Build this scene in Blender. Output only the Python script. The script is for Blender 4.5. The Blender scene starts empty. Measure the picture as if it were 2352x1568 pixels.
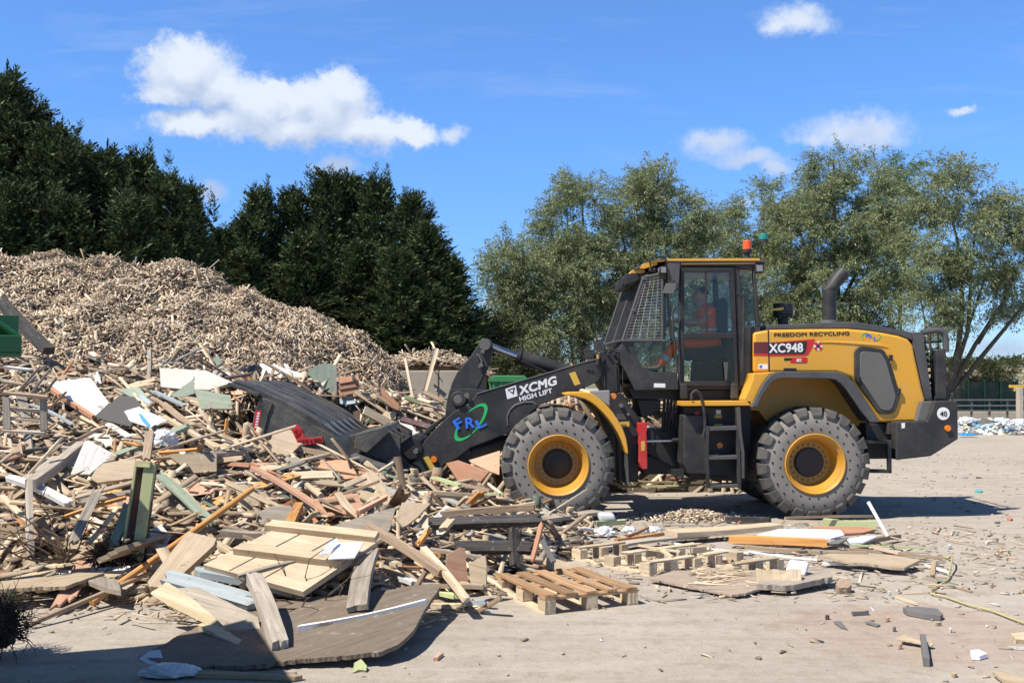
import bpy, bmesh, math, random
import numpy as np
from mathutils import Vector, Matrix, noise as mnoise

R = math.radians
random.seed(7)
RNG = np.random.default_rng(11)
SC = bpy.context.scene
COL = SC.collection
CAMH, F, HX, HY = 1.92, 2400.0, 1176.0, 870.0     # camera height; focal length and vanishing point measured on the photo (2352 px wide)

# ------------------------------------------------------------------ measuring helpers
def W(x, y, D):
    """point of the place seen at photo position x, y when it stands D metres away"""
    return Vector(((x - HX) / F * D, D, CAMH - (y - HY) / F * D))
def zoomer(x0, y0, k):
    return lambda p: (x0 + p[0] * k, y0 + p[1] * k)
Z1 = zoomer(992.25, 514.5, .4452)
Z2 = zoomer(1635.4, 514.5, .4454)
Z3 = zoomer(1359.75, 569.6, .2344)
Z4 = zoomer(532.9, 735.0, .2734)
ZA = zoomer(0, 826.9, .25)
ZB = zoomer(0, 1176.0, .2502)
ZC = zoomer(551.25, 1084.1, .3087)
ZD = zoomer(1102.5, 1120.9, .2969)
ZE = zoomer(1708.9, 1120.9, .28533)
ZF = zoomer(0, 551.25, .25)
ID = lambda p: p

def tag(o, label=None, cat=None, group=None, kind=None):
    if label: o['label'] = label
    if cat: o['category'] = cat
    if group: o['group'] = group
    if kind: o['kind'] = kind
    return o
def empty(name, loc=(0, 0, 0), rz=0):
    o = bpy.data.objects.new(name, None); COL.objects.link(o)
    o.location = loc; o.rotation_euler = (0, 0, rz); o.empty_display_size = .3
    return o

# ------------------------------------------------------------------ mesh builder
class MB:
    def __init__(s, off=(0, 0, 0)):
        s.v, s.f, s.m = [], [], []; s.off = Vector(off); s.cm = 0
    def add(s, vs, fs):
        b = len(s.v)
        s.v += [tuple(Vector(p) - s.off) for p in vs]
        s.f += [[i + b for i in f] for f in fs]; s.m += [s.cm] * len(fs)
        return s
    def box(s, c, d, rot=None):
        c = Vector(c); q = []
        for k in ((-1, -1, -1), (1, -1, -1), (1, 1, -1), (-1, 1, -1), (-1, -1, 1), (1, -1, 1), (1, 1, 1), (-1, 1, 1)):
            p = Vector((k[0] * d[0] / 2, k[1] * d[1] / 2, k[2] * d[2] / 2))
            q.append(c + (rot @ p if rot else p))
        return s.add(q, [(0, 3, 2, 1), (4, 5, 6, 7), (0, 1, 5, 4), (1, 2, 6, 5), (2, 3, 7, 6), (3, 0, 4, 7)])
    def prism(s, pts, y0, y1):
        """side outline (X, Z) carried across from y0 to y1"""
        n = len(pts)
        vs = [(p[0], y0, p[1]) for p in pts] + [(p[0], y1, p[1]) for p in pts]
        fs = [list(range(n)), list(range(2 * n - 1, n - 1, -1))] + [[i, (i + 1) % n, n + (i + 1) % n, n + i] for i in range(n)]
        return s.add(vs, fs)
    def px(s, pts, D, y1, z=ID):
        """outline measured on the photo for a face D metres away, carried back to y1"""
        q = []
        for p in pts:
            w = W(*z(p), D); q.append((w.x, w.z))
        return s.prism(q, D, y1)
    def band(s, outer, inner, y0, y1):
        """strip between two polylines (X, Z) of the same length, with depth"""
        return s.prism(list(outer) + list(reversed(inner)), y0, y1)
    def cyl(s, p0, p1, r0, r1=None, n=16, caps=True):
        r1 = r0 if r1 is None else r1
        p0, p1 = Vector(p0), Vector(p1); d = (p1 - p0).normalized()
        a = d.cross(Vector((0, 0, 1)) if abs(d.z) < .9 else Vector((1, 0, 0))).normalized(); b = d.cross(a)
        vs = []
        for p, r in ((p0, r0), (p1, r1)):
            for i in range(n):
                t = 2 * math.pi * i / n
                vs.append(p + a * math.cos(t) * r + b * math.sin(t) * r)
        fs = [[i, (i + 1) % n, n + (i + 1) % n, n + i] for i in range(n)]
        if caps: fs += [list(range(n))[::-1], list(range(n, 2 * n))]
        return s.add(vs, fs)
    def tube(s, pts, r, n=8, taper=None):
        pts = [Vector(p) for p in pts]; vs = []; N = len(pts)
        up = Vector((0.13, .31, .94))
        for k, p in enumerate(pts):
            d = (pts[min(k + 1, N - 1)] - pts[max(k - 1, 0)]).normalized()
            a = d.cross(up)
            if a.length < .05: a = d.cross(Vector((1, 0, 0)))
            a.normalize(); b = d.cross(a)
            rr = r if taper is None else r + (taper - r) * k / (N - 1)
            for i in range(n):
                t = 2 * math.pi * i / n
                vs.append(p + a * math.cos(t) * rr + b * math.sin(t) * rr)
        fs = [[k * n + i, k * n + (i + 1) % n, (k + 1) * n + (i + 1) % n, (k + 1) * n + i] for k in range(N - 1) for i in range(n)]
        fs += [list(range(n))[::-1], list(range((N - 1) * n, N * n))]
        return s.add(vs, fs)
    def lathe(s, prof, c, n=48, close=False):
        """profile of (radius, y) turned about the Y axis through c"""
        c = Vector(c); vs = []; k = len(prof)
        for i in range(n):
            t = 2 * math.pi * i / n
            for r, y in prof: vs.append(c + Vector((math.cos(t) * r, y, math.sin(t) * r)))
        fs = []
        for i in range(n):
            j = (i + 1) % n
            for q in range(k if close else k - 1):
                q2 = (q + 1) % k
                fs.append([i * k + q, i * k + q2, j * k + q2, j * k + q])
        return s.add(vs, fs)
    def build(s, name, mats, parent=None, bevel=0, smooth=False, recalc=True, seg=2):
        me = bpy.data.meshes.new(name)
        me.from_pydata(s.v, [], s.f)
        if not isinstance(mats, (list, tuple)): mats = [mats]
        for m in mats: me.materials.append(m)
        if len(mats) > 1: me.polygons.foreach_set('material_index', s.m)
        if recalc:
            bm = bmesh.new(); bm.from_mesh(me)
            bmesh.ops.recalc_face_normals(bm, faces=bm.faces[:]); bm.to_mesh(me); bm.free()
        if smooth:
            me.polygons.foreach_set('use_smooth', [True] * len(me.polygons))
            try: me.set_sharp_from_angle(angle=R(38))
            except Exception: pass
        o = bpy.data.objects.new(name, me); COL.objects.link(o)
        if parent: o.parent = parent
        if bevel:
            b = o.modifiers.new('Bevel', 'BEVEL'); b.width = bevel; b.segments = seg; b.limit_method = 'ANGLE'; b.angle_limit = R(35)
            b.use_clamp_overlap = True
        return o

def rounded(pts, r, n=4):
    """round the corners of an outline given as 2-tuples"""
    out = []; N = len(pts)
    for i in range(N):
        p0, p, p2 = (Vector(pts[(i - 1) % N]), Vector(pts[i]), Vector(pts[(i + 1) % N]))
        a, b = p0 - p, p2 - p; k = min(r, a.length * .45, b.length * .45)
        a = p + a.normalized() * k; b = p + b.normalized() * k
        for j in range(n + 1):
            t = j / n
            q = a * (1 - t) ** 2 + p * 2 * t * (1 - t) + b * t * t
            out.append((q.x, q.y))
    return out

def big_mesh(name, V, Fq, mats, midx=None, parent=None, smooth=False):
    """large meshes straight from arrays; Fq is (n, 4) quads"""
    me = bpy.data.meshes.new(name)
    V = np.asarray(V, dtype=np.float32); Fq = np.asarray(Fq, dtype=np.int32)
    k = Fq.shape[1]
    me.vertices.add(len(V)); me.vertices.foreach_set('co', V.ravel())
    me.loops.add(Fq.size); me.loops.foreach_set('vertex_index', Fq.ravel())
    me.polygons.add(len(Fq)); me.polygons.foreach_set('loop_start', np.arange(0, Fq.size, k, dtype=np.int32))
    me.polygons.foreach_set('loop_total', np.full(len(Fq), k, dtype=np.int32))
    for m in (mats if isinstance(mats, (list, tuple)) else [mats]): me.materials.append(m)
    if midx is not None: me.polygons.foreach_set('material_index', np.asarray(midx, dtype=np.int32))
    if smooth: me.polygons.foreach_set('use_smooth', np.ones(len(Fq), dtype=bool))
    me.update(calc_edges=True); me.validate()
    o = bpy.data.objects.new(name, me); COL.objects.link(o)
    if parent: o.parent = parent
    return o

# ------------------------------------------------------------------ materials
def newmat(name):
    m = bpy.data.materials.new(name); m.use_nodes = True
    nt = m.node_tree; b = nt.nodes['Principled BSDF']
    return m, nt, b
def N(nt, t, **kw):
    n = nt.nodes.new(t)
    for k, v in kw.items():
        if k in n.inputs.keys(): n.inputs[k].default_value = v
        else: setattr(n, k, v)
    return n
def L(nt, a, b): nt.links.new(a, b)
def ramp(nt, stops, fac=None, interp='LINEAR'):
    n = nt.nodes.new('ShaderNodeValToRGB'); n.color_ramp.interpolation = interp
    e = n.color_ramp.elements
    while len(e) < len(stops): e.new(.5)
    for q, (p, c) in zip(e, stops):
        q.position = p; q.color = (c[0], c[1], c[2], 1) if not isinstance(c, (int, float)) else (c, c, c, 1)
    if fac is not None: L(nt, fac, n.inputs[0])
    return n
def mix(nt, a, b, fac, mode='MIX'):
    n = nt.nodes.new('ShaderNodeMix'); n.data_type = 'RGBA'; n.blend_type = mode
    for sock, v in ((n.inputs[0], fac), (n.inputs[6], a), (n.inputs[7], b)):
        if hasattr(v, 'links'): L(nt, v, sock)
        else: sock.default_value = v if isinstance(v, (int, float)) else (*v[:3], 1)
    return n.outputs[2]
def bump(nt, b, h, s=.3, d=.01):
    n = N(nt, 'ShaderNodeBump', Strength=s, Distance=d); L(nt, h, n.inputs['Height']); L(nt, n.outputs[0], b.inputs['Normal'])
def plain(name, col, rough=.5, metal=0, dirt=.25, dirtcol=(.30, .26, .21), scale=3.0, spec=.5, grain=.0):
    """painted or moulded surface with uneven dust and scuffs"""
    m, nt, b = newmat(name)
    tc = N(nt, 'ShaderNodeTexCoord')
    n1 = N(nt, 'ShaderNodeTexNoise', Scale=scale, Detail=8.0, Roughness=.65); L(nt, tc.outputs['Object'], n1.inputs['Vector'])
    n2 = N(nt, 'ShaderNodeTexNoise', Scale=scale * 14, Detail=4.0, Roughness=.7); L(nt, tc.outputs['Object'], n2.inputs['Vector'])
    r1 = ramp(nt, [(.38, 0), (.72, 1)], n1.outputs['Fac']); r2 = ramp(nt, [(.35, .35), (.75, 1)], n2.outputs['Fac'])
    mul = N(nt, 'ShaderNodeMath', operation='MULTIPLY'); L(nt, r1.outputs[0], mul.inputs[0]); L(nt, r2.outputs[0], mul.inputs[1])
    sc = N(nt, 'ShaderNodeMath', operation='MULTIPLY'); L(nt, mul.outputs[0], sc.inputs[0]); sc.inputs[1].default_value = dirt
    L(nt, mix(nt, col, dirtcol, sc.outputs[0]), b.inputs['Base Color'])
    rr = N(nt, 'ShaderNodeMapRange'); L(nt, mul.outputs[0], rr.inputs[0]); rr.inputs[3].default_value = rough; rr.inputs[4].default_value = min(1, rough + .3)
    L(nt, rr.outputs[0], b.inputs['Roughness'])
    b.inputs['Metallic'].default_value = metal; b.inputs['Specular IOR Level'].default_value = spec
    if grain: bump(nt, b, n2.outputs['Fac'], grain, .004)
    return m
def wood(name, c1, c2, c3, stain=.35, scale=1.0, rough=.8, grey=(.30, .28, .25), peel=False):
    """sawn timber: long grain along local X, stains, a different shade on every piece"""
    m, nt, b = newmat(name)
    tc = N(nt, 'ShaderNodeTexCoord'); oi = N(nt, 'ShaderNodeObjectInfo')
    ad = N(nt, 'ShaderNodeVectorMath', operation='ADD'); L(nt, tc.outputs['Object'], ad.inputs[0])
    cb = N(nt, 'ShaderNodeCombineXYZ'); ms = N(nt, 'ShaderNodeMath', operation='MULTIPLY'); L(nt, oi.outputs['Random'], ms.inputs[0]); ms.inputs[1].default_value = 37.0
    for k in range(3): L(nt, ms.outputs[0], cb.inputs[k])
    L(nt, cb.outputs[0], ad.inputs[1])
    mp = N(nt, 'ShaderNodeMapping'); L(nt, ad.outputs[0], mp.inputs['Vector']); mp.inputs['Scale'].default_value = (1.6 * scale, 34 * scale, 34 * scale)
    g = N(nt, 'ShaderNodeTexNoise', Scale=1.0, Detail=6.0, Roughness=.62, Distortion=.6); L(nt, mp.outputs[0], g.inputs['Vector'])
    st = N(nt, 'ShaderNodeTexNoise', Scale=2.6, Detail=6.0, Roughness=.7); L(nt, ad.outputs[0], st.inputs['Vector'])
    cr = ramp(nt, [(.28, c1), (.5, c2), (.72, c3)], g.outputs['Fac'])
    sr = ramp(nt, [(.57, 0), (.61, 1)] if peel else [(.45, 0), (.7, 1)], st.outputs['Fac'])
    sm = N(nt, 'ShaderNodeMath', operation='MULTIPLY'); L(nt, sr.outputs[0], sm.inputs[0]); sm.inputs[1].default_value = stain
    c = mix(nt, cr.outputs[0], grey, sm.outputs[0])
    v = N(nt, 'ShaderNodeMapRange'); L(nt, oi.outputs['Random'], v.inputs[0]); v.inputs[3].default_value = .72; v.inputs[4].default_value = 1.22
    hs = N(nt, 'ShaderNodeHueSaturation'); L(nt, c, hs.inputs['Color']); L(nt, v.outputs[0], hs.inputs['Value'])
    kn = N(nt, 'ShaderNodeTexNoise', Scale=11.0, Detail=7.0, Roughness=.75); L(nt, ad.outputs[0], kn.inputs['Vector'])
    kr = ramp(nt, [(.60, 0), (.70, .75)], kn.outputs['Fac'])
    c4 = mix(nt, hs.outputs[0], (.13, .095, .065), kr.outputs[0])
    du = ramp(nt, [(.30, .6), (.42, 0)], kn.outputs['Fac'])
    c5 = mix(nt, c4, (.44, .385, .31), du.outputs[0])
    L(nt, c5, b.inputs['Base Color']); b.inputs['Roughness'].default_value = rough; b.inputs['Specular IOR Level'].default_value = .25
    bump(nt, b, g.outputs['Fac'], .5, .006)
    return m
def islands(name, stops, rough=.85, spec=.2, noise=True, value=(.6, 1.3), trans=0):
    """many loose pieces in one mesh: every piece takes its own colour"""
    m, nt, b = newmat(name)
    ge = N(nt, 'ShaderNodeNewGeometry')
    cr = ramp(nt, stops, ge.outputs['Random Per Island'])
    wn = N(nt, 'ShaderNodeTexWhiteNoise'); wn.noise_dimensions = '1D'; L(nt, ge.outputs['Random Per Island'], wn.inputs['W'])
    v = N(nt, 'ShaderNodeMapRange'); L(nt, wn.outputs['Value'], v.inputs[0]); v.inputs[3].default_value = value[0]; v.inputs[4].default_value = value[1]
    hs = N(nt, 'ShaderNodeHueSaturation'); L(nt, cr.outputs[0], hs.inputs['Color']); L(nt, v.outputs[0], hs.inputs['Value'])
    L(nt, hs.outputs[0], b.inputs['Base Color']); b.inputs['Roughness'].default_value = rough; b.inputs['Specular IOR Level'].default_value = spec
    if trans:
        t = N(nt, 'ShaderNodeBsdfTranslucent'); L(nt, hs.outputs[0], t.inputs[0])
        x = N(nt, 'ShaderNodeMixShader'); x.inputs[0].default_value = trans
        L(nt, b.outputs[0], x.inputs[1]); L(nt, t.outputs[0], x.inputs[2])
        L(nt, x.outputs[0], nt.nodes['Material Output'].inputs['Surface'])
    return m
def glass(name, tint, refl=.5, dust=.05):
    m, nt, b = newmat(name)
    tr = N(nt, 'ShaderNodeBsdfTransparent'); tr.inputs[0].default_value = (*tint, 1)
    gl = N(nt, 'ShaderNodeBsdfGlossy'); gl.inputs['Roughness'].default_value = .04; gl.inputs[0].default_value = (1, 1, 1, 1)
    fr = N(nt, 'ShaderNodeFresnel', IOR=1.45)
    ml = N(nt, 'ShaderNodeMath', operation='MULTIPLY'); L(nt, fr.outputs[0], ml.inputs[0]); ml.inputs[1].default_value = refl
    x = N(nt, 'ShaderNodeMixShader'); L(nt, ml.outputs[0], x.inputs[0]); L(nt, tr.outputs[0], x.inputs[1]); L(nt, gl.outputs[0], x.inputs[2])
    df = N(nt, 'ShaderNodeBsdfDiffuse'); df.inputs[0].default_value = (.4, .38, .34, 1)
    y = N(nt, 'ShaderNodeMixShader'); y.inputs[0].default_value = dust; L(nt, x.outputs[0], y.inputs[1]); L(nt, df.outputs[0], y.inputs[2])
    L(nt, y.outputs[0], nt.nodes['Material Output'].inputs['Surface'])
    return m

M = {}
M['yellow'] = plain('loader_yellow_paint', (.68, .335, .024), .36, 0, .45, (.47, .34, .16), 2.4)
M['charcoal'] = plain('charcoal_paint', (.025, .0255, .026), .48, 0, .55, (.15, .135, .118), 2.6, .35)
M['dark'] = plain('dark_steel', (.013, .013, .014), .5, 0, .35, (.13, .115, .095), 3)
M['black'] = plain('black_plastic', (.012, .012, .013), .45, 0, .3, (.08, .075, .065), 4)
M['greyplastic'] = plain('grey_plastic', (.060, .060, .061), .55, 0, .4, (.2, .19, .17), 4)
M['midgrey'] = plain('mid_grey_panel', (.12, .115, .105), .55, 0, .4, (.22, .2, .17), 4)
M['bucketblack'] = plain('worn_black_bucket_steel', (.036, .036, .035), .48, .1, 1.0, (.23, .21, .18), 2.5)
M['scoured_lit'] = plain('scoured_and_lit_steel', (.28, .27, .25), .4, .6, .4, (.2, .18, .15), 8)  # its pale tone also paints the light on the wear bar ends
M['tyre'] = plain('dusty_rubber', (.075, .072, .067), .8, 0, .9, (.20, .18, .155), 3.5, .3, .3)
M['sidewall'] = plain('dusty_sidewall_rubber', (.205, .193, .175), .85, 0, .8, (.28, .26, .225), 2.5, .3, .3)
M['hole_shade'] = plain('hole_shade_black', (.012, .012, .012), .9, 0, .1)  # near black, paints the shade inside the sidewall holes
M['rim'] = plain('rim_yellow_paint', (.56, .27, .022), .42, 0, .8, (.34, .24, .13), 4)
M['hub'] = plain('oily_hub', (.018, .015, .012), .45, 0, .6, (.07, .055, .04), 9)
M['bolt'] = plain('dull_bolt_steel', (.20, .21, .12), .45, .5, .4)
M['chrome'] = plain('chrome_rod', (.55, .55, .55), .18, 1, .25)
M['red'] = plain('red_paint', (.52, .02, .022), .4, 0, .25)
M['badge'] = plain('badge_red', (.55, .015, .02), .4, 0, .05)
M['maroon'] = plain('badge_maroon', (.11, .012, .022), .45, 0, .1)
M['badgeblack'] = plain('badge_black', (.01, .01, .011), .4, 0, .1)
M['white'] = plain('white_paint', (.78, .78, .76), .45, 0, .12)
M['blue'] = plain('logo_blue', (.022, .17, .75), .45, 0, .05)
M['green'] = plain('logo_green', (.02, .48, .12), .45, 0, .05)
M['ochre'] = plain('sticker_yellow', (.60, .40, .05), .5, 0, .2)
M['amber'] = plain('amber_lens', (.80, .20, .01), .2, 0, .05)
M['beaconorange'] = plain('orange_lens', (.80, .10, .01), .2, 0, .03)
M['beacongreen'] = plain('green_lens', (.02, .22, .20), .2, 0, .03)
M['lamp'] = plain('lamp_glass', (.26, .26, .25), .2, .2, .3)
M['hivis'] = plain('hi_vis_orange_cloth', (.98, .125, .006), .8, 0, .1)
M['reflect'] = plain('reflective_tape', (.50, .50, .48), .4, .2, .1)
M['skin'] = plain('skin', (.40, .21, .14), .5, 0, .05)
M['hair'] = plain('dark_hair', (.03, .024, .02), .7, 0, .0)
M['seat'] = plain('seat_cloth', (.02, .02, .022), .8, 0, .2)
M['glass'] = glass('tinted_cab_glass', (.93, .965, .958), .7, .004)
M['darkglass'] = glass('dark_cab_glass', (.86, .91, .89), .6, .004)
M['wire'] = plain('pale_wire', (.42, .41, .39), .4, .3, .2)
M['concrete'] = plain('old_concrete', (.44, .385, .31), .9, 0, .8, (.25, .21, .165), 1.0, .2, .4)
M['skipgreen'] = plain('skip_green_paint', (.02, .12, .04), .45, 0, .35, (.10, .10, .07), 2)
M['brightgreen'] = plain('container_green_paint', (.035, .20, .07), .5, 0, .3, (.10, .13, .08), 1)

M['w_pale'] = wood('pale_softwood', (.43, .325, .205), (.58, .46, .31), (.69, .575, .42), .35)
M['w_brown'] = wood('brown_timber', (.22, .15, .095), (.35, .25, .165), (.46, .35, .24), .4)
M['w_grey'] = wood('weathered_grey_timber', (.23, .195, .155), (.36, .315, .26), (.48, .43, .365), .4, grey=(.22, .18, .14))
M['w_orange'] = wood('orange_timber', (.46, .20, .055), (.60, .29, .09), (.68, .36, .14), .15)
M['w_pink'] = wood('pink_tinged_timber', (.50, .27, .17), (.62, .36, .24), (.68, .43, .30), .15)
M['w_dark'] = wood('dark_stained_timber', (.025, .024, .025), (.055, .053, .053), (.10, .095, .09), .3, grey=(.15, .12, .1))
M['w_ply'] = wood('brown_plywood', (.125, .096, .07), (.165, .13, .098), (.21, .168, .128), .5, 1.1, grey=(.24, .20, .16))
M['w_beige'] = wood('beige_board', (.38, .29, .195), (.46, .365, .255), (.53, .44, .32), .45, .6, grey=(.30, .24, .18))
M['w_white'] = wood('flaking_white_paint', (.50, .48, .45), (.66, .65, .62), (.74, .73, .71), .85, .7, grey=(.34, .25, .16), peel=True)
M['w_blue'] = wood('pale_blue_paint', (.26, .305, .325), (.35, .40, .42), (.43, .475, .495), .7, .6, grey=(.33, .28, .22), peel=True)
M['w_sage'] = wood('sage_green_paint', (.22, .27, .20), (.29, .34, .26), (.34, .39, .31), .6, .3, grey=(.34, .29, .22), peel=True)
M['w_brick'] = wood('terracotta_board', (.38, .17, .09), (.48, .24, .14), (.54, .30, .19), .2, .5)
M['w_maroon'] = wood('maroon_timber', (.09, .045, .045), (.14, .075, .075), (.20, .12, .115), .3)
M['w_lime'] = wood('pale_green_paint', (.40, .45, .22), (.48, .53, .28), (.54, .58, .33), .6, .3, grey=(.36, .32, .22), peel=True)
M['w_pallet'] = wood('oiled_brown_pallet_wood', (.25, .145, .07), (.37, .225, .12), (.46, .305, .18), .35, grey=(.3, .23, .15))
M['sheetwhite'] = plain('white_laminate', (.78, .80, .86), .45, 0, .12, (.5, .46, .4), 2)
M['sheetgrey'] = plain('dark_grey_sheet', (.11, .105, .10), .7, 0, .4, (.2, .18, .15), 3)
M['sheetcream'] = plain('cream_sheet', (.58, .56, .49), .6, 0, .35, (.42, .38, .30), 2)
M['plastwhite'] = plain('white_plastic_film', (.60, .62, .64), .35, 0, .3)
M['plastblue'] = plain('blue_plastic_film', (.03, .30, .62), .4, 0, .1)
M['plastteal'] = plain('teal_plastic_film', (.12, .42, .45), .4, 0, .2)
M['bag'] = plain('black_plastic_film', (.02, .02, .024), .22, 0, .2)
M['slate'] = plain('grey_slate', (.14, .135, .135), .7, 0, .4)
M['strap'] = plain('yellow_strap', (.42, .38, .17), .6, 0, .3)
M['twig'] = plain('brown_twig', (.10, .065, .04), .9, 0, .4)
M['root'] = plain('dark_root', (.045, .032, .023), .95, 0, .5, (.12, .09, .065), 8)
M['bark'] = plain('bark', (.09, .075, .055), .95, 0, .6, (.16, .14, .11), 5, .2, .6)
# ================================================================== camera, sun, sky
cam = bpy.data.cameras.new('camera'); co = bpy.data.objects.new('camera', cam); COL.objects.link(co)
co.location = (0, 0, CAMH); co.rotation_euler = (R(90), 0, 0)
cam.sensor_width = 36; cam.lens = 36 * F / 2352; cam.shift_y = (HY - 784) / 2352; cam.clip_end = 5000; cam.clip_start = .1
SC.camera = co
SUN = Vector((-1.0, -.62, 0)).normalized() * math.cos(R(56)) + Vector((0, 0, math.sin(R(56))))   # towards the sun
sl = bpy.data.lights.new('sun', 'SUN'); so = bpy.data.objects.new('sun', sl); COL.objects.link(so)
sl.energy = 4.6; sl.angle = R(.53); sl.color = (1, .93, .82)
so.rotation_euler = SUN.to_track_quat('Z', 'Y').to_euler(); so.location = (-20, -10, 40)
SC.view_settings.view_transform = 'Standard'; SC.view_settings.look = 'None'
SC.view_settings.exposure = .62; SC.view_settings.gamma = 1; SC.view_settings.use_curve_mapping = False

wd = bpy.data.worlds.new('World'); SC.world = wd; wd.use_nodes = True
nt = wd.node_tree; bg = nt.nodes['Background']; bg.inputs[1].default_value = .116
sky = N(nt, 'ShaderNodeTexSky'); sky.sky_type = 'NISHITA'; sky.sun_disc = False
sky.sun_elevation = R(56); sky.sun_rotation = math.atan2(SUN.x, SUN.y); sky.air_density = 1.0; sky.dust_density = .15; sky.ozone_density = 3.0
tc = N(nt, 'ShaderNodeTexCoord'); sx = N(nt, 'ShaderNodeSeparateXYZ'); L(nt, tc.outputs['Generated'], sx.inputs[0])
def m2(op, a, b=None, c=None):
    n = N(nt, 'ShaderNodeMath', operation=op)
    for s, v in zip(n.inputs, (a, b, c)):
        if v is None: continue
        if hasattr(v, 'links'): L(nt, v, s)
        else: s.default_value = v
    return n.outputs[0]
elr = ramp(nt, [(.0, (.44, .60, .86)), (.12, (.44, .67, 1.02)), (.22, (.50, .76, 1.12)), (.36, (.56, .82, 1.15)), (.55, (.42, .52, .62)), (1, (.33, .36, .385))], sx.outputs[2])
skyc = mix(nt, sky.outputs[0], elr.outputs[0], 1.0, 'MULTIPLY')
# clouds live on a flat direction chart of the northern sky: east/north and up/north
yy = m2('MAXIMUM', sx.outputs[1], .02)
cu = m2('DIVIDE', sx.outputs[0], yy); cv = m2('DIVIDE', sx.outputs[2], yy)
uv = N(nt, 'ShaderNodeCombineXYZ'); L(nt, cu, uv.inputs[0]); L(nt, cv, uv.inputs[1])
wn = N(nt, 'ShaderNodeTexNoise', Scale=22.0, Detail=9.0, Roughness=.62); L(nt, uv.outputs[0], wn.inputs['Vector'])
wn2 = N(nt, 'ShaderNodeTexNoise', Scale=85.0, Detail=9.0, Roughness=.68); L(nt, uv.outputs[0], wn2.inputs['Vector'])
wsub = N(nt, 'ShaderNodeVectorMath', operation='SUBTRACT'); L(nt, wn.outputs['Color'], wsub.inputs[0]); wsub.inputs[1].default_value = (.5, .5, .5)
wsc = N(nt, 'ShaderNodeVectorMath', operation='SCALE'); L(nt, wsub.outputs[0], wsc.inputs[0]); wsc.inputs['Scale'].default_value = .046
wuv = N(nt, 'ShaderNodeVectorMath', operation='ADD'); L(nt, uv.outputs[0], wuv.inputs[0]); L(nt, wsc.outputs[0], wuv.inputs[1])
def field(blobs, dv=0.0):
    acc = None
    for (x, y, rx, ry) in blobs:
        u, v = (x - HX) / F, (HY - y) / F
        a = N(nt, 'ShaderNodeVectorMath', operation='MULTIPLY_ADD')
        L(nt, wuv.outputs[0], a.inputs[0]); a.inputs[1].default_value = (F / rx, F / ry, 0); a.inputs[2].default_value = (-u * F / rx, -(v + dv) * F / ry, 0)
        l = N(nt, 'ShaderNodeVectorMath', operation='LENGTH'); L(nt, a.outputs[0], l.inputs[0])
        q = m2('SUBTRACT', 1.0, l.outputs['Value'])
        acc = q if acc is None else m2('SMOOTH_MAX', acc, q, .25)
    return acc
BIG = [(425, 165, 120, 90), (500, 205, 100, 62), (390, 215, 85, 34), (600, 245, 120, 70), (745, 255, 125, 92), (780, 215, 70, 50), (690, 290, 240, 56), (470, 285, 150, 36),
       (840, 305, 110, 52), (930, 308, 75, 30), (700, 235, 70, 60), (640, 215, 50, 34)]
SMALL = [(1040, 303, 46, 26), (1830, 48, 108, 46), (1790, 62, 60, 26), (1960, 302, 172, 46), (2010, 288, 92, 46), (1870, 315, 60, 30), (1645, 328, 100, 42), (1720, 362, 120, 28), (1785, 385, 60, 28),
         (488, 442, 48, 30), (770, 382, 80, 24), (1125, 692, 30, 22), (2215, 252, 38, 14), (1700, 480, 36, 22), (2290, 800, 110, 34)]
def density(f, lo, hi, amp):
    n = m2('MULTIPLY', m2('SUBTRACT', wn2.outputs['Fac'], .5), amp)
    r = N(nt, 'ShaderNodeMapRange'); r.interpolation_type = 'SMOOTHSTEP'
    L(nt, m2('ADD', f, n), r.inputs[0]); r.inputs[1].default_value = lo; r.inputs[2].default_value = hi
    return r.outputs[0]
fb = field(BIG); fs = field(SMALL); fb2 = field(BIG, dv=-.018)
db = density(fb, -.18, .44, .85); ds = m2('MULTIPLY', density(fs, -.05, .85, .6), .88)
# thin high streaks
mp = N(nt, 'ShaderNodeMapping'); L(nt, uv.outputs[0], mp.inputs['Vector']); mp.inputs['Scale'].default_value = (2.2, 13, 1); mp.inputs['Rotation'].default_value = (0, 0, -.12)
cn = N(nt, 'ShaderNodeTexNoise', Scale=1.6, Detail=8.0, Roughness=.6, Distortion=.4); L(nt, mp.outputs[0], cn.inputs['Vector'])
cr_ = N(nt, 'ShaderNodeMapRange'); L(nt, cn.outputs['Fac'], cr_.inputs[0]); cr_.inputs[1].default_value = .53; cr_.inputs[2].default_value = .80; cr_.inputs[4].default_value = .22
dens = m2('MAXIMUM', m2('MAXIMUM', db, ds), cr_.outputs[0])
# lit tops, greyer undersides: compare the cloud with itself a little higher up
shd = N(nt, 'ShaderNodeMapRange'); L(nt, m2('ADD', m2('SUBTRACT', fb, fb2), m2('MULTIPLY', m2('SUBTRACT', wn.outputs['Fac'], .5), 1.3)), shd.inputs[0])
shd.inputs[1].default_value = -.62; shd.inputs[2].default_value = .42
core = N(nt, 'ShaderNodeMapRange'); L(nt, fb, core.inputs[0]); core.inputs[1].default_value = .15; core.inputs[2].default_value = .9
cl = mix(nt, (2.7, 3.3, 4.5), (4.7, 5.1, 5.65), shd.outputs[0])
L(nt, mix(nt, skyc, cl, m2('MULTIPLY', dens, .95)), bg.inputs[0])

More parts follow.
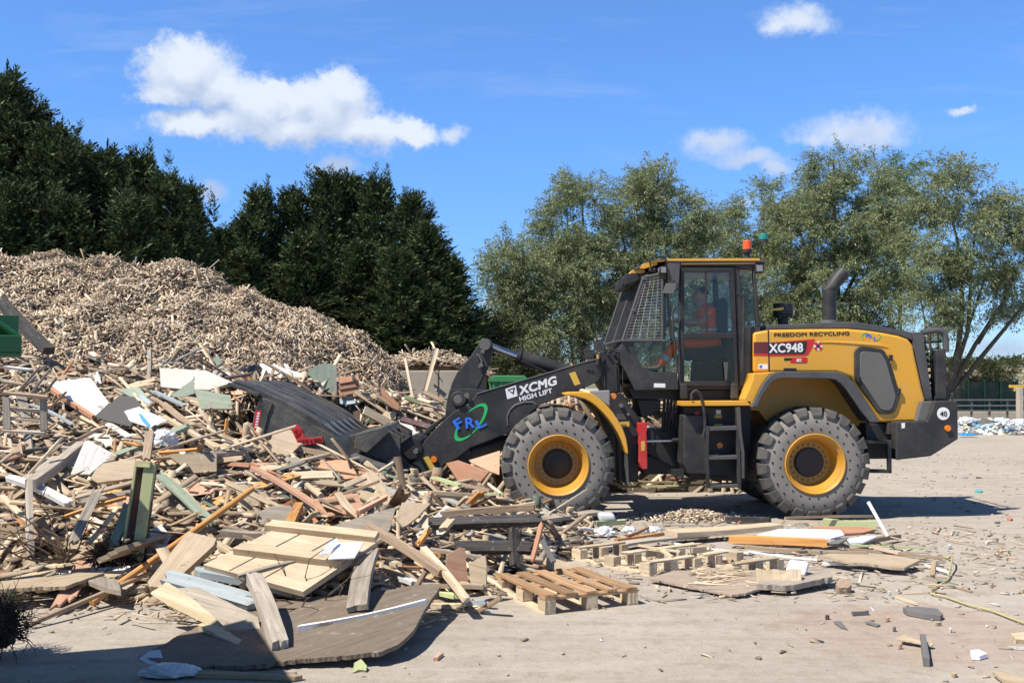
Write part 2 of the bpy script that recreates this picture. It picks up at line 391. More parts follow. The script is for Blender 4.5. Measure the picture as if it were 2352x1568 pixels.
# ================================================================== ground and far terrain
def ground_material():
    m, nt, b = newmat('yard_ground')
    tc = N(nt, 'ShaderNodeTexCoord')
    n1 = N(nt, 'ShaderNodeTexNoise', Scale=.35, Detail=8.0, Roughness=.6); L(nt, tc.outputs['Object'], n1.inputs['Vector'])
    n2 = N(nt, 'ShaderNodeTexNoise', Scale=3.2, Detail=9.0, Roughness=.72); L(nt, tc.outputs['Object'], n2.inputs['Vector'])
    n3 = N(nt, 'ShaderNodeTexNoise', Scale=46.0, Detail=5.0, Roughness=.75); L(nt, tc.outputs['Object'], n3.inputs['Vector'])
    mp = N(nt, 'ShaderNodeMapping'); L(nt, tc.outputs['Object'], mp.inputs['Vector']); mp.inputs['Scale'].default_value = (.35, 3.2, 1); mp.inputs['Rotation'].default_value = (0, 0, .16)
    n4 = N(nt, 'ShaderNodeTexNoise', Scale=1.6, Detail=7.0, Roughness=.65); L(nt, mp.outputs[0], n4.inputs['Vector'])   # dragged scrape marks
    c = ramp(nt, [(.3, (.35, .308, .26)), (.55, (.408, .364, .312)), (.75, (.452, .408, .354))], n1.outputs['Fac']).outputs[0]
    c = mix(nt, c, (.22, .172, .128), ramp(nt, [(.50, 0), (.76, .7)], n2.outputs['Fac']).outputs[0])
    c = mix(nt, c, (.47, .42, .345), ramp(nt, [(.50, 0), (.72, .75)], n4.outputs['Fac']).outputs[0])
    # crushed brick stain to the right of the pallets
    sp_ = N(nt, 'ShaderNodeVectorMath', operation='DISTANCE'); L(nt, tc.outputs['Object'], sp_.inputs[0]); sp_.inputs[1].default_value = (3.15, 7.9, 0)
    sa = N(nt, 'ShaderNodeMath', operation='MULTIPLY_ADD'); L(nt, n2.outputs['Fac'], sa.inputs[0]); sa.inputs[1].default_value = -1.7; L(nt, sp_.outputs['Value'], sa.inputs[2])
    c = mix(nt, c, (.36, .21, .145), ramp(nt, [(.0, .26), (.35, 0)], sa.outputs[0]).outputs[0])
    # wheel tracks running across the yard behind and right of the machine
    wv = N(nt, 'ShaderNodeTexWave', Scale=.55, Distortion=3.5, Detail=3.0); wv.bands_direction = 'Y'; L(nt, tc.outputs['Object'], wv.inputs['Vector']); wv.inputs['Detail Scale'].default_value = .6
    wm = N(nt, 'ShaderNodeMath', operation='MULTIPLY'); L(nt, ramp(nt, [(.78, 0), (.97, .32)], wv.outputs['Fac']).outputs[0], wm.inputs[0]); L(nt, n2.outputs['Fac'], wm.inputs[1])
    c = mix(nt, c, (.25, .205, .16), wm.outputs[0])
    c = mix(nt, c, (.16, .13, .105), ramp(nt, [(.60, 0), (.72, .6)], n3.outputs['Fac']).outputs[0])
    n5 = N(nt, 'ShaderNodeTexNoise', Scale=9.0, Detail=9.0, Roughness=.78); L(nt, tc.outputs['Object'], n5.inputs['Vector'])
    c = mix(nt, c, (.26, .215, .165), ramp(nt, [(.52, 0), (.66, .5)], n5.outputs['Fac']).outputs[0])
    c = mix(nt, c, (.52, .475, .41), ramp(nt, [(.32, .55), (.44, 0)], n5.outputs['Fac']).outputs[0])
    v = N(nt, 'ShaderNodeTexVoronoi', Scale=38.0); L(nt, tc.outputs['Object'], v.inputs['Vector'])
    sp = ramp(nt, [(.035, 1), (.075, 0)], v.outputs['Distance'])
    sel = ramp(nt, [(.70, 0), (.74, 1)], v.outputs['Color'])
    k = N(nt, 'ShaderNodeMath', operation='MULTIPLY'); L(nt, sp.outputs[0], k.inputs[0]); L(nt, sel.outputs[0], k.inputs[1])
    c = mix(nt, c, (.5, .46, .4), k.outputs[0])
    L(nt, c, b.inputs['Base Color']); b.inputs['Roughness'].default_value = .95; b.inputs['Specular IOR Level'].default_value = .15
    h = N(nt, 'ShaderNodeMath', operation='MULTIPLY_ADD'); L(nt, n2.outputs['Fac'], h.inputs[0]); h.inputs[1].default_value = 2.4; L(nt, n3.outputs['Fac'], h.inputs[2])
    bump(nt, b, h.outputs[0], .55, .02)
    return m
M['ground'] = ground_material()
def vnoise(x, y, s, seed=0.0):
    return mnoise.noise(Vector((x * s + seed, y * s - seed * .7, seed * .31)))
def GZ(x, y):
    return .022 * vnoise(x, y, .55, 3) + .010 * vnoise(x, y, 2.1, 9)
gx = np.concatenate([[-1500, -400, -120, -50, -25], np.arange(-14, 22.01, .25), [30, 50, 120, 400, 1500]])
gy = np.concatenate([[-300, -60, -10, 0], np.arange(3, 28.01, .25), [34, 45, 70, 140, 400, 1500]])
V = [(x, y, GZ(x, y) if -14 <= x <= 22 and 3 <= y <= 28 else 0) for y in gy for x in gx]
nx = len(gx)
Fq = [(j * nx + i, j * nx + i + 1, (j + 1) * nx + i + 1, (j + 1) * nx + i) for j in range(len(gy) - 1) for i in range(nx - 1)]
tag(big_mesh('ground', V, Fq, M['ground'], smooth=True), kind='structure')

# far rise with a stubble field and a wooded crest
def hill_material():
    m, nt, b = newmat('far_hillside')
    tc = N(nt, 'ShaderNodeTexCoord'); n1 = N(nt, 'ShaderNodeTexNoise', Scale=.02, Detail=6.0); L(nt, tc.outputs['Object'], n1.inputs['Vector'])
    c = ramp(nt, [(.42, (.10, .12, .06)), (.52, (.30, .25, .15)), (.62, (.36, .30, .19))], n1.outputs['Fac'])
    L(nt, c.outputs[0], b.inputs['Base Color']); b.inputs['Roughness'].default_value = 1
    return m
hx = np.linspace(-500, 700, 121); hyv = np.linspace(150, 650, 26); V = []
for y in hyv:
    for x in hx:
        t = min(1, max(0, (y - 160) / 330)); V.append((x, y, -.5 + 9.5 * t * t * (3 - 2 * t) * (.9 + .25 * vnoise(x, y, .006, 2))))
Fq = [(j * 121 + i, j * 121 + i + 1, (j + 1) * 121 + i + 1, (j + 1) * 121 + i) for j in range(25) for i in range(120)]
tag(big_mesh('hills', V, Fq, hill_material(), smooth=True), kind='structure')

# ================================================================== the two heaps
def interp(t, xs, ys): return np.interp(t, xs, ys)
def M_(X, Y):        # shredded mound
    crest = interp(X, [-20, -14, -10.5, -9.6, -8.5, -7.3, -6.2, -5.16, -4.26, -3.37, -2.65, -2.35, -2.05, -1.6, -.7, 1],
                   [2.5, 4.4, 4.42, 4.40, 4.22, 4.22, 3.96, 3.60, 3.24, 2.80, 2.42, 2.12, 1.45, .9, .1, -.5])
    d = Y - 21.5
    return np.where(d < 0, crest - .62 * (np.sqrt(d * d + .5) - .7), crest - .7 * (np.sqrt(d * d + .5) - .7))
FOOT_X = [-12, -6, -4.5, -3.2, -2.4, -1.6, -.8, 0, .5, 1.2, 2.2]
FOOT_Y = [9.8, 9.6, 9.3, 9.0, 8.6, 8.2, 8.5, 9.3, 10.6, 12.2, 13.4]
def H_(X, Y):        # mixed waste heap in front
    foot = interp(X, FOOT_X, FOOT_Y)
    h13 = interp(X, [-12, -5, -3.4, -2.4, -1.4, -.6, 0, .6, 1.1], [1.25, 1.15, 1.05, .80, .62, .42, .30, .14, 0])
    h17 = interp(X, [-12, -8, -6, -4, -3, -2, -1.4, -1, 0, 1, 2.5, 3.6, 4.4], [2.3, 2.2, 2.05, 1.92, 1.70, 1.52, 1.32, 1.10, 1.05, 1.5, 1.5, .9, 0])
    t = np.clip((Y - foot) / np.maximum(13 - foot, .3), 0, 1)
    front = h13 * t ** .85
    u = np.clip((Y - 13) / 4.2, 0, 1); back = h13 + (h17 - h13) * (u * u * (3 - 2 * u))
    z = np.where(Y < 13, front, back)
    z = np.where(Y > 19.3, z - .6 * (Y - 19.3), z)
    # the track the machine drove in on, and the mouthful it is taking
    tr = np.clip((X + 2.0) / .5, 0, 1) * np.clip((Y - 13.2) / .35, 0, 1) * np.clip((17.2 - Y) / .5, 0, 1)
    tr = np.maximum(tr, np.clip((X - .9) / .5, 0, 1) * np.clip((18.3 - Y) / .5, 0, 1))
    z = z * (1 - .985 * tr)
    bk = np.clip((X + 3.95) / .3, 0, 1) * np.clip((-1.8 - X) / .3, 0, 1) * np.clip((Y - 13.3) / .3, 0, 1) * np.clip((17 - Y) / .4, 0, 1)
    return z * (1 - bk) + np.minimum(z, .45) * bk
def S_(X, Y): return np.maximum(np.maximum(H_(X, Y), M_(X, Y)), 0)
def zsurf(x, y): return float(S_(np.array([x], float), np.array([y], float))[0])
def hit(x, y, lift=0.0):
    """where the sight line of photo position x, y meets the ground or the heaps"""
    D = np.arange(5.5, 40, .04)
    X = (x - HX) / F * D; Z = CAMH - (y - HY) / F * D
    k = np.nonzero(Z <= S_(X, D) + lift)[0]
    D = D[k[0]] if len(k) else 24.0
    return W(x, y, D)
def hnormal(x, y):
    e = .35
    n = Vector((zsurf(x - e, y) - zsurf(x + e, y), zsurf(x, y - e) - zsurf(x, y + e), 2 * e)); n.normalize(); return n

def shards(P, Dv, Nv, Ln, Wd, Th):
    """tapered slivers, 8 points and 6 faces each, laid along Dv"""
    n = len(P); S = np.cross(Nv, Dv); S /= np.linalg.norm(S, axis=1, keepdims=True) + 1e-9
    Nn = np.cross(Dv, S)
    V = np.zeros((n, 8, 3)); q = 0
    tap = RNG.uniform(.35, 1.0, n)
    for sx_, w in ((-.5, np.ones(n)), (.5, tap)):
        for a, c in ((-.5, -.5), (.5, -.5), (.5, .5), (-.5, .5)):
            V[:, q] = P + Dv * (Ln * sx_)[:, None] + S * (Wd * a * w)[:, None] + Nn * (Th * c)[:, None]; q += 1
    V += RNG.normal(0, 1, V.shape) * (Wd * .10)[:, None, None]
    f = np.array([(0, 1, 5, 4), (1, 2, 6, 5), (2, 3, 7, 6), (3, 0, 4, 7), (3, 2, 1, 0), (4, 5, 6, 7)])
    return V.reshape(-1, 3), (f[None] + (np.arange(n) * 8)[:, None, None]).reshape(-1, 4)
def dirs(n, Nv, tilt):
    a = RNG.normal(size=(n, 3)); a -= Nv * (a * Nv).sum(1, keepdims=True); a /= np.linalg.norm(a, axis=1, keepdims=True) + 1e-9
    a = a + Nv * RNG.normal(0, tilt, n)[:, None]; a /= np.linalg.norm(a, axis=1, keepdims=True)
    return a
def fnormals(fn, X, Y, e=.2):
    n = np.stack([fn(X - e, Y) - fn(X + e, Y), fn(X, Y - e) - fn(X, Y + e), np.full_like(X, 2 * e)], 1)
    return n / np.linalg.norm(n, axis=1, keepdims=True)
def lump(X, Y, s, seed): return np.array([mnoise.noise(Vector((x * s + seed, y * s, seed))) for x, y in zip(X, Y)])

def heap_object(name, fn, x0, x1, y0, y1, step, basemat, n, lens, wids, ths, mat, tilt, keep, lumpy, seed):
    xs = np.arange(x0, x1 + .01, step); ys = np.arange(y0, y1 + .01, step)
    XX, YY = np.meshgrid(xs, ys); xf, yf = XX.ravel(), YY.ravel()
    z = fn(xf, yf) + lumpy * lump(xf, yf, 1.1, seed) + lumpy * .6 * lump(xf, yf, 2.7, seed + 5) - .05
    z = np.where(keep(xf, yf), z, np.minimum(z, -.15))
    V0 = np.stack([xf, yf, z], 1); k = len(xs)
    F0 = np.array([(j * k + i, j * k + i + 1, (j + 1) * k + i + 1, (j + 1) * k + i) for j in range(len(ys) - 1) for i in range(k - 1)])
    zc = z[F0].max(1); F0 = F0[zc > -.1]
    X = RNG.uniform(x0, x1, n * 3); Y = RNG.uniform(y0, y1, n * 3); ok = keep(X, Y); X, Y = X[ok][:n], Y[ok][:n]; n = len(X)
    Z = fn(X, Y) + lumpy * lump(X, Y, 1.1, seed) + lumpy * .6 * lump(X, Y, 2.7, seed + 5)
    Nv = fnormals(fn, X, Y); Dv = dirs(n, Nv, tilt)
    Ln = np.exp(RNG.normal(math.log(lens[0]), lens[1], n)) * (1 + .55 * lump(X, Y, .8, seed + 9)); Wd = RNG.uniform(*wids, n) * (1 + .5 * lump(X, Y, .8, seed + 9)); Th = RNG.uniform(*ths, n)
    P = np.stack([X, Y, Z], 1) + Nv * RNG.uniform(-.04, .07, n)[:, None]
    V1, F1 = shards(P, Dv, Nv, Ln, Wd, Th)
    return big_mesh(name, np.concatenate([V0, V1]), np.concatenate([F0, F1 + len(V0)]), [basemat, mat],
                    np.concatenate([np.zeros(len(F0)), np.ones(len(F1))]))
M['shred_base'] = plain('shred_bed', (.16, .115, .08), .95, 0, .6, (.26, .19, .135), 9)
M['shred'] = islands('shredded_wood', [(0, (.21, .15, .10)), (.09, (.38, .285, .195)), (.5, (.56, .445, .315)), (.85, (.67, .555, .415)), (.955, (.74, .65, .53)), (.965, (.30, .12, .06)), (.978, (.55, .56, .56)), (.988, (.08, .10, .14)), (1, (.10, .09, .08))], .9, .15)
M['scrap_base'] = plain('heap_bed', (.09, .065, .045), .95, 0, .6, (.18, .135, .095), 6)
M['scrap'] = islands('broken_wood_scraps', [(0, (.13, .095, .065)), (.12, (.29, .215, .15)), (.40, (.44, .345, .25)), (.7, (.56, .45, .32)), (.88, (.66, .55, .42)), (.93, (.34, .14, .05)), (.95, (.20, .19, .18)), (.975, (.60, .59, .56)), (.985, (.20, .25, .19)), (1, (.06, .06, .06))], .88, .2)
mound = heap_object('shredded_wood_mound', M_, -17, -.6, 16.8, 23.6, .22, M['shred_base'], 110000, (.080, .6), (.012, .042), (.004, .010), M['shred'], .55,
                    lambda X, Y: (M_(X, Y) > H_(X, Y) - .35) & (M_(X, Y) > .03), .30, 4)
tag(mound, 'great mound of pale brown shredded wood below the dark conifers', 'wood chips', kind='stuff')
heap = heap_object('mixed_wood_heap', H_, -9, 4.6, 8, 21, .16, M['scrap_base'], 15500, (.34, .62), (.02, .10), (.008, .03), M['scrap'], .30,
                   lambda X, Y: H_(X, Y) > .035, .13, 13)
tag(heap, 'broken bed of splintered waste wood that the loader is digging into', 'wood scraps', kind='stuff')

# low scatter of splinters and crumbs over the yard
def litter():
    n = 6500
    X = RNG.uniform(-4.5, 12, n); Y = 6.2 + RNG.uniform(0, 1, n) ** 1.3 * 22
    kp = (np.abs(X) < .52 * Y + .5)
    wgt = np.where((X > -.2) & (X < 5.6) & (Y > 9.3) & (Y < 14), 1.0, np.where(X > 3.0, .5, .16)); kp &= RNG.uniform(0, 1, n) < wgt
    X, Y = X[kp], Y[kp]; n = len(X)
    Z = np.array([GZ(a, b) for a, b in zip(X, Y)]) + .008
    Nv = np.tile([0, 0, 1.0], (n, 1)); Dv = dirs(n, Nv, .10)
    Ln = np.exp(RNG.normal(math.log(.030), .65, n)); Wd = Ln * RNG.uniform(.12, .6, n); Th = RNG.uniform(.004, .016, n)
    V1, F1 = shards(np.stack([X, Y, Z], 1), Dv, Nv, Ln, Wd, Th)
    return big_mesh('ground_litter', V1, F1, M['litter'])
M['litter'] = islands('litter_bits', [(0, (.17, .13, .10)), (.2, (.33, .26, .19)), (.5, (.46, .38, .29)), (.75, (.38, .34, .29)), (.84, (.66, .64, .61)), (.95, (.40, .25, .20)), (.98, (.20, .38, .42)), (1, (.12, .12, .12))], .9, .15)
tag(litter(), 'splinters, chips and plastic crumbs strewn over the yard', 'litter', kind='stuff')
def slivers():
    n = 1000
    X = RNG.uniform(-.3, 6.2, n); Y = RNG.uniform(9.0, 13.8, n); X = np.where(RNG.uniform(0, 1, n) < .35, RNG.uniform(-5, 1, n), X); Y = np.where(X < -.3, interp(X, FOOT_X, FOOT_Y) + RNG.normal(-.1, .35, n), Y)
    Nv = np.tile([0, 0, 1.0], (n, 1)); Dv = dirs(n, Nv, .09); Ln = np.exp(RNG.normal(math.log(.10), .6, n))
    V1, F1 = shards(np.stack([X, Y, np.maximum(H_(X, Y), 0) + RNG.uniform(.012, .05, n)], 1), Dv, Nv, Ln, RNG.uniform(.008, .028, n), RNG.uniform(.004, .014, n))
    return big_mesh('wood_slivers', V1, F1, M['scrap'])
tag(slivers(), 'pale wood slivers scattered between the pallets and along the heap foot', 'wood slivers', kind='stuff')
# ================================================================== trees
def spray_quads(P, Dv, Ln, Wd, droop=0.0):
    """pointed leaf blades: a kite of 4 points each"""
    n = len(P); a = RNG.normal(size=(n, 3)); S = np.cross(Dv, a); S /= np.linalg.norm(S, axis=1, keepdims=True) + 1e-9
    V = np.zeros((n, 4, 3))
    V[:, 0] = P; V[:, 1] = P + Dv * (Ln * .45)[:, None] + S * (Wd * .5)[:, None]
    V[:, 2] = P + Dv * Ln[:, None]; V[:, 2, 2] -= droop * Ln
    V[:, 3] = P + Dv * (Ln * .45)[:, None] - S * (Wd * .5)[:, None]
    return V.reshape(-1, 3), np.arange(n * 4).reshape(-1, 4)
M['conifer'] = islands('dark_conifer_sprays', [(0, (.020, .034, .014)), (.5, (.050, .074, .028)), (.85, (.092, .122, .046)), (1, (.15, .17, .075))], .75, .2, value=(.6, 1.35), trans=.12)
M['willow'] = islands('grey_green_willow_leaves', [(0, (.135, .175, .075)), (.5, (.22, .262, .122)), (.85, (.31, .345, .185)), (1, (.40, .42, .28))], .6, .35, value=(.65, 1.3), trans=.30)
M['greenleaf'] = islands('fresh_green_leaves', [(0, (.09, .15, .03)), (.6, (.16, .23, .06)), (1, (.24, .29, .10))], .6, .3, value=(.65, 1.3), trans=.3)
M['scrub'] = islands('scrub_leaves', [(0, (.03, .042, .016)), (.6, (.06, .075, .03)), (1, (.12, .12, .06))], .8, .2, value=(.6, 1.3))
def unit(v): return v / (np.linalg.norm(v, axis=-1, keepdims=True) + 1e-9)

def feather(P, D, rng, ln, nbl=9):
    """flat sprays: blades set alternately left and right of a short axis, in a near level plane"""
    n = len(P); up = unit(np.array([0, 0, 1.0]) + rng.normal(0, .28, (n, 3))); S = unit(np.cross(D, up)); Vs = []
    for k in range(nbl):
        u = (k + rng.uniform(0, 1, n)) / nbl; sg = (1 if k % 2 else -1) * rng.uniform(.35, .95, n)
        d = unit(D + S * sg[:, None] + rng.normal(0, .16, (n, 3)))
        bl = ln * rng.uniform(.30, .52, n) * (1.15 - .5 * u)
        Vs.append((P + D * (ln * u)[:, None], d, bl))
    return tuple(np.concatenate([v[i] for v in Vs]) for i in range(3))
def conifer_meshes(seed, H=10.0, Rm=2.25, nb=215, per=26):
    rng = np.random.default_rng(seed); P, D, Ls = [], [], []
    for k in range(nb):
        t = (k + rng.uniform(0, 1)) / nb; h = H * (.03 + .95 * t)
        prof = Rm * (1 - t ** 1.55) * (.75 + .5 * rng.uniform()) + .20
        if rng.uniform() < .13: prof *= 1.2
        az = k * 2.399 + rng.uniform(-.5, .5); up = .02 + .80 * t + rng.uniform(-.18, .22)
        d = np.array([math.cos(az), math.sin(az), up]); d /= np.linalg.norm(d)
        base = np.array([0, 0, h - prof * up * .5]); m = int(per * (.35 + .75 * prof / Rm))
        u = rng.uniform(.18, 1, m) ** .65; cur = base + d * (u * prof)[:, None] + np.array([0, 0, 1]) * (u ** 2 * prof * .14)[:, None]
        sp = prof * .22 * (1.15 - u)
        p = cur + rng.normal(0, 1, (m, 3)) * (sp + .04)[:, None] * np.array([1, 1, .42])
        dd = unit(d + rng.normal(0, .42, (m, 3)) + np.array([0, 0, .16]))
        for lst, q in zip((P, D, Ls), feather(p, dd, rng, rng.uniform(.30, .62, m), 10)): lst.append(q)
    for k in range(rng.integers(3, 6)):          # leading shoots
        b = np.array([rng.normal(0, .45), rng.normal(0, .45), H * rng.uniform(.83, .92)]); m = 46
        tl = rng.uniform(.9, 1.75); u = rng.uniform(0, 1, m); lean = rng.normal(.05, .14, 2)
        p = b + np.stack([lean[0] * u * tl, lean[1] * u * tl, u * tl], 1)
        an = rng.uniform(0, 6.28, m); dd = unit(np.stack([np.cos(an), np.sin(an), .75 + .5 * u], 1))
        for lst, q in zip((P, D, Ls), feather(p, dd, rng, (.15 + .36 * (1 - u)) * rng.uniform(.8, 1.3, m), 8)): lst.append(q)
    P, D, Ls = np.concatenate(P), np.concatenate(D), np.concatenate(Ls)
    V, Fq = spray_quads(P, D, Ls, Ls * rng.uniform(.26, .40, len(Ls)))
    cr = big_mesh('crown', V, Fq, M['conifer'])
    t = MB(); t.tube([(0, 0, -.3), (.05, .02, H * .3), (-.04, .05, H * .65), (0, 0, H * .95)], .22, 8, .04); tr = t.build('trunk', M['bark'], smooth=True)
    me = cr.data, tr.data
    bpy.data.objects.remove(cr); bpy.data.objects.remove(tr)
    return me
def place_tree(name, meshes, px, ptop, D, label, group, cat='tree', H=10.0, wide=1.0, zb=0.0, rz=None):
    top = W(px, ptop, D); s = (top.z - zb) / H
    r = empty(name, (top.x, D, zb), RNG.uniform(0, 6.28) if rz is None else rz); r.scale = (s * wide, s * wide, s)
    tag(r, label, cat, group)
    for nm, me in zip(('crown', 'trunk'), meshes):
        o = bpy.data.objects.new(nm, me); COL.objects.link(o); o.parent = r
    return r
CM = [conifer_meshes(s) for s in (1, 2, 3, 4)]
G = 'dark conifers standing behind the shredded wood mound'
ROW = [ # px of the tip, py of the tip, distance, width factor, label
    (-70, 150, 31, 1.25, 'tallest conifer, cut off by the left photo edge above the mound'),
    (8, 138, 31, 1.0, 'tall dark conifer tip at the very left edge above the mound'),
    (72, 208, 32, 1.0, 'dark conifer with ragged top beside the tall left edge tip'),
    (122, 262, 30.5, 1.0, 'dark conifer two tips in from the left edge tip'),
    (170, 300, 33, 1.0, 'conifer rising just left of the rounded light green tip'),
    (238, 318, 31.5, 1.05, 'conifer with lighter rounded tip left of the big cloud base'),
    (318, 326, 33, .95, 'conifer with forked tip below the left end of the big cloud'),
    (382, 372, 32, .95, 'conifer with leaning tip under the big cloud lower left bulge'),
    (436, 402, 33.5, .8, 'last conifer of the left row, beside the gap of sky'),
    (300, 420, 29.5, 1.1, 'shorter dark conifer in front of the left row, above the mound'),
    (150, 430, 29, 1.2, 'broad low conifer in front of the left row near the edge'),
    (30, 400, 28.5, 1.2, 'low front conifer at the left photo edge over the mound'),
    (508, 505, 37, .9, 'short conifer filling the gap between the two conifer rows'),
    (566, 474, 39, .85, 'short conifer at the left start of the right hand group'),
    (598, 412, 40, .95, 'left high tip of the right hand conifer group'),
    (672, 412, 41, .95, 'flat topped conifer in the right hand conifer group'),
    (752, 372, 41, 1.0, 'tallest spire of the right hand conifer group'),
    (806, 378, 42, .9, 'narrow spire directly right of the tallest conifer spire'),
    (866, 386, 41, 1.0, 'conifer with leaning tip right of the twin spires'),
    (944, 420, 40, 1.0, 'conifer with single thin tip on the right group shoulder'),
    (984, 498, 39, 1.1, 'broad conifer on the sloping right flank of the group'),
    (1030, 570, 38.5, 1.0, 'lowest conifer, at the far right of the group beside blue sky'),
    (700, 520, 36.5, 1.15, 'low front conifer below the flat topped one'),
    (830, 540, 37, 1.15, 'low front conifer below the twin spires'),
    (920, 560, 36, 1.1, 'low front conifer above the end of the shredded mound'),
    (990, 640, 36, .95, 'small front conifer above the concrete wall'),
    (560, 560, 36, 1.1, 'low front conifer above the shoulder of the mound')]
for i, (px, py, D, wf, lab) in enumerate(ROW):
    place_tree('conifer_tree', CM[i % 4], px, py, D, lab, G, H=10.5, wide=wf * (1.0 if py < 450 else 1.25))

def broadleaf(seed, H, lobes, limbs, mat, nstr=900, leaf=(.09, .19), hang=(.5, 1.5), lw=.24, drop=.48, skip=0.0):
    """lobes: (x, y, z, rx, ry, rz); strings of leaves hang from twigs on and in each lobe"""
    rng = np.random.default_rng(seed); P, D, Ls = [], [], []
    vol = np.array([l[3] * l[4] + l[3] * l[5] for l in lobes]); vol = vol / vol.sum()
    for l, w in zip(lobes, vol):
        for c in range(max(2, int(nstr * 1.8 * w / 13))):          # drooping clumps of leafy strings
            a = rng.normal(size=3); a /= np.linalg.norm(a); r = rng.uniform(.30, 1.0) ** .42
            pc = np.array(l[:3]) + a * np.array(l[3:]) * r
            if mnoise.noise(Vector(pc * .8)) < -.27 + skip: continue
            cs = rng.uniform(.16, .34)
            for k in range(13):
                p = pc + rng.normal(0, cs, 3) * np.array([1, 1, .6])
                ln = rng.uniform(*hang) * .66; m = int(ln * 30) + 5; u = np.linspace(0, 1, m)
                o = unit(np.array([a[0], a[1], .55 * a[2] + .5 - drop]) + rng.normal(0, .32, 3))
                pts = p + o * (u * ln)[:, None]; pts[:, 2] -= drop * .45 * ln * u ** 2
                P.append(pts + rng.normal(0, .05, (m, 3)))
                D.append(unit(o + rng.normal(0, .62, (m, 3)) + np.array([0, 0, -.35 * drop]))); Ls.append(rng.uniform(*leaf, m))
    P, D, Ls = np.concatenate(P), np.concatenate(D), np.concatenate(Ls)
    V, Fq = spray_quads(P, D, Ls, Ls * lw * rng.uniform(.8, 1.3, len(Ls)), .15)
    cr = big_mesh('crown', V, Fq, mat)
    t = MB()
    for pts, r0, r1 in limbs: t.tube(pts, r0, 7, r1)
    tr = t.build('trunk', M['bark'], smooth=True); me = cr.data, tr.data
    bpy.data.objects.remove(cr); bpy.data.objects.remove(tr); return me
def willow(name, px0, D, lobes_px, limbs_px, label, group, mat='willow', seed=1, cat='tree', depth=1.0, **kw):
    """lobes given as measured on the photo: (x, y, rx, ry[, back]); turned into metres at distance D"""
    b = W(px0, 870, D); k = D / F; lobes = []
    for q in lobes_px:
        x, y, rx, ry = q[:4]; p = W(x, y, D)
        lobes.append((p.x - b.x, (q[4] if len(q) > 4 else 0) + RNG.uniform(-.4, .4), p.z, rx * k * .84, rx * k * depth, ry * k * .88))
    limbs = []
    for pts, r0, r1 in limbs_px:
        q = []
        for j, (x, y) in enumerate(pts):
            p = W(x, y, D); q.append((p.x - b.x, .35 * math.sin(x * .05 + j), max(p.z, -.2)))
        limbs.append((q, r0 * .68, r1))
    me = broadleaf(seed, 10, lobes, limbs, M[mat], **kw)
    r = empty(name, (b.x, D, 0)); tag(r, label, cat, group)
    for nm, m_ in zip(('crown', 'trunk'), me):
        o = bpy.data.objects.new(nm, m_); COL.objects.link(o); o.parent = r
    return r
GW = 'grey green willows behind the yard'
willow('willow_tree', 1330, 46, [(1335, 440, 48, 50), (1320, 520, 80, 80), (1285, 610, 66, 84), (1345, 640, 80, 110), (1290, 730, 80, 100), (1370, 760, 70, 90), (1255, 540, 26, 34), (1380, 500, 30, 60)],
       [([(1335, 905), (1340, 760), (1345, 600), (1335, 430)], .22, .03), ([(1330, 905), (1300, 720), (1270, 570)], .14, .03), ([(1338, 800), (1370, 650), (1375, 520)], .12, .03), ([(1340, 700), (1310, 600), (1300, 480)], .1, .02)],
       'slender willow with high pointed top left of the loader cab', GW, seed=11, nstr=2900)
willow('willow_tree', 1190, 44, [(1170, 600, 42, 45), (1210, 650, 52, 56), (1170, 700, 42, 60), (1225, 740, 60, 70), (1180, 780, 45, 50), (1140, 640, 22, 40)],
       [([(1230, 905), (1225, 760), (1190, 640), (1165, 580)], .13, .02), ([(1225, 790), (1180, 720), (1150, 640)], .08, .02)],
       'shorter yellowish willow at the left end of the willow row', GW, seed=12, nstr=1500, skip=.06)
willow('willow_tree', 1510, 47, [(1510, 430, 50, 52), (1470, 480, 75, 65), (1545, 510, 70, 70), (1440, 580, 70, 90), (1520, 620, 90, 100), (1460, 720, 80, 100), (1540, 770, 80, 90), (1600, 520, 38, 55), (1585, 620, 60, 90)],
       [([(1500, 905), (1495, 700), (1505, 520), (1512, 400)], .24, .03), ([(1495, 760), (1440, 600), (1420, 500)], .13, .03), ([(1500, 720), (1560, 600), (1600, 490)], .13, .03)],
       'full round willow directly behind the loader cab roof', GW, seed=13, nstr=3600)
willow('willow_tree', 1700, 50, [(1780, 460, 50, 45), (1730, 510, 75, 60), (1670, 560, 80, 80), (1640, 650, 90, 110), (1760, 640, 100, 110), (1700, 760, 120, 100)],
       [([(1700, 905), (1705, 700), (1760, 460)], .2, .03), ([(1700, 760), (1650, 620), (1630, 520)], .13, .03)],
       'lower willow between cab roof beacons and the tallest willow', GW, seed=14, nstr=3000)
willow('willow_tree', 1910, 48, [(1910, 395, 62, 55), (1870, 440, 65, 60), (1985, 425, 60, 60), (1940, 500, 120, 80), (1850, 560, 95, 90), (2010, 560, 90, 90), (1800, 660, 80, 100), (1920, 660, 130, 110), (2020, 690, 75, 100), (1840, 760, 110, 90), (1960, 790, 110, 80), (1770, 770, 70, 80)],
       [([(1930, 905), (1925, 700), (1915, 520), (1910, 370)], .3, .04), ([(1925, 760), (1850, 620), (1830, 500)], .16, .03), ([(1925, 720), (1990, 580), (2000, 430)], .16, .03)],
       'tallest and broadest willow, behind the exhaust stack', GW, seed=15, nstr=5200)
willow('poplar_tree', 2070, 52, [(2062, 400, 42, 44), (2055, 460, 48, 55), (2070, 530, 45, 70), (2060, 620, 50, 90)],
       [([(2068, 905), (2065, 650), (2062, 380)], .2, .03)], 'bright fresh green tree top between the tallest and the open willow', GW, 'greenleaf', seed=16, nstr=1100, drop=.4, hang=(.4, .9))
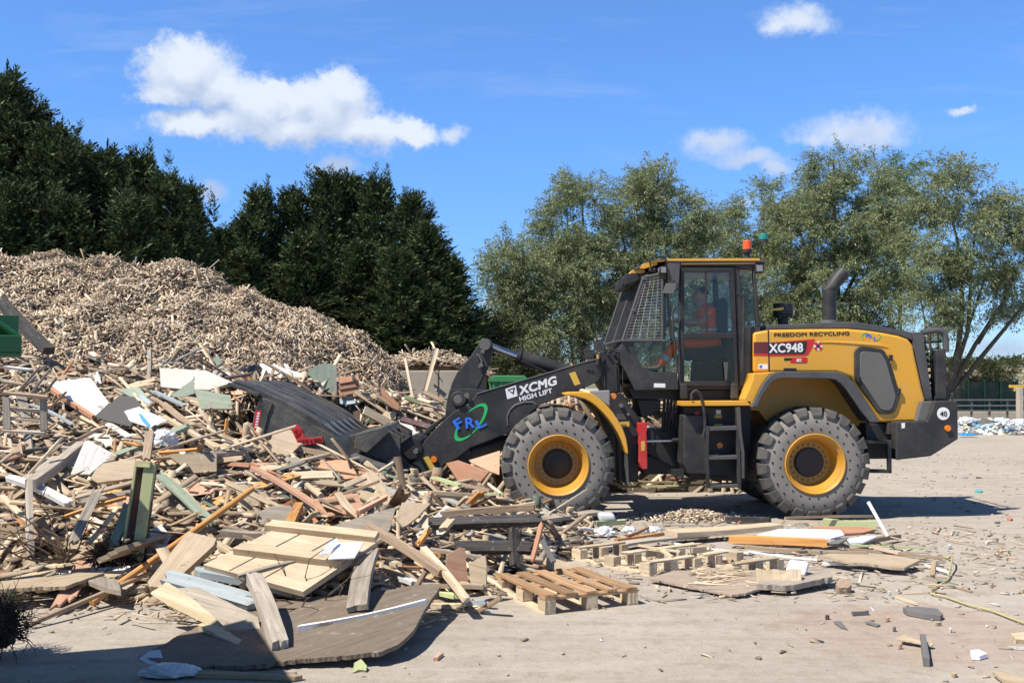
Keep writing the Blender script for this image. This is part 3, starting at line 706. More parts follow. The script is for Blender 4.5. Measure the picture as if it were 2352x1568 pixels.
willow('willow_tree', 2190, 43, [(2150, 440, 62, 62), (2210, 420, 42, 40), (2120, 520, 45, 70), (2250, 470, 60, 55), (2180, 540, 80, 70), (2300, 520, 60, 50), (2350, 500, 45, 60), (2330, 600, 70, 45), (2250, 600, 70, 50), (2140, 640, 70, 60), (2185, 690, 60, 50), (2390, 560, 50, 60), (2300, 680, 45, 26), (2345, 700, 45, 40), (2120, 730, 52, 60), (2110, 810, 42, 70), (2370, 740, 40, 30)],
       [([(2178, 910), (2195, 800), (2205, 700), (2200, 560), (2160, 430)], .22, .03), ([(2182, 905), (2215, 760), (2235, 640), (2250, 480)], .17, .03), ([(2184, 905), (2240, 790), (2300, 690), (2350, 600)], .17, .03),
        ([(2190, 908), (2260, 820), (2330, 720), (2400, 640)], .18, .04), ([(2200, 700), (2170, 620), (2130, 540)], .1, .02), ([(2240, 790), (2290, 730), (2350, 720)], .07, .02), ([(2215, 760), (2270, 640), (2310, 540)], .1, .02), ([(2176, 905), (2140, 780), (2115, 660)], .12, .02)],
       'open willow with bare spreading limbs behind the loader rear', GW, seed=17, nstr=3300, skip=.12)
willow('bush', 1130, 40, [(1130, 735, 34, 30), (1150, 770, 42, 36), (1125, 800, 36, 40), (1160, 830, 60, 30)], [([(1140, 905), (1138, 760)], .08, .02)],
       'dark green bush left of the willows, behind the lift arm tip', None, 'scrub', seed=21, cat='bush', nstr=520, drop=.15, hang=(.3, .7))
willow('bush', 1190, 34, [(1180, 845, 45, 22), (1240, 850, 60, 22), (1130, 858, 35, 18)], [([(1190, 905), (1190, 850)], .05, .02)],
       'low scrub bush behind the green container under the lift arm', None, 'scrub', seed=22, cat='bush', nstr=480, drop=.15, hang=(.2, .5))
willow('bush', 2245, 60, [(2230, 850, 60, 24), (2290, 845, 55, 22), (2190, 856, 40, 30)], [([(2245, 890), (2245, 840)], .06, .02)],
       'low olive bush on the skyline right of the loader', None, 'scrub', seed=23, cat='bush', nstr=700, drop=.15, hang=(.3, .6))
willow('hedge', 2240, 56, [(2200, 890, 60, 26), (2280, 895, 60, 24), (2340, 890, 50, 22)], [([(2240, 915), (2240, 880)], .06, .02)],
       'dark overgrown hedge behind the yard railing', None, 'scrub', seed=24, cat='hedge', nstr=900, drop=.15, hang=(.3, .6))
def farwood():
    rng = np.random.default_rng(5); n = 9000
    x = rng.uniform(120, 420, n); y = 480 + rng.normal(0, 8, n)
    P = np.stack([x, y, 8 + rng.uniform(0, 1, n) * (3.2 + 1.6 * np.sin(x * .11) + 1.2 * np.sin(x * .37))], 1)
    V, Fq = spray_quads(P, unit(rng.normal(size=(n, 3)) + [0, 0, .4]), rng.uniform(1, 2.4, n), rng.uniform(.8, 1.6, n))
    return big_mesh('far_wood', V, Fq, M['scrub'])
tag(farwood(), 'line of far dark woodland on the hill crest', 'woodland', kind='stuff')
# ================================================================== wheel loader
YC = 15.4                                   # centre line of the machine
LO = (3.2, YC, 0)
ld = empty('wheel_loader', LO)
tag(ld, 'yellow and charcoal wheel loader pushing its black bucket into the waste wood', 'loader')
def B(): return MB(LO)
def far(y): return 2 * YC - y               # same place on the other side
def PX(pts, z, D): return [((w.x, w.z)) for w in (W(*z(p), D) for p in pts)]
def P3(p, z, D): return W(*z(p), D)
def lb(*a, **k): return a, k

def text(name, body, p0, p1, D, mat, parent, z=ID, capdir=None, h=None, bold=.0, shear=0, thick=.0015, proud=.003):
    """lettering from p0 to p1 (photo positions of its base line), h = cap height in the same units"""
    a, b = W(*z(p0), D), W(*z(p1), D); u = (b - a); wdt = u.length; u.normalize()
    up = Vector((-u.z, 0, u.x))
    cu = bpy.data.curves.new(name, 'FONT'); cu.body = body; cu.size = 1; cu.extrude = 0; cu.shear = shear; cu.space_character = 1 + bold
    o = bpy.data.objects.new(name, cu); COL.objects.link(o); bpy.context.view_layer.update()
    me = bpy.data.meshes.new_from_object(o.evaluated_get(bpy.context.evaluated_depsgraph_get()))
    bpy.data.objects.remove(o); bpy.data.curves.remove(cu)
    co_ = [(v.co.x, v.co.y) for v in me.vertices]; fs = [list(p.vertices) for p in me.polygons]; bpy.data.meshes.remove(me)
    xs = [c[0] for c in co_]; ys = [c[1] for c in co_]; x0, x1, y0, y1 = min(xs) - bold, max(xs) + bold, min(ys) - bold, max(ys) + bold
    hh = (W(0, 0, D) - W(0, h * (W(*z((1, 0)), D) - W(*z((0, 0)), D)).length / (W(1, 0, D) - W(0, 0, D)).length, D)).length
    mb = B(); shifts = ((0, 0), (1, 0), (-1, 0), (0, 1), (0, -1), (.7, .7), (-.7, .7), (.7, -.7), (-.7, -.7)) if bold else ((0, 0),)
    for k, (dx, dy) in enumerate(shifts):               # the stroke is thickened by overlapping cut-outs
        vs = []
        for x, y in co_:
            q = a + u * ((x + dx * bold - x0) / (x1 - x0) * wdt) + up * ((y + dy * bold - y0) / (y1 - y0) * hh); q.y = D - proud - .0003 * k; vs.append(q)
        mb.add(vs, fs)
    return mb.build(name, mat, parent, recalc=False)
def decal(name, pts, D, mat, parent, z=ID, th=.004, proud=.002):
    return B().prism(PX(pts, z, D), D - th - proud + .002, D - proud + .002 + .004).build(name, mat, parent)
def disc(name, c, r, D, mat, parent, z=ID, th=.02, n=24):
    p = P3(c, z, D); q = P3((c[0] + r, c[1]), z, D); rr = (q - p).length
    return B().cyl((p.x, D - th, p.z), (p.x, D + .01, p.z), rr, rr * .97, n).build(name, mat, parent, bevel=.003, smooth=True)

# ------------------------------------------------------------------ wheels
def wheel(px, py, D, near=True, zc=None, rot=0.0):
    c = W(px, py, D); r = empty('wheel', (0, 0, 0)); r.parent = ld
    if zc is not None: c.z = zc
    w = .62
    def T(mb):                              # flip for the far side
        if not near: mb.v = [(v[0], 2 * (YC - LO[1]) - v[1], v[2]) for v in mb.v]
        return mb
    b = B()                                 # carcass
    b.lathe([(.405, .03), (.42, .0), (.50, -.012), (.60, .0), (.665, .03), (.715, .085), (.715, w - .085), (.665, w - .03), (.60, w), (.42, w), (.405, w - .03)], (c.x, c.y, c.z), 64)
    ty = T(b).build('tyre', M['sidewall'], r, smooth=True)
    b = B(); n = 22
    for side in (0, 1):
        for k in range(n):
            t0 = 2 * math.pi * (k + .5 * side) / n + rot; q = []
            def pt(rad, ang, y): return (c.x + math.cos(ang) * rad, c.y + (y if side == 0 else w - y), c.z + math.sin(ang) * rad)
            a1, a2 = .108, .092
            j = lambda: random.uniform(-.016, .006)
            for (rad, y) in ((.625, -.006), (.665, -.014), (.748 + j(), .018), (.772 + j() * .5, .07 + j()), (.772, .33), (.69, .33), (.69, .06)):
                aa = a1 if rad > .7 else a2
                q.append((rad, y, aa))
            vs = [pt(rad, t0 - aa, y) for rad, y, aa in q] + [pt(rad, t0 + aa, y) for rad, y, aa in q]; m = len(q)
            b.add(vs, [list(range(m)), list(range(2 * m - 1, m - 1, -1))] + [[i, (i + 1) % m, m + (i + 1) % m, m + i] for i in range(m)])
    T(b).build('tread', M['tyre'], ty, bevel=.010)
    b = B()
    for ring, m in ((.475, 24), (.578, 24)):
        for k in range(m):
            t = 2 * math.pi * (k + (.5 if ring > .5 else 0)) / m + rot; x, zz = c.x + math.cos(t) * ring, c.z + math.sin(t) * ring
            b.cyl((x, c.y - .0125, zz), (x, c.y + .02, zz), .0135, n=10)
    T(b).build('sidewall_hole_discs', M['hole_shade'], ty)  # raised dark discs stand in for the shaded holes
    b = B()
    b.lathe([(.412, .02), (.416, -.018), (.402, -.026), (.385, -.012), (.372, .015), (.36, .02), (.352, .05), (.335, .07), (.315, .20), (.292, .30), (.20, .305), (.20, .36), (.40, .36), (.412, .3)], c, 64, True)
    T(b).build('rim', M['rim'], r, smooth=True)
    b = B(); b.lathe([(.0001, .262), (.10, .262), (.115, .272), (.165, .274), (.178, .285), (.205, .288), (.21, .312), (.0001, .33)], c, 40)
    hub = T(b).build('hub', M['hub'], r, smooth=True)
    for k in range(20 if near else 0):
        t = 2 * math.pi * k / 20; x, zz = c.x + math.cos(t) * .246, c.z + math.sin(t) * .246
        B().cyl((x, c.y + .268, zz), (x, c.y + .31, zz), .0155, n=6).build('bolt', M['bolt'], hub)
    return r
wheel(1282.5, 1074.5, 13.98, True, .765, .05)
wheel(1872, 1065, 14.15, True, .77, .1)
wheel(1282.5, 1074.5, 13.98, False, .765, .17)
wheel(1872, 1065, 14.15, False, .77, .02)
for px, D in ((1282.5, 13.98), (1872, 14.15)):
    x = W(px, 1070, D).x; b = B()
    b.cyl((x, 14.4, .77), (x, 16.4, .77), .19, n=20); b.lathe([(.001, -.32), (.26, -.28), (.34, 0), (.26, .28), (.001, .32)], (x, YC, .77), 24)
    b.build('axle', M['dark'], ld, smooth=True)

# ------------------------------------------------------------------ rear body
DH = 14.52
hood_pts = [(213, 560), (290, 545), (500, 541), (700, 540), (800, 548), (880, 560), (960, 575), (1010, 592), (1036, 622), (1050, 690), (1068, 770), (1085, 850), (1103, 905), (1085, 960), (1055, 1018), (865, 1022), (790, 900), (720, 790), (640, 764), (213, 764)]
hood = B().px(hood_pts, DH, far(DH), Z2).build('hood', M['yellow'], ld, bevel=.035, seg=3, smooth=True)
b = B(); sx0 = P3((290, 545), Z2, DH)
b.px([(287, 546), (293, 546), (298, 764), (292, 764)], DH - .004, DH + .02, Z2); b.build('panel_gap', M['black'], hood)
b = B().px([(213, 560), (290, 545), (300, 764), (340, 764), (420, 790), (600, 800), (690, 850), (770, 960), (810, 1040), (300, 1040), (240, 960), (190, 960)], 14.86, far(14.86), Z2)
b.build('fender_well', M['rim'], ld)
# pressed ridge above the service door
pts = [(520, 612), (600, 604), (700, 606), (870, 616), (915, 640), (885, 634), (700, 618), (600, 612)]
B().px(pts, DH - .012, DH + .02, Z2).build('crease', M['yellow'], hood, bevel=.01)
lid = B().px([(286, 519), (450, 515), (640, 505), (750, 505), (860, 524), (960, 545), (1030, 556), (1036, 600), (1012, 590), (960, 573), (880, 558), (800, 546), (700, 538), (500, 539), (286, 543)], DH + .03, far(DH + .03), Z2).build('hood_lid', M['greyplastic'], ld, bevel=.012)
gr = B().px([(1030, 558), (1086, 556), (1100, 650), (1138, 905), (1103, 907), (1085, 850), (1068, 770), (1050, 690), (1036, 622)], DH + .04, far(DH + .04), Z2).build('rear_grille', M['greyplastic'], ld, bevel=.01)
for k in range(9):
    y0 = 600 + k * 32
    B().px([(1094 + k * 5.2, y0), (1104 + k * 5.2, y0), (1106 + k * 5.2, y0 + 14), (1096 + k * 5.2, y0 + 14)], DH + .25, far(DH + .25), Z2).build('grille_slat', M['black'], gr)
# service door
door = B().px(rounded([(735, 652), (762, 629), (885, 645), (914, 692), (972, 890), (948, 962), (925, 979), (862, 979), (768, 848), (735, 800)], 16), DH - .03, DH + .03, Z2).build('service_door', M['charcoal'], ld, bevel=.012, seg=3, smooth=True)
B().px(rounded([(764, 668), (782, 656), (872, 664), (898, 705), (950, 888), (930, 950), (914, 962), (872, 958), (800, 848), (764, 796)], 14), DH - .038, DH, Z2).build('door_panel', M['midgrey'], door, bevel=.006, smooth=True)
for c in ((918, 690), (960, 862), (752, 800)):
    p = P3(c, Z2, DH); B().box((p.x, DH - .035, p.z), (.05, .03, .085)).build('hinge', M['dark'], door, bevel=.008)
# rear fender
outer = [(203, 945), (226, 900), (250, 850), (276, 808), (302, 778), (330, 764), (362, 759), (480, 760), (640, 760), (676, 768), (705, 787), (735, 818), (762, 855), (815, 938), (868, 1022)]
inner = [(236, 942), (250, 908), (272, 868), (298, 832), (320, 808), (344, 797), (374, 795), (480, 796), (606, 797), (640, 804), (664, 822), (692, 852), (714, 884), (764, 958), (816, 1022)]
fd = B(); fd.band(PX(outer, Z2, 14.12), PX(inner, Z2, 14.12), 14.12, 14.16)
fd2 = PX([tuple(Vector(o) + (Vector(i) - Vector(o)) * .35) for o, i in zip(outer, inner)], Z2, 14.12)
fd.band(PX(outer, Z2, 14.12), fd2, 14.162, 14.9)
fend = fd.build('rear_fender', M['greyplastic'], ld, bevel=.012)
fd = B(); flip = lambda q: q
fd.band(PX(outer, Z2, 14.12), fd2, far(14.9), far(14.12)); fd.build('rear_fender', M['greyplastic'], ld)
B().px([(214, 768), (330, 762), (300, 776), (274, 806), (248, 848), (203, 943), (163, 905), (190, 850), (208, 800)], 14.2, 14.86, Z2).build('fender_front', M['yellow'], ld, bevel=.02)
# counterweight
cw = B().px([(1146, 912), (1268, 910), (1271, 1108), (1130, 1196), (950, 1216), (948, 1018), (1112, 1016)], 14.32, far(14.32), Z2).build('counterweight', M['charcoal'], ld, bevel=.02)
B().px([(1082, 914), (1146, 914), (1112, 1017), (1055, 1016)], 14.40, far(14.40), Z2).build('counterweight_wing', M['midgrey'], cw, bevel=.01)
d40 = disc('speed_sign', (1193, 977), 33, 14.32, M['white'], cw, Z2, .004, 40)
disc('sign_ring', (1193, 977), 35.5, 14.32, M['badgeblack'], cw, Z2, .002, 40)
text('sign_number', '40', (1175, 991), (1212, 991), 14.316, M['badgeblack'], cw, Z2, h=27, bold=.022)
disc('side_lamp', (1213, 1052), 15.5, 14.32, M['amber'], cw, Z2, .035)
decal('paper_tag', [(976, 1026), (995, 1024), (994, 1050), (978, 1054)], 14.32, M['white'], cw, Z2)
b = B()
for x in (1126, 1152, 1240):
    p = P3((x, 905), Z2, 14.5); b.cyl((p.x, 14.5, p.z - .02), (p.x, 14.5, p.z + .05), .016, n=10)
b.box((P3((1200, 880), Z2, 14.6).x, 14.75, P3((1200, 880), Z2, 14.6).z), (.13, .3, .22))
b.build('lifting_lugs', M['dark'], cw, bevel=.01)
# rear frame between wheel and counterweight
b = B(); b.px([(790, 1028), (960, 1028), (958, 1090), (940, 1120), (940, 1210), (800, 1210)], 14.62, far(14.62), Z2)
rf = b.build('rear_frame', M['dark'], ld, bevel=.012)
p = P3((925, 1055), Z2, 14.5); B().box((p.x, 14.55, p.z), (.10, .14, .16)).build('frame_lug', M['charcoal'], rf, bevel=.01)
b = B(); fr = [(812, 1118), (925, 1118), (928, 1280), (820, 1275)]
b.px([(808, 1116), (928, 1116), (928, 1132), (808, 1132)], 14.3, 14.62, Z2); b.px([(905, 1132), (926, 1132), (928, 1282), (908, 1282)], 14.3, 14.36, Z2)
b.px([(800, 1270), (928, 1272), (928, 1284), (800, 1282)], 14.3, 14.6, Z2)
b.build('rear_step', M['dark'], ld, bevel=.006)
# rear hand rail
b = B(); y = 14.62
for yy in (14.62, far(14.62)):
    pl = [P3(q, Z2, 14.62) for q in ((1080, 560), (1120, 552), (1165, 546), (1190, 552), (1202, 572), (1206, 610), (1206, 660))]
    b.tube([(q.x, yy, q.z) for q in pl], .042, 10)
rl = b.build('rear_guard_rail', M['greyplastic'], ld, smooth=True)
b = B(); b.px(rounded([(1156, 648), (1208, 640), (1212, 905), (1158, 905)], 8), 14.58, 14.74, Z2); b.build('guard_box', M['charcoal'], rl, bevel=.015)
b = B().prism(PX([(1156, 648), (1208, 640), (1212, 905), (1158, 905)], Z2, 14.58), far(14.74), far(14.58)); b.build('guard_box', M['charcoal'], rl, bevel=.015)
b = B()
for q in (((1098, 575), (1102, 640)), ((1165, 560), (1168, 650)), ((1096, 648), (1165, 640)), ((1126, 560), (1135, 900))):
    b.tube([P3(q[0], Z2, 14.9), P3(q[1], Z2, 14.9)], .012, 6)
for k in range(4):
    z0 = 2.45 - k * .28; x = P3((1185, 700), Z2, 14.62).x; b.cyl((x, 14.66, z0), (x, far(14.66), z0), .018, n=8)
b.build('rail_bars', M['dark'], rl)
# exhaust and air intake
p = P3((605, 505), Z2, 15.2); q = P3((605, 332), Z2, 15.2); e = P3((676, 252), Z2, 15.2); r = .102
ex = B(); d = (e - q).normalized()
ex.tube([p, p.lerp(q, .5), q + Vector((0, 0, -.03)), q + d * .05, q + d * .2, e + d * .02], r, 24)
ex.build('exhaust_pipe', M['charcoal'], ld, smooth=True)
B().cyl((p.x, 15.2, p.z - .05), (p.x, 15.2, p.z + .02), .135, n=24).build('exhaust_collar', M['midgrey'], ld, bevel=.008)
a = P3((366, 440), Z2, 15.05)
ai = B().cyl((a.x, 15.05, a.z - .085), (a.x, 15.05, a.z + .085), .138, .14, 24).build('air_intake', M['black'], ld, bevel=.015, smooth=True)
b = B(); b.cyl((a.x, 15.05, a.z - .11), (a.x, 15.05, a.z - .085), .145, n=24); b.cyl((a.x, 15.05, a.z - .26), (a.x, 15.05, a.z - .11), .075, n=16); b.cyl((a.x - .07, 15.05, a.z - .12), (a.x - .07, 14.93, a.z - .12), .02, n=8)
b.build('intake_neck', M['dark'], ai)
decal('yellow_label', [(312, 436), (368, 428), (370, 440), (352, 446), (312, 446)], 14.905, M['ochre'], ai, Z2)
# hood graphics
text('owner_lettering', 'FREEDOM RECYCLING', (320, 582), (708, 573), DH, M['badgeblack'], hood, Z2, h=20, bold=.028)
decal('model_badge', [(294, 611), (530, 592), (522, 622), (508, 652), (494, 674), (478, 679), (294, 681)], DH, M['badge'], hood, Z2)
decal('badge_field', [(294, 613), (490, 604), (486, 640), (478, 662), (470, 668), (294, 668)], DH - .004, M['badgeblack'], hood, Z2)
decal('badge_tail', [(215, 608), (288, 608), (291, 668), (215, 666)], DH, M['maroon'], hood, Z2)
decal('badge_stripe', [(215, 666), (291, 668), (291, 680), (215, 677)], DH, M['badge'], hood, Z2)
text('model_lettering', 'XC948', (294, 665), (470, 660), DH - .008, M['white'], hood, Z2, h=48, bold=.035)
decal('series_badge', [(414, 688), (486, 686), (492, 692), (490, 712), (484, 716), (404, 716), (406, 700)], DH, M['badge'], hood, Z2)
decal('black_mark', [(372, 690), (412, 690), (410, 702), (372, 704)], DH, M['badgeblack'], hood, Z2)  # black bar left of the red badge
text('series_lettering', 'E', (436, 710), (462, 710), DH - .004, M['white'], hood, Z2, h=16, bold=.05)
disc('fire_point_sign', (547, 628), 23, DH, M['white'], hood, Z2, .003)
for k in range(4):
    t = math.pi / 4 + k * math.pi / 2; seg = [(547 + math.cos(t + s) * rr, 628 + math.sin(t + s) * rr) for s, rr in ((-.42, 23.5), (0, 24), (.42, 23.5), (.42, 12), (0, 12), (-.42, 12))]
    decal('sign_sector', seg, DH - .003, M['badge'], hood, Z2)
disc('sign_core', (547, 628), 11, DH - .002, M['maroon'], hood, Z2, .004)
decal('warning_label', [(239, 722), (287, 722), (288, 747), (240, 747)], DH, M['white'], hood, Z2)
disc('warning_mark', (252, 735), 9, DH - .003, M['blue'], hood, Z2, .002)
for i, (ch, a, c) in enumerate((('F', (790, 582), (806, 586)), ('R', (810, 590), (828, 586)), ('L', (832, 600), (850, 602)))):
    text('small_logo_letter', ch, a, c, DH, M['blue'], hood, Z2, h=20, bold=.03)
for arc in (range(-60, 40, 12), range(120, 221, 12)):
    o = [(820 + 50 * math.cos(R(t)), 580 - 26 * math.sin(R(t))) for t in arc]; i_ = [(820 + 46 * math.cos(R(t)), 580 - 21 * math.sin(R(t))) for t in arc]
    decal('small_logo_swoosh', o + i_[::-1], DH, M['green'], hood, Z2)
# lower edge bracket seen on the hood
b = B().px([(372, 742), (436, 742), (436, 756), (372, 756)], DH - .03, DH + .01, Z2); b.build('hood_latch', M['black'], hood, bevel=.004)

# ------------------------------------------------------------------ cab
DC = 14.58; FC = far(DC)
cab = B()
# roof underside, pillars, base (frame seen from the side, repeated on the far side)
cab2 = B()
def both(mb, pts, z, D, th=.09, mb2=None):
    q = PX(pts, z, D); mb.prism(q, D, D + th); (mb2 or cab2).prism(q, far(D + th), far(D))
both(cab, [(700, 155), (1605, 155), (1600, 200), (1440, 190), (1405, 180), (880, 180), (860, 215), (700, 230)], Z3, DC)
both(cab, [(1395, 185), (1440, 190), (1500, 770), (1505, 1355), (1440, 1360)], Z3, DC - .004)
both(cab, [(1575, 195), (1600, 195), (1650, 740), (1630, 770), (1612, 770)], Z3, DC)
both(cab, [(1500, 768), (1650, 768), (1655, 830), (1640, 870), (1580, 885), (1575, 1250), (1550, 1360), (1490, 1372), (1440, 1360), (1440, 900)], Z3, DC + .004, .16)
both(cab, [(858, 180), (888, 180), (882, 1345), (850, 1345)], Z3, DC - .004)
cabf = cab.build('cab_frame', M['charcoal'], ld, bevel=.02, seg=3); cab2.build('cab_frame', M['charcoal'], ld, bevel=.02)
b = B()                                            # back wall, floor and front cowl
w0 = P3((1440, 1380), Z3, DC); w1 = P3((600, 1380), Z3, DC)
b.prism(PX([(420, 1385), (1500, 1385), (1500, 1345), (420, 1330)], Z3, DC), DC + .02, far(DC + .02))
b.prism(PX([(1500, 780), (1575, 780), (1560, 1360), (1500, 1360)], Z3, DC), DC + .17, far(DC + .17))
b.build('cab_floor', M['black'], ld)
lower = rounded([(284, 1000), (300, 905), (332, 888), (405, 905), (412, 960), (432, 1040), (470, 1122), (505, 1172), (560, 1202), (620, 1212), (835, 1214), (848, 1384), (420, 1392), (372, 1290), (292, 1140)], 14, 3)
lp, lp2 = B(), B(); both(lp, lower, Z3, DC - .02, .12, lp2); lp2.build('lower_panel', M['charcoal'], ld, bevel=.02); lpo = lp.build('lower_panel', M['charcoal'], ld, bevel=.02, seg=3, smooth=True)
b = B().prism(PX([(284, 1000), (300, 905), (340, 892), (372, 1290), (292, 1140)], Z3, DC), DC + .11, far(DC + .11)); b.build('front_cowl', M['charcoal'], ld, bevel=.015)
decal('number_plate', [(607, 1324), (718, 1326), (718, 1366), (606, 1364)], DC - .02, M['white'], lpo, Z3)
# roof
rf_ = B(); rf_.px(rounded([(575, 138), (600, 122), (740, 104), (1635, 100), (1650, 112), (1652, 124), (735, 128), (600, 142)], 5, 2), DC - .05, far(DC - .05), Z3)
rf_.px([(505, 152), (560, 142), (640, 138), (640, 165), (520, 200), (470, 200)], DC + .0, far(DC), Z3); rf_.px([(392, 214), (515, 205), (522, 240), (470, 252), (382, 244)], DC + .12, far(DC + .12), Z3)
rf_.px([(872, 146), (1602, 143), (1602, 156), (872, 162)], DC - .02, far(DC - .02), Z3)
roof = rf_.build('roof', M['yellow'], ld, bevel=.015, seg=3, smooth=True)
b = B(); b.px([(725, 128), (1655, 124), (1720, 122), (1720, 136), (1655, 142), (870, 147), (735, 150)], DC - .035, far(DC - .035), Z3)
b.px([(415, 198), (560, 148), (575, 160), (470, 200), (415, 212)], DC + .03, far(DC + .03), Z3)
b.build('roof_seal', M['greyplastic'], roof, bevel=.008)
b = B(); b.prism(PX([(520, 240), (700, 160), (1600, 160), (1600, 200), (700, 215), (560, 270)], Z3, DC), DC + .1, far(DC + .1)); b.build('roof_lining', M['black'], roof)
# front top gear: lamps under the visor
b = B()
for c, w_, h_, yy in (((685, 222), .10, .10, DC - .05), ((350, 305), .10, .13, DC + .35), ((350, 305), .10, .13, far(DC + .35)), ((590, 215), .10, .06, DC + .02)):
    p = P3(c, Z3, DC); b = B(); b.box((p.x, yy, p.z), (w_, .14, h_)); b.build('front_work_lamp', M['dark'], roof, bevel=.02)
lamps = roof
p = P3((683, 226), Z3, DC); B().cyl((p.x - .056, DC - .05, p.z), (p.x - .04, DC - .05, p.z), .04, n=16).build('lamp_lens', M['lamp'], lamps)
p = P3((690, 224), Z3, DC); B().box((p.x, DC - .125, p.z), (.07, .01, .08)).build('lamp_lens', M['lamp'], lamps, bevel=.01)
b = B(); b.px([(330, 250), (500, 250), (520, 275), (480, 300), (400, 345), (325, 360)], DC + .1, far(DC + .1), Z3); b.build('front_header', M['dark'], cabf, bevel=.01)
p = P3((1632, 205), Z3, DC); rl_ = B().box((p.x, DC - .02, p.z), (.12, .10, .12)).build('rear_work_lamp', M['dark'], roof, bevel=.02)
B().box((p.x, DC - .075, p.z), (.085, .01, .085)).build('lamp_lens', M['lamp'], rl_, bevel=.015)
b = B(); b.tube([P3((1600, 150), Z3, DC - .02), P3((1690, 150), Z3, DC - .02), P3((1680, 190), Z3, DC - .02)], .012, 6); b.build('lamp_bracket', M['dark'], roof)
b = B(); b.tube([P3(q, Z3, DC - .06) for q in ((575, 180), (566, 130), (575, 104), (600, 92), (690, 82), (715, 92), (735, 150), (740, 220), (770, 260))], .013, 7)
b.tube([P3(q, Z3, DC + .2) for q in ((420, 200), (470, 180), (540, 140), (560, 130))], .012, 7); b.build('roof_rail', M['dark'], roof, smooth=True)
# beacons
p = P3((181, 111), Z2, YC); bc = B().cyl((p.x, YC, p.z - .065), (p.x, YC, p.z + .07), .066, .063, 24).build('orange_beacon', M['beaconorange'], roof, bevel=.01, smooth=True)
b = B(); b.cyl((p.x, YC, p.z - .105), (p.x, YC, p.z - .066), .075, n=20); b.cyl((p.x, YC, p.z - .22), (p.x, YC, p.z - .105), .05, .045, n=16); b.build('beacon_base', M['dark'], roof)
p = P3((267, 72), Z2, YC + .2); B().cyl((p.x, YC + .2, p.z - .03), (p.x, YC + .2, p.z + .065), .066, .062, 24).build('green_beacon', M['beacongreen'], roof, bevel=.01, smooth=True)
b = B(); b.cyl((p.x, YC + .2, p.z - .07), (p.x, YC + .2, p.z - .031), .07, n=20); b.cyl((p.x - .05, YC + .2, p.z - .42), (p.x - .05, YC + .2, p.z - .07), .014, n=8); b.build('beacon_pole', M['dark'], roof)
# door with its glass
dr = B(); DD = DC - .03
fo = [(872, 192), (1396, 192), (1436, 1352), (862, 1352)]
dr.band(PX(fo + [fo[0]], Z3, DD), PX([(905, 236), (1352, 236), (1400, 1305), (905, 1305), (905, 236)], Z3, DD), DD, DD + .05)
dr.px([(880, 832), (1392, 832), (1394, 886), (880, 886)], DD - .004, DD + .05, Z3)
dr.px([(1106, 236), (1126, 236), (1136, 832), (1118, 832)], DD + .006, DD + .04, Z3)
do = dr.build('cab_door', M['dark'], ld, bevel=.008)
B().px([(890, 236), (1356, 236), (1376, 832), (890, 832)], DD + .024, DD + .029, Z3).build('door_window', M['glass'], do)
B().px([(890, 886), (1384, 886), (1396, 1310), (890, 1310)], DD + .024, DD + .029, Z3).build('door_window', M['darkglass'], do)
b = B(); b.px(rounded([(1290, 1118), (1338, 1118), (1334, 1180), (1326, 1290), (1306, 1300), (1298, 1180)], 6, 2), DD - .04, DD - .01, Z3); b.build('door_handle', M['greyplastic'], do, bevel=.01)
b = B()
for c in ((900, 1400), (1395, 1400)):
    p = P3(c, Z3, DD); b = B(); b.box((p.x, DD + .02, p.z), (.10, .12, .22)); b.build('cab_mount', M['charcoal'], ld, bevel=.02)
# other windows
def win(pts, yfar=True, mat='glass', nm='side_window', near=True):
    if near: B().px(pts, DC + .045, DC + .05, Z3).build(nm, M[mat], ld)
    if yfar: B().prism(PX(pts, Z3, DC), far(DC + .05), far(DC + .045)).build(nm, M[mat], ld)
win([(1445, 215), (1580, 240), (1618, 690), (1606, 766), (1500, 766)], True)
win([(880, 236), (1396, 236), (1396, 1310), (880, 1310)], True, near=False)
win([(690, 240), (860, 200), (850, 905), (860, 1210), (540, 1195), (470, 1122), (412, 950), (405, 905)], True, 'glass', 'front_side_window')
b = B(); q0, q1 = P3((560, 268), Z3, DC), P3((345, 900), Z3, DC)     # windscreen
b.add([(q0.x, DC + .05, q0.z), (q0.x, far(DC + .05), q0.z), (q1.x, far(DC + .05), q1.z), (q1.x, DC + .05, q1.z)], [(0, 1, 2, 3)]); b.build('windscreen', M['glass'], ld)
b = B()
for yy in (DC + .04, far(DC + .04)): b = B(); b.tube([P3((560, 265), Z3, DC) + Vector((0, yy - DC, 0)), P3((355, 895), Z3, DC) + Vector((0, yy - DC, 0))], .045, 8); b.build('windscreen_pillar', M['greyplastic'], ld)
pass
both_b = B(); both_b.px([(660, 260), (694, 250), (698, 905), (672, 905)], DC - .01, DC + .05, Z3); both_b.px([(720, 240), (738, 240), (770, 600), (790, 905), (772, 905)], DC, DC + .05, Z3)
both_b.build('front_pillar', M['dark'], cabf)
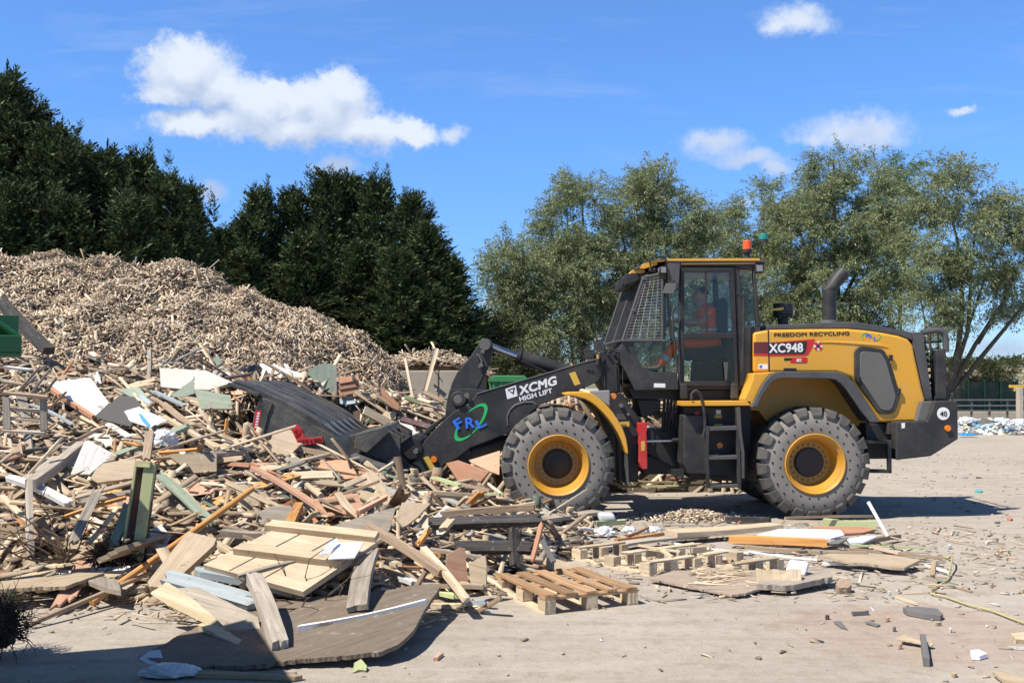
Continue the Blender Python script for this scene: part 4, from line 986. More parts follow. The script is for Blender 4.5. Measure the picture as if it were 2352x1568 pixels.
# mesh guards
gd = B(); DG = DC - .03
A_, B_, C_, E_ = (505, 285), (690, 252), (690, 905), (300, 905)
for s, e in ((A_, B_), (B_, C_), (C_, E_), (E_, A_)): gd.tube([P3(s, Z3, DG), P3(e, Z3, DG)], .021, 8)
fa = [P3((505, 285), Z3, DG), P3((300, 905), Z3, DG)]; ya = far(DG)
fb_ = [fa[0] + Vector((-.10, ya - DG, 0)), fa[1] + Vector((-.10, ya - DG, 0))]
for s, e in ((fa[0], fb_[0]), (fb_[0], fb_[1]), (fb_[1], fa[1])): gd.tube([s, e], .021, 8)
mid0, mid1 = fa[0].lerp(fb_[0], .5), fa[1].lerp(fb_[1], .5); gd.tube([mid0, mid1], .014, 6)
gdo = gd.build('window_guard', M['greyplastic'], ld, smooth=True)
g2 = B()
for k in range(1, 22):
    t = k / 22; l = Vector(A_).lerp(Vector(E_), t); r_ = Vector(B_).lerp(Vector(C_), t)
    g2.tube([P3(l, Z3, DG), P3(r_, Z3, DG)], .0034, 4)
for k in range(1, 5):
    t = k / 5; g2.tube([P3(Vector(A_).lerp(Vector(B_), t), Z3, DG), P3(Vector(E_).lerp(Vector(C_), t), Z3, DG)], .0034, 4)
g2.build('side_mesh', M['wire'], gdo)
g2 = B()
for k in range(1, 34):
    t = k / 34; g2.tube([fa[0].lerp(fa[1], t), fb_[0].lerp(fb_[1], t)], .0042, 4)
for k in range(1, 28):
    t = k / 28; g2.tube([fa[0].lerp(fb_[0], t), fa[1].lerp(fb_[1], t)], .0042, 4)
g2.build('front_mesh', M['dark'], gdo)
b = B()
for c in ((505, 300), (404, 606), (300, 902), (738, 838), (700, 905)):
    p = P3(c, Z3, DG); b.cyl((p.x, DG - .05, p.z), (p.x, DG + .04, p.z), .016, n=10)
b.build('guard_bolts', M['midgrey'], gdo)
# mirror, rails
mi = B().px(rounded([(745, 146), (862, 150), (852, 348), (772, 340)], 10, 3), DC - .14, DC - .03, Z3).build('mirror_housing', M['greyplastic'], ld, bevel=.02)
b = B(); c = P3((760, 392), Z3, DC - .2); b.px(rounded([(726, 344), (826, 342), (798, 446), (694, 442)], 8, 3), DC - .22, DC - .19, Z3); b.build('mirror', M['midgrey'], mi, bevel=.008)
b = B(); b.tube([P3((745, 210), Z3, DC - .2), P3((770, 300), Z3, DC - .2), P3((765, 360), Z3, DC - .19)], .014, 7); b.build('mirror_arm', M['dark'], mi)
b = B(); b.tube([P3(q, Z3, DC - .08) for q in ((812, 590), (795, 606), (789, 640), (800, 860), (822, 1000), (836, 1220))], .018, 8); b.build('grab_handle', M['charcoal'], ld, smooth=True)
b = B(); b.tube([P3(q, Z3, DC - .09) for q in ((1416, 440), (1455, 452), (1476, 462), (1486, 500), (1486, 800), (1470, 1240))], .018, 8); b.build('grab_handle', M['charcoal'], ld, smooth=True)
# inside: seat, wheel
b = B(); s0 = P3((1240, 900), Z3, YC)
b.px(rounded([(1215, 560), (1255, 490), (1305, 480), (1335, 540), (1330, 880), (1240, 890)], 20, 3), YC - .25, YC + .25, Z3); b.px(rounded([(930, 990), (1300, 960), (1320, 1090), (960, 1100)], 14, 2), YC - .26, YC + .26, Z3)
b.px([(1020, 1100), (1280, 1100), (1300, 1345), (1000, 1345)], YC - .2, YC + .2, Z3); b.build('driver_seat', M['seat'], ld, bevel=.03)
st = P3((735, 735), Z3, YC); b = B(); ax = Vector((.55, 0, .83)).normalized(); sd = Vector((0, 1, 0)); fw = ax.cross(sd)
b.tube([st + (sd * math.cos(t) + fw * math.sin(t)) * .19 for t in np.linspace(0, 2 * math.pi, 25)], .015, 7); b.tube([st, st - ax * .5], .035, 8); b.tube([st - sd * .18, st + sd * .18], .014, 6); b.build('steering_wheel', M['black'], ld, smooth=True)

# ------------------------------------------------------------------ deck, tank, ladder
b = B().px([(1290, 914), (1645, 912), (1648, 936), (1290, 938)], 14.2, 15.0, Z1); b.build('deck_edge', M['yellow'], ld, bevel=.006)
b = B(); b.px([(1290, 860), (1600, 855), (1600, 912), (1290, 912)], 14.75, far(14.75), Z1); b.px([(1010, 845), (1290, 850), (1290, 905), (1040, 900)], 14.9, far(14.9), Z1); b.build('cab_base', M['dark'], ld)
b = B().px([(1298, 985), (1420, 985), (1420, 1290), (1320, 1288), (1298, 1240)], 14.34, 15.2, Z1); tank = b.build('fuel_tank', M['charcoal'], ld, bevel=.02)
B().px([(1300, 940), (1590, 940), (1600, 1300), (1420, 1300), (1420, 984), (1300, 984)], 14.5, 15.2, Z1).build('battery_box', M['charcoal'], ld, bevel=.015)
B().px([(1590, 940), (1645, 938), (1640, 1310), (1600, 1330)], 14.8, far(14.8), Z1).build('rear_bulkhead', M['dark'], ld)
disc('side_lamp', (1367, 977), 13, 14.5, M['red'], tank, Z1, .02)
lad = B()
for s in (((1415, 1042), (1432, 1042), (1428, 1200), (1436, 1362), (1420, 1362), (1412, 1200)), ((1570, 950), (1586, 950), (1592, 1200), (1596, 1362), (1580, 1362), (1574, 1200))):
    lad.px(s, 14.16, 14.24, Z1)
lado = lad.build('step_ladder', M['charcoal'], ld, bevel=.005)
for y0, y1_ in ((1040, 1066), (1192, 1216), (1342, 1362)):
    B().px([(1420, y0 + 6), (1588, y0), (1590, y1_ - 4), (1422, y1_)], 14.165, 14.5, Z1).build('step_tread', M['greyplastic'], lado, bevel=.006)
disc('side_lamp', (1483, 1140), 16, 14.5, M['amber'], lado, Z1, .03)
decal('yellow_label', [(1458, 984), (1496, 984), (1496, 1000), (1458, 1000)], 14.5, M['ochre'], tank, Z1)
decal('yellow_label', [(1456, 1030), (1500, 1030), (1500, 1050), (1456, 1050)], 14.5, M['ochre'], tank, Z1)
decal('white_label', [(1465, 958), (1490, 958), (1490, 980), (1465, 980)], 14.5, M['white'], tank, Z1)
b = B(); b.tube([P3(q, Z1, 14.2) for q in ((1340, 905), (1338, 882), (1348, 864), (1362, 858), (1378, 868), (1390, 895), (1402, 950), (1409, 1010), (1408, 1060), (1396, 1102))], .021, 9); b.build('hand_rail', M['charcoal'], ld, smooth=True)
b = B(); b.px([(1572, 946), (1590, 944), (1596, 1060), (1612, 1180), (1612, 1310), (1602, 1310), (1600, 1190), (1582, 1060)], 14.12, 14.7, Z1); b.build('mud_flap', M['greyplastic'], ld)
b = B(); b.px([(1330, 1288), (1600, 1302), (1600, 1330), (1330, 1310)], 14.7, far(14.7), Z1); b.px([(1245, 1270), (1300, 1270), (1300, 1310), (1245, 1296)], 14.5, 14.8, Z1); b.build('belly_plate', M['dark'], ld)

# ------------------------------------------------------------------ articulation and front frame
b = B(); b.px([(1180, 1060), (1300, 1060), (1300, 1250), (1240, 1250), (1100, 1180), (1110, 1060)], 15.05, far(15.05), Z1)
b.px([(1085, 1180), (1240, 1240), (1320, 1290), (1090, 1290)], 15.1, far(15.1), Z1); b.px([(1060, 905), (1180, 905), (1180, 960), (1080, 1000)], 15.0, far(15.0), Z1)
for k in range(5):
    b.cyl(P3((1200 + k * 18, 900), Z1, 15.0), P3((1190 + k * 16, 1070), Z1, 15.0), .025, n=7)
b.build('articulation_joint', M['dark'], ld, bevel=.01)
b = B(); y = 14.85; a, c = P3((1112, 1118), Z1, y), P3((1300, 1118), Z1, y)
cyl = B().cyl(P3((1236, 1116), Z1, y), P3((1305, 1112), Z1, y), .055, n=16).build('steering_cylinder', M['dark'], ld, smooth=True, bevel=.005)
B().cyl(P3((1108, 1119), Z1, y), P3((1240, 1116), Z1, y), .022, n=12).build('cylinder_rod', M['chrome'], cyl, smooth=True)
lk = B().px([(1062, 1024), (1108, 1022), (1112, 1062), (1108, 1075), (1113, 1262), (1090, 1266), (1064, 1250), (1068, 1090), (1062, 1070)], 14.55, 14.68, Z1).build('lock_bar', M['red'], ld, bevel=.012)
decal('yellow_label', [(1078, 1120), (1098, 1118), (1098, 1168), (1080, 1170)], 14.55, M['ochre'], lk, Z1)
ff = B()
ff.px([(848, 668), (940, 655), (972, 665), (972, 868), (930, 875), (905, 870), (860, 800)], 14.75, far(14.75), Z1)
ff.px([(900, 872), (975, 870), (1040, 960), (1072, 1000), (1064, 1330), (960, 1330), (945, 1100), (880, 960), (760, 900), (850, 880)], 14.72, far(14.72), Z1)
ffo = ff.build('front_frame', M['dark'], ld, bevel=.02)
b = B()
for q in (((790, 640), (835, 650), (838, 690), (800, 690)), ((845, 600), (880, 600), (882, 650), (845, 650))): b.px(q, 14.9, 15.3, Z1)
b.cyl(P3((856, 695), Z1, 14.7), P3((856, 725), Z1, 14.7), .03, n=12)
for q in (((800, 640), (802, 620), (830, 620)), ((842, 585), (880, 582), (882, 640)), ((770, 655), (900, 648), (985, 648)), ((985, 700), (985, 860)), ((890, 690), (892, 860), (880, 880)), ((950, 740), (955, 860))):
    b.tube([P3(p, Z1, 14.74) for p in q], .010, 5)
for c in ((952, 710), (905, 668), (880, 700), (938, 668), (800, 745), (820, 748)):
    p = P3(c, Z1, 14.74); b.cyl((p.x, 14.70, p.z), (p.x, 14.78, p.z), .022, n=10)
b.build('valve_and_hoses', M['charcoal'], ffo)
p = P3((856, 694), Z1, 14.75); B().cyl((p.x, 14.72, p.z - .06), (p.x, 14.72, p.z + .06), .022, n=12).build('amber_canister', M['rim'], ffo, smooth=True)
B().px([(818, 862), (918, 856), (918, 945), (900, 930), (830, 890)], 14.3, 14.55, Z1).build('headlamp', M['lamp'], ffo, bevel=.015)
disc('front_indicator', (935, 887), 15, 14.5, M['amber'], ffo, Z1, .05)
b = B()
for c, rr in (((975, 936), .03), ((1010, 980), .02)): p = P3(c, Z1, 14.72); b.cyl((p.x, 14.66, p.z), (p.x, 14.74, p.z), rr, n=14)
b.build('frame_bolts', M['midgrey'], ffo)
decal('yellow_label', [(968, 1020), (1018, 1018), (1018, 1044), (970, 1046)], 14.72, M['ochre'], ffo, Z1)
decal('grey_label', [(952, 978), (1002, 976), (1002, 1006), (952, 1008)], 14.72, M['greyplastic'], ffo, Z1)
o_ = [(680, 873), (715, 867), (760, 866), (808, 868), (835, 880), (862, 900), (900, 932), (934, 972), (962, 1014), (986, 1058), (1002, 1105), (1010, 1150), (1013, 1185)]
i_ = [(684, 884), (716, 885), (752, 892), (790, 902), (820, 918), (845, 936), (876, 966), (908, 1002), (936, 1040), (960, 1080), (978, 1118), (992, 1155), (1000, 1182)]
b = B(); b.band(PX(o_, Z1, 13.95), PX(i_, Z1, 13.95), 13.95, 14.62); b.build('front_fender', M['yellow'], ld, bevel=.012)
b = B(); b.band(PX(o_, Z1, 13.95), PX(i_, Z1, 13.95), far(14.62), far(13.95)); b.build('front_fender', M['yellow'], ld)
b = B(); b.px([(1000, 1180), (1010, 1180), (1016, 1340), (1018, 1362), (1008, 1340), (1004, 1280)], 14.0, 14.6, Z1); b.build('mud_flap', M['greyplastic'], ld)

# ------------------------------------------------------------------ lift arms
DA = 14.72
arm = [Z1((860, 698)), Z1((885, 760)), Z1((860, 812)), Z1((700, 880)), Z1((560, 930)), Z1((470, 1010)), Z1((390, 1080)), Z1((200, 1152)), Z4((1880, 1165)), Z4((1760, 1225)), Z4((1645, 1308)), Z4((1575, 1322)), Z4((1520, 1290)), Z4((1488, 1222)),
       Z4((1560, 1150)), Z4((1585, 1080)), Z4((1612, 1020)), Z4((1700, 920)), Z4((1780, 840)), Z4((1862, 770)), Z4((2000, 690)), Z1((228, 878)), Z1((350, 842)), Z1((600, 770)), Z1((780, 716))]
def arm_plate(D, th): return B().px(arm, D, D + th)
ar = arm_plate(DA, .09).build('lift_arm', M['charcoal'], ld, bevel=.012)
q = PX(arm, ID, DA); B().prism(q, far(DA + .09), far(DA)).build('lift_arm', M['charcoal'], ld, bevel=.012)
b = B(); p = P3((300, 960), Z1, DA); b.cyl((p.x, DA + .09, p.z), (p.x, far(DA + .09), p.z), .17, n=20); b.build('cross_tube', M['charcoal'], ld, smooth=True)
# edge bead and arc weld
b = B(); b.tube([P3(Vector(q), Z1, DA) for q in ((392, 1040), (388, 1000), (400, 960), (430, 932), (480, 918), (520, 918), (538, 932))], .012, 6); b.build('hose_guard', M['midgrey'], ar, smooth=True)
b = B(); b.tube([P3(q, Z1, DA) for q in ((230, 876), (350, 840), (600, 768), (780, 714), (856, 696))], .010, 6); b.build('arm_edge', M['greyplastic'], ar)
# graphics
decal('maker_emblem', [(378, 850), (432, 831), (442, 886), (388, 903)], DA, M['white'], ar, Z1)
decal('emblem_triangle', [(388, 854), (428, 841), (420, 878)], DA - .003, M['badgeblack'], ar, Z1)
decal('emblem_centre', [(398, 858), (420, 851), (416, 868)], DA - .006, M['white'], ar, Z1)
text('maker_lettering', 'XCMG', (452, 884), (652, 827), DA, M['white'], ar, Z1, h=48, bold=.045, shear=.18)
text('lift_lettering', 'HIGH LIFT', (454, 916), (624, 870), DA, M['white'], ar, Z1, h=26, bold=.04)
for ch, a, c, h in (('F', (132, 1062), (168, 1040), 54), ('R', (174, 1054), (222, 1050), 56), ('L', (240, 1058), (286, 1034), 46)):
    text('owner_logo_letter', ch, a, c, DA - .008, M['blue'], ar, Z1, h=h, bold=.035)
cx, cy, la, sb = 201, 1022, 118, 44; ang = math.atan2(-(930 - 1115), (280 - 125))
def ell(t, a, b_): x, y_ = a * math.cos(t), b_ * math.sin(t); return (cx + x * math.cos(ang) + y_ * math.sin(ang), cy - x * math.sin(ang) + y_ * math.cos(ang))
for t0, t1 in ((-1.25, 1.9), (2.0, 4.2)):
    ts = np.linspace(t0, t1, 30); th = [13 * math.sin(math.pi * (i + .8) / 31) + 1.5 for i in range(30)]
    decal('owner_logo_swoosh', [ell(t, la + 3, sb + 3) for t in ts] + [ell(t, la - k * 1.2, sb - k * .8) for t, k in reversed(list(zip(ts, th)))], DA, M['green'], ar, Z1)
lbq = [(707, 770), (738, 760), (766, 824), (736, 833)]
decal('yellow_label', lbq, DA, M['ochre'], ar, Z1)
decal('yellow_label', [(1600, 1155), (1648, 1140), (1706, 1236), (1660, 1260)], DA, M['ochre'], ar, Z4)
disc('side_lamp', (1697, 1168), 26, DA, M['amber'], ar, Z4, .03)
# pins, lower cylinder
b = B()
for c, r_, z_ in (((1455, 1260), 24, Z4), ((1900, 665), 36, Z4), ((1975, 635), 22, Z4)):
    p = P3(c, z_, DA); rr = r_ * .2734 / F * DA; b.cyl((p.x, DA - .05, p.z), (p.x, DA + .02, p.z), rr, n=18)
b.build('arm_pins', M['midgrey'], ar, bevel=.006)
lc = B(); lc.cyl(P3((155, 1195), Z1, 14.95), P3((520, 1080), Z1, 15.0), .10, n=18); lc.build('lift_cylinder', M['charcoal'], ld, smooth=True)
b = B(); p = P3((155, 1190), Z1, 14.85); b.cyl((p.x, 14.80, p.z), (p.x, 15.1, p.z), .14, n=20); b.build('cylinder_eye', M['dark'], ld, bevel=.01, smooth=True)
b = B()
for k, q in enumerate((((1560, 1290), (1640, 1345), (1740, 1310), (1840, 1230), (1880, 1170)), ((1580, 1320), (1680, 1350), (1790, 1290), (1850, 1190)), ((1600, 1300), (1700, 1300), (1760, 1240)))):
    b.tube([P3(p, Z4, 14.85 + k * .06) for p in q], .020, 7)
b.build('hydraulic_hoses', M['black'], ld, smooth=True)
# bell crank and tilt cylinder
bc_ = [(2078, 195), (2092, 172), (2120, 155), (2160, 158), (2182, 178), (2190, 215), (2178, 290), (2150, 395), (2062, 575), (2010, 640), (1930, 720), (1860, 770), (1760, 850), (1640, 960), (1600, 960), (1640, 900), (1790, 800), (1800, 700), (1830, 590), (1850, 520), (1890, 440), (2000, 310)]
for y0 in (15.12, 15.5): B().px(bc_, 15.12, 15.22, Z4).build('bell_crank', M['charcoal'], ld, bevel=.012) if y0 == 15.12 else B().prism(PX(bc_, Z4, 15.12), 15.58, 15.68).build('bell_crank', M['charcoal'], ld, bevel=.012)
b = B()
for c, r_ in (((2125, 205), .085), ((2108, 265), .03), ((2095, 380), .03)):
    p = P3(c, Z4, 15.12); b.cyl((p.x, 15.06, p.z), (p.x, 15.7, p.z), r_, n=18)
b.tube([P3(q, Z4, 15.09) for q in ((2050, 285), (2075, 300), (2100, 350), (2085, 385), (2075, 400))], .016, 6); b.build('crank_pins', M['midgrey'], ld, bevel=.004)
bp = B().px(rounded([(1830, 580), (1990, 575), (2175, 590), (2010, 690), (1862, 772), (1795, 830), (1800, 700)], 12, 2), 14.86, 14.95, Z4).build('crank_bracket', M['charcoal'], ld, bevel=.01)
p = P3((1905, 660), Z4, 14.86); B().cyl((p.x, 14.80, p.z), (p.x, far(14.80), p.z), .11, n=20).build('crank_boss', M['charcoal'], bp, smooth=True, bevel=.01)
y = YC; t0, t1, t2, t3 = P3((300, 630), Z1, y), P3((452, 688), Z1, y), P3((442, 684), Z1, y), P3((700, 760), Z1, y)
tcyl = B().cyl(t2, t3 + (t3 - t2) * .15, .105, n=22).build('tilt_cylinder', M['charcoal'], ld, smooth=True, bevel=.01)
B().cyl(t0, t1, .055, n=16).build('cylinder_rod', M['chrome'], tcyl, smooth=True)
b = B(); b.tube([t2 + Vector((.05, -.11, -.06)), t2.lerp(t3, .45) + Vector((0, -.11, -.09)), t2.lerp(t3, .75) + Vector((0, -.11, -.14)), t3 + Vector((0, -.1, -.25))], .017, 6); b.cyl(t2 - (t3 - t2) * .02, t2 + (t3 - t2) * .05, .125, n=22); b.build('cylinder_fittings', M['dark'], tcyl)

# ------------------------------------------------------------------ bucket
DB, FB = 13.72, 16.75
sidep = [(596, 913), (612, 915), (625, 921), (779, 1008), (806, 1047), (840, 1062), (876, 1074), (868, 1095), (853, 1110), (779, 1117), (690, 1120), (600, 1085), (572, 1010), (584, 950)]
q = PX(sidep, ID, DB)
bk = empty('bucket', (0, 0, 0)); bk.parent = ld
b = B(); b.prism(q, DB, DB + .05); bs = b.build('side_plate', M['bucketblack'], bk, bevel=.012)
b = B(); b.prism(q, FB - .05, FB); b.build('side_plate', M['bucketblack'], bk, bevel=.012)
prof = [(530, 881), (560, 890), (596, 905), (640, 924), (690, 952), (735, 980), (779, 1008), (793, 1028), (806, 1047), (853, 1066), (876, 1074), (866, 1100), (853, 1112), (779, 1119)]
def offs(p, t):
    out = []
    for i in range(len(p)):
        a = Vector(p[max(i - 1, 0)]); c = Vector(p[min(i + 1, len(p) - 1)]); d = (c - a).normalized(); n_ = Vector((-d.y, d.x)); out.append((p[i][0] + n_.x * t, p[i][1] + n_.y * t))
    return out
pp = PX(prof, ID, DB); inn = offs(pp, -.045)
b = B(); b.band(pp, inn, DB + .052, FB - .052); b.build('shell', M['bucketblack'], bk, smooth=True)
for k in range(6):                                  # wear bars on the outside of the shell, light on their lower ends painted in as paler steel
    yk = DB + .10 + k * (FB - DB - .56) / 5
    out = offs(pp[:7], .045); w_ = .36
    rb = B().band(out[:6], pp[:6], yk, yk + w_).build('wear_bar', M['bucketblack'], bk, bevel=.008)
    e0, e1 = Vector((out[5][0], 0, out[5][1])), Vector((pp[6][0], 0, pp[6][1])); ed = B()
    a5 = pp[5]; 
    ed.add([(out[5][0], yk, out[5][1]), (out[5][0], yk + w_, out[5][1]), (pp[6][0], yk + w_ * .5, pp[6][1] + .004), (a5[0], yk, a5[1]), (a5[0], yk + w_, a5[1])], [(0, 1, 2), (0, 2, 3), (1, 4, 2), (3, 4, 1, 0), (3, 2, 4)])
    ed.build('wear_bar_end', M['scoured_lit'], rb)  # paler colour paints the light caught by the tapered end
b = B(); b.band(PX([(525, 878), (560, 889), (596, 904)], ID, DB), PX([(523, 884), (557, 896), (594, 912)], ID, DB), DB - .03, FB + .03); b.build('cutting_edge', M['bucketblack'], bk, bevel=.006)
# back of the bucket towards the coupler
b = B()
for yy in (14.5, 14.98, 15.72, 16.2):
    b.prism(PX([(779, 1008), (860, 985), (905, 1010), (905, 1060), (876, 1074), (806, 1047)], ID, DB), yy, yy + .07)
b.prism(PX([(800, 1035), (806, 1000), (868, 985), (880, 1000), (830, 1046)], ID, DB), 14.2, FB - .7)
b.build('coupler_ears', M['bucketblack'], bk, bevel=.01)
b = B(); b.band(PX([(806, 1044), (853, 1063), (880, 1071)], ID, DB), PX([(806, 1049), (853, 1069), (880, 1077)], ID, DB), DB - .02, DB + .4); b.build('edge_plate', M['scoured_lit'], bs, bevel=.004)
# side sticker and cast name plate
decal('edge_label', [Z4(t) for t in ((200, 760), (248, 756), (222, 922), (172, 918))], DB, M['badge'], bs)
for k in range(6):
    decal('edge_label_mark', [Z4(t) for t in ((212 - k * 4, 776 + k * 23), (236 - k * 4, 774 + k * 23), (234 - k * 4, 788 + k * 23), (210 - k * 4, 790 + k * 23))], DB - .003, M['white'], bs)
b = B(); b.px([Z4(t) for t in ((318, 690), (338, 698), (300, 800), (268, 930), (255, 930), (285, 800))], DB - .02, DB + .01); b.build('corner_bead', M['bucketblack'], bs)
npl = B().px([Z4(t) for t in ((478, 925), (500, 890), (528, 878), (556, 882), (580, 905), (598, 950), (622, 985), (650, 992), (756, 978), (770, 1030), (560, 1058), (520, 1000))], DB - .02, DB, ID).build('name_plate', M['red'], bs, bevel=.004)
disc('crest_ring', (535, 935), 42, DB - .02, M['badge'], npl, Z4, .008)
text('crest_lettering', 'C', (530, 955), (556, 952), DB - .03, M['badgeblack'], npl, Z4, h=34, bold=.04)
text('name_lettering', 'ETT LTD', (562, 1046), (752, 1022), DB - .02, M['badgeblack'], npl, Z4, h=34, bold=.03, proud=.006)
# coupler between arms and bucket
hp = [(1155, 1010), (1162, 985), (1185, 965), (1215, 962), (1395, 1035), (1420, 1130), (1470, 1190), (1540, 1250), (1575, 1320), (1500, 1345), (1430, 1325), (1365, 1250), (1260, 1110)]
cp = B().px(rounded(hp, 14, 2), 14.58, 14.66, Z4).build('coupler', M['charcoal'], ld, bevel=.01)
B().prism(PX(rounded(hp, 14, 2), Z4, 14.58), far(14.66), far(14.58)).build('coupler_plate', M['charcoal'], cp, bevel=.01)
b = B(); b.px([(1275, 985), (1290, 945), (1330, 925), (1480, 990), (1540, 960), (1600, 1010), (1560, 1160), (1490, 1215), (1425, 1120), (1400, 1035)], 15.0, 15.12, Z4); b.px([(1275, 985), (1290, 945), (1330, 925), (1480, 990), (1540, 960), (1600, 1010), (1560, 1160), (1490, 1215)], 15.6, 15.72, Z4)
b.build('coupler_frame', M['charcoal'], cp, bevel=.01)
b = B(); b.band(PX([(1395, 1032), (1490, 955)], Z4, 14.7), PX([(1400, 1050), (1500, 975)], Z4, 14.7), 14.66, 15.0); b.build('coupler_top', M['greyplastic'], cp)
b = B()
for c, r_ in (((1207, 1012), 24), ((1455, 1258), 17), ((1545, 1100), 20)):
    p = P3(c, Z4, 14.58); rr = r_ * .2734 / F * 14.58; b.cyl((p.x, 14.53, p.z), (p.x, far(14.53), p.z), rr, n=16)
b.build('coupler_pins', M['midgrey'], cp)
b = B(); b.band(PX([(1310, 1130), (1380, 1112), (1398, 1165), (1330, 1180), (1310, 1130)], Z4, 14.58), PX([(1322, 1137), (1374, 1123), (1386, 1158), (1338, 1170), (1322, 1137)], Z4, 14.58), 14.565, 14.585); b.build('access_frame', M['dark'], cp)
p = P3((1545, 1050), Z4, 15.4); B().cyl((p.x, 14.7, p.z), (p.x, far(14.7), p.z), .15, n=18).build('coupler_tube', M['dark'], cp)
# ================================================================== driver
def skin_mesh(name, joints, edges, mat, parent, lvl=2, root=0):
    me = bpy.data.meshes.new(name); me.from_pydata([j[0] for j in joints], edges, []); me.materials.append(mat)
    o = bpy.data.objects.new(name, me); COL.objects.link(o); o.parent = parent
    sk = o.modifiers.new('Skin', 'SKIN'); sk.use_smooth_shade = True
    for i, j in enumerate(joints):
        r = j[1]; me.skin_vertices[0].data[i].radius = (r, r) if isinstance(r, (int, float)) else r
        me.skin_vertices[0].data[i].use_root = (i == root)
    sb = o.modifiers.new('Subdivision', 'SUBSURF'); sb.levels = lvl; sb.render_levels = lvl
    return o
def J(z3, dy=0.0): p = P3(z3, Z3, YC); return Vector((p.x - PO[0], dy, p.z))
PO = (2.9, YC, 0)
pr = empty('person', PO)
tag(pr, 'person in orange hi-vis vest and trousers sitting at the controls inside the loader cab', 'person')
hd = J((1066, 470))
jt = [(J((1175, 905)), .125), (J((1165, 800)), .13), (J((1150, 690)), .15), (J((1125, 600)), .12), (J((1098, 560)), .062), (hd + Vector((.0, 0, -.075)), .07), (hd + Vector((-.012, 0, .0)), .098), (hd + Vector((.012, 0, .075)), .088), (hd + Vector((.01, 0, .12)), .05),
      (hd + Vector((-.105, 0, -.02)), .016), (hd + Vector((-.085, 0, -.09)), .035)]
ed = [(0, 1), (1, 2), (2, 3), (3, 4), (4, 5), (5, 6), (6, 7), (7, 8), (6, 9), (5, 10)]
for sd_ in (-1, 1):
    n = len(jt)
    jt += [(J((1130, 605), sd_ * .19), .068), (J((1060, 735), sd_ * .25), .050), (J((930, 735), sd_ * .20), .038), (J((868, 712), sd_ * .17), .030), (J((838, 704), sd_ * .165), .036)]
    ed += [(3, n), (n, n + 1), (n + 1, n + 2), (n + 2, n + 3), (n + 3, n + 4)]
    h = n + 4
    for f, (dy, ln) in enumerate(((-.033, .060), (-.011, .070), (.011, .066), (.033, .052))):    # fingers curled round the wheel rim
        b0 = jt[h][0]; m = len(jt)
        jt += [(b0 + Vector((-.030, dy, .012)), .0095), (b0 + Vector((-.030 - ln * .55, dy, .006)), .0085), (b0 + Vector((-.030 - ln * .5, dy, -.030)), .0075)]
        ed += [(h, m), (m, m + 1), (m + 1, m + 2)]
    m = len(jt); b0 = jt[h - 1][0]
    jt += [(b0 + Vector((-.03, -sd_ * .045, .012)), .011), (b0 + Vector((-.075, -sd_ * .05, -.004)), .0085)]; ed += [(h - 1, m), (m, m + 1)]
    n = len(jt)
    jt += [(J((1165, 945), sd_ * .10), .095), (J((830, 925), sd_ * .13), .066), (J((735, 1060), sd_ * .13), .052), (J((640, 1170), sd_ * .13), .042), (J((570, 1190), sd_ * .14), .036)]
    ed += [(0, n), (n, n + 1), (n + 1, n + 2), (n + 2, n + 3), (n + 3, n + 4)]
body = skin_mesh('body', jt, ed, M['skin'], pr)
tr = [(J((1180, 930)), .14)]; te = []
for sd_ in (-1, 1):
    n = len(tr)
    tr += [(J((1160, 950), sd_ * .10), .108), (J((1000, 950), sd_ * .125), .092), (J((825, 925), sd_ * .13), .080), (J((735, 1055), sd_ * .13), .068), (J((650, 1160), sd_ * .13), .060)]; te += [(0, n)] + [(n + k, n + k + 1) for k in range(4)]
tro = skin_mesh('trousers', tr, te, M['hivis'], pr)
vs = [(J((1175, 890)), .152), (J((1165, 800)), .160), (J((1150, 690)), .178), (J((1125, 605)), .142), (J((1104, 570)), .085)]; ve = [(0, 1), (1, 2), (2, 3), (3, 4)]
for sd_ in (-1, 1):
    n = len(vs); vs += [(J((1130, 610), sd_ * .17), .095), (J((1080, 700), sd_ * .235), .075)]; ve += [(3, n), (n, n + 1)]
skin_mesh('vest', vs, ve, M['hivis'], pr)
b = MB(); c0 = J((1160, 800)); 
for zz in (.0,):
    b.tube([c0 + Vector((math.cos(t) * .170, math.sin(t) * .178, .02 * math.cos(t))) for t in np.linspace(0, 2 * math.pi, 25)], .026, 8)
for dy in (-.10, .10): b.tube([J((1215, 790), dy), J((1215, 690), dy), J((1190, 610), dy), J((1150, 560), dy)], .028, 8)
for sd_ in (-1, 1):
    k = J((712, 1085), sd_ * .13); d = (J((650, 1160)) - J((735, 1055))).normalized(); b.cyl(k - d * .035, k + d * .035, .071, .069, 14)
b.build('reflective_bands', M['reflect'], pr, smooth=True)
b = MB(); n = 14
vsx = []
for i in range(7):
    ph = i / 6 * math.pi * .52
    for j in range(n): t = 2 * math.pi * j / n; vsx.append(hd + Vector((.03 + .098 * math.sin(ph) * math.cos(t), .090 * math.sin(ph) * math.sin(t), .035 + .105 * math.cos(ph))))
b.add(vsx, [[i * n + j, i * n + (j + 1) % n, (i + 1) * n + (j + 1) % n, (i + 1) * n + j] for i in range(6) for j in range(n)])
b.build('hair', M['hair'], pr, smooth=True)
b = MB()
for sd_ in (-1, 1):
    b.box(J((560, 1196), sd_ * .14) + Vector((-.02, 0, -.01)), (.26, .10, .08))
b.build('boots', M['black'], pr, bevel=.03, smooth=True)
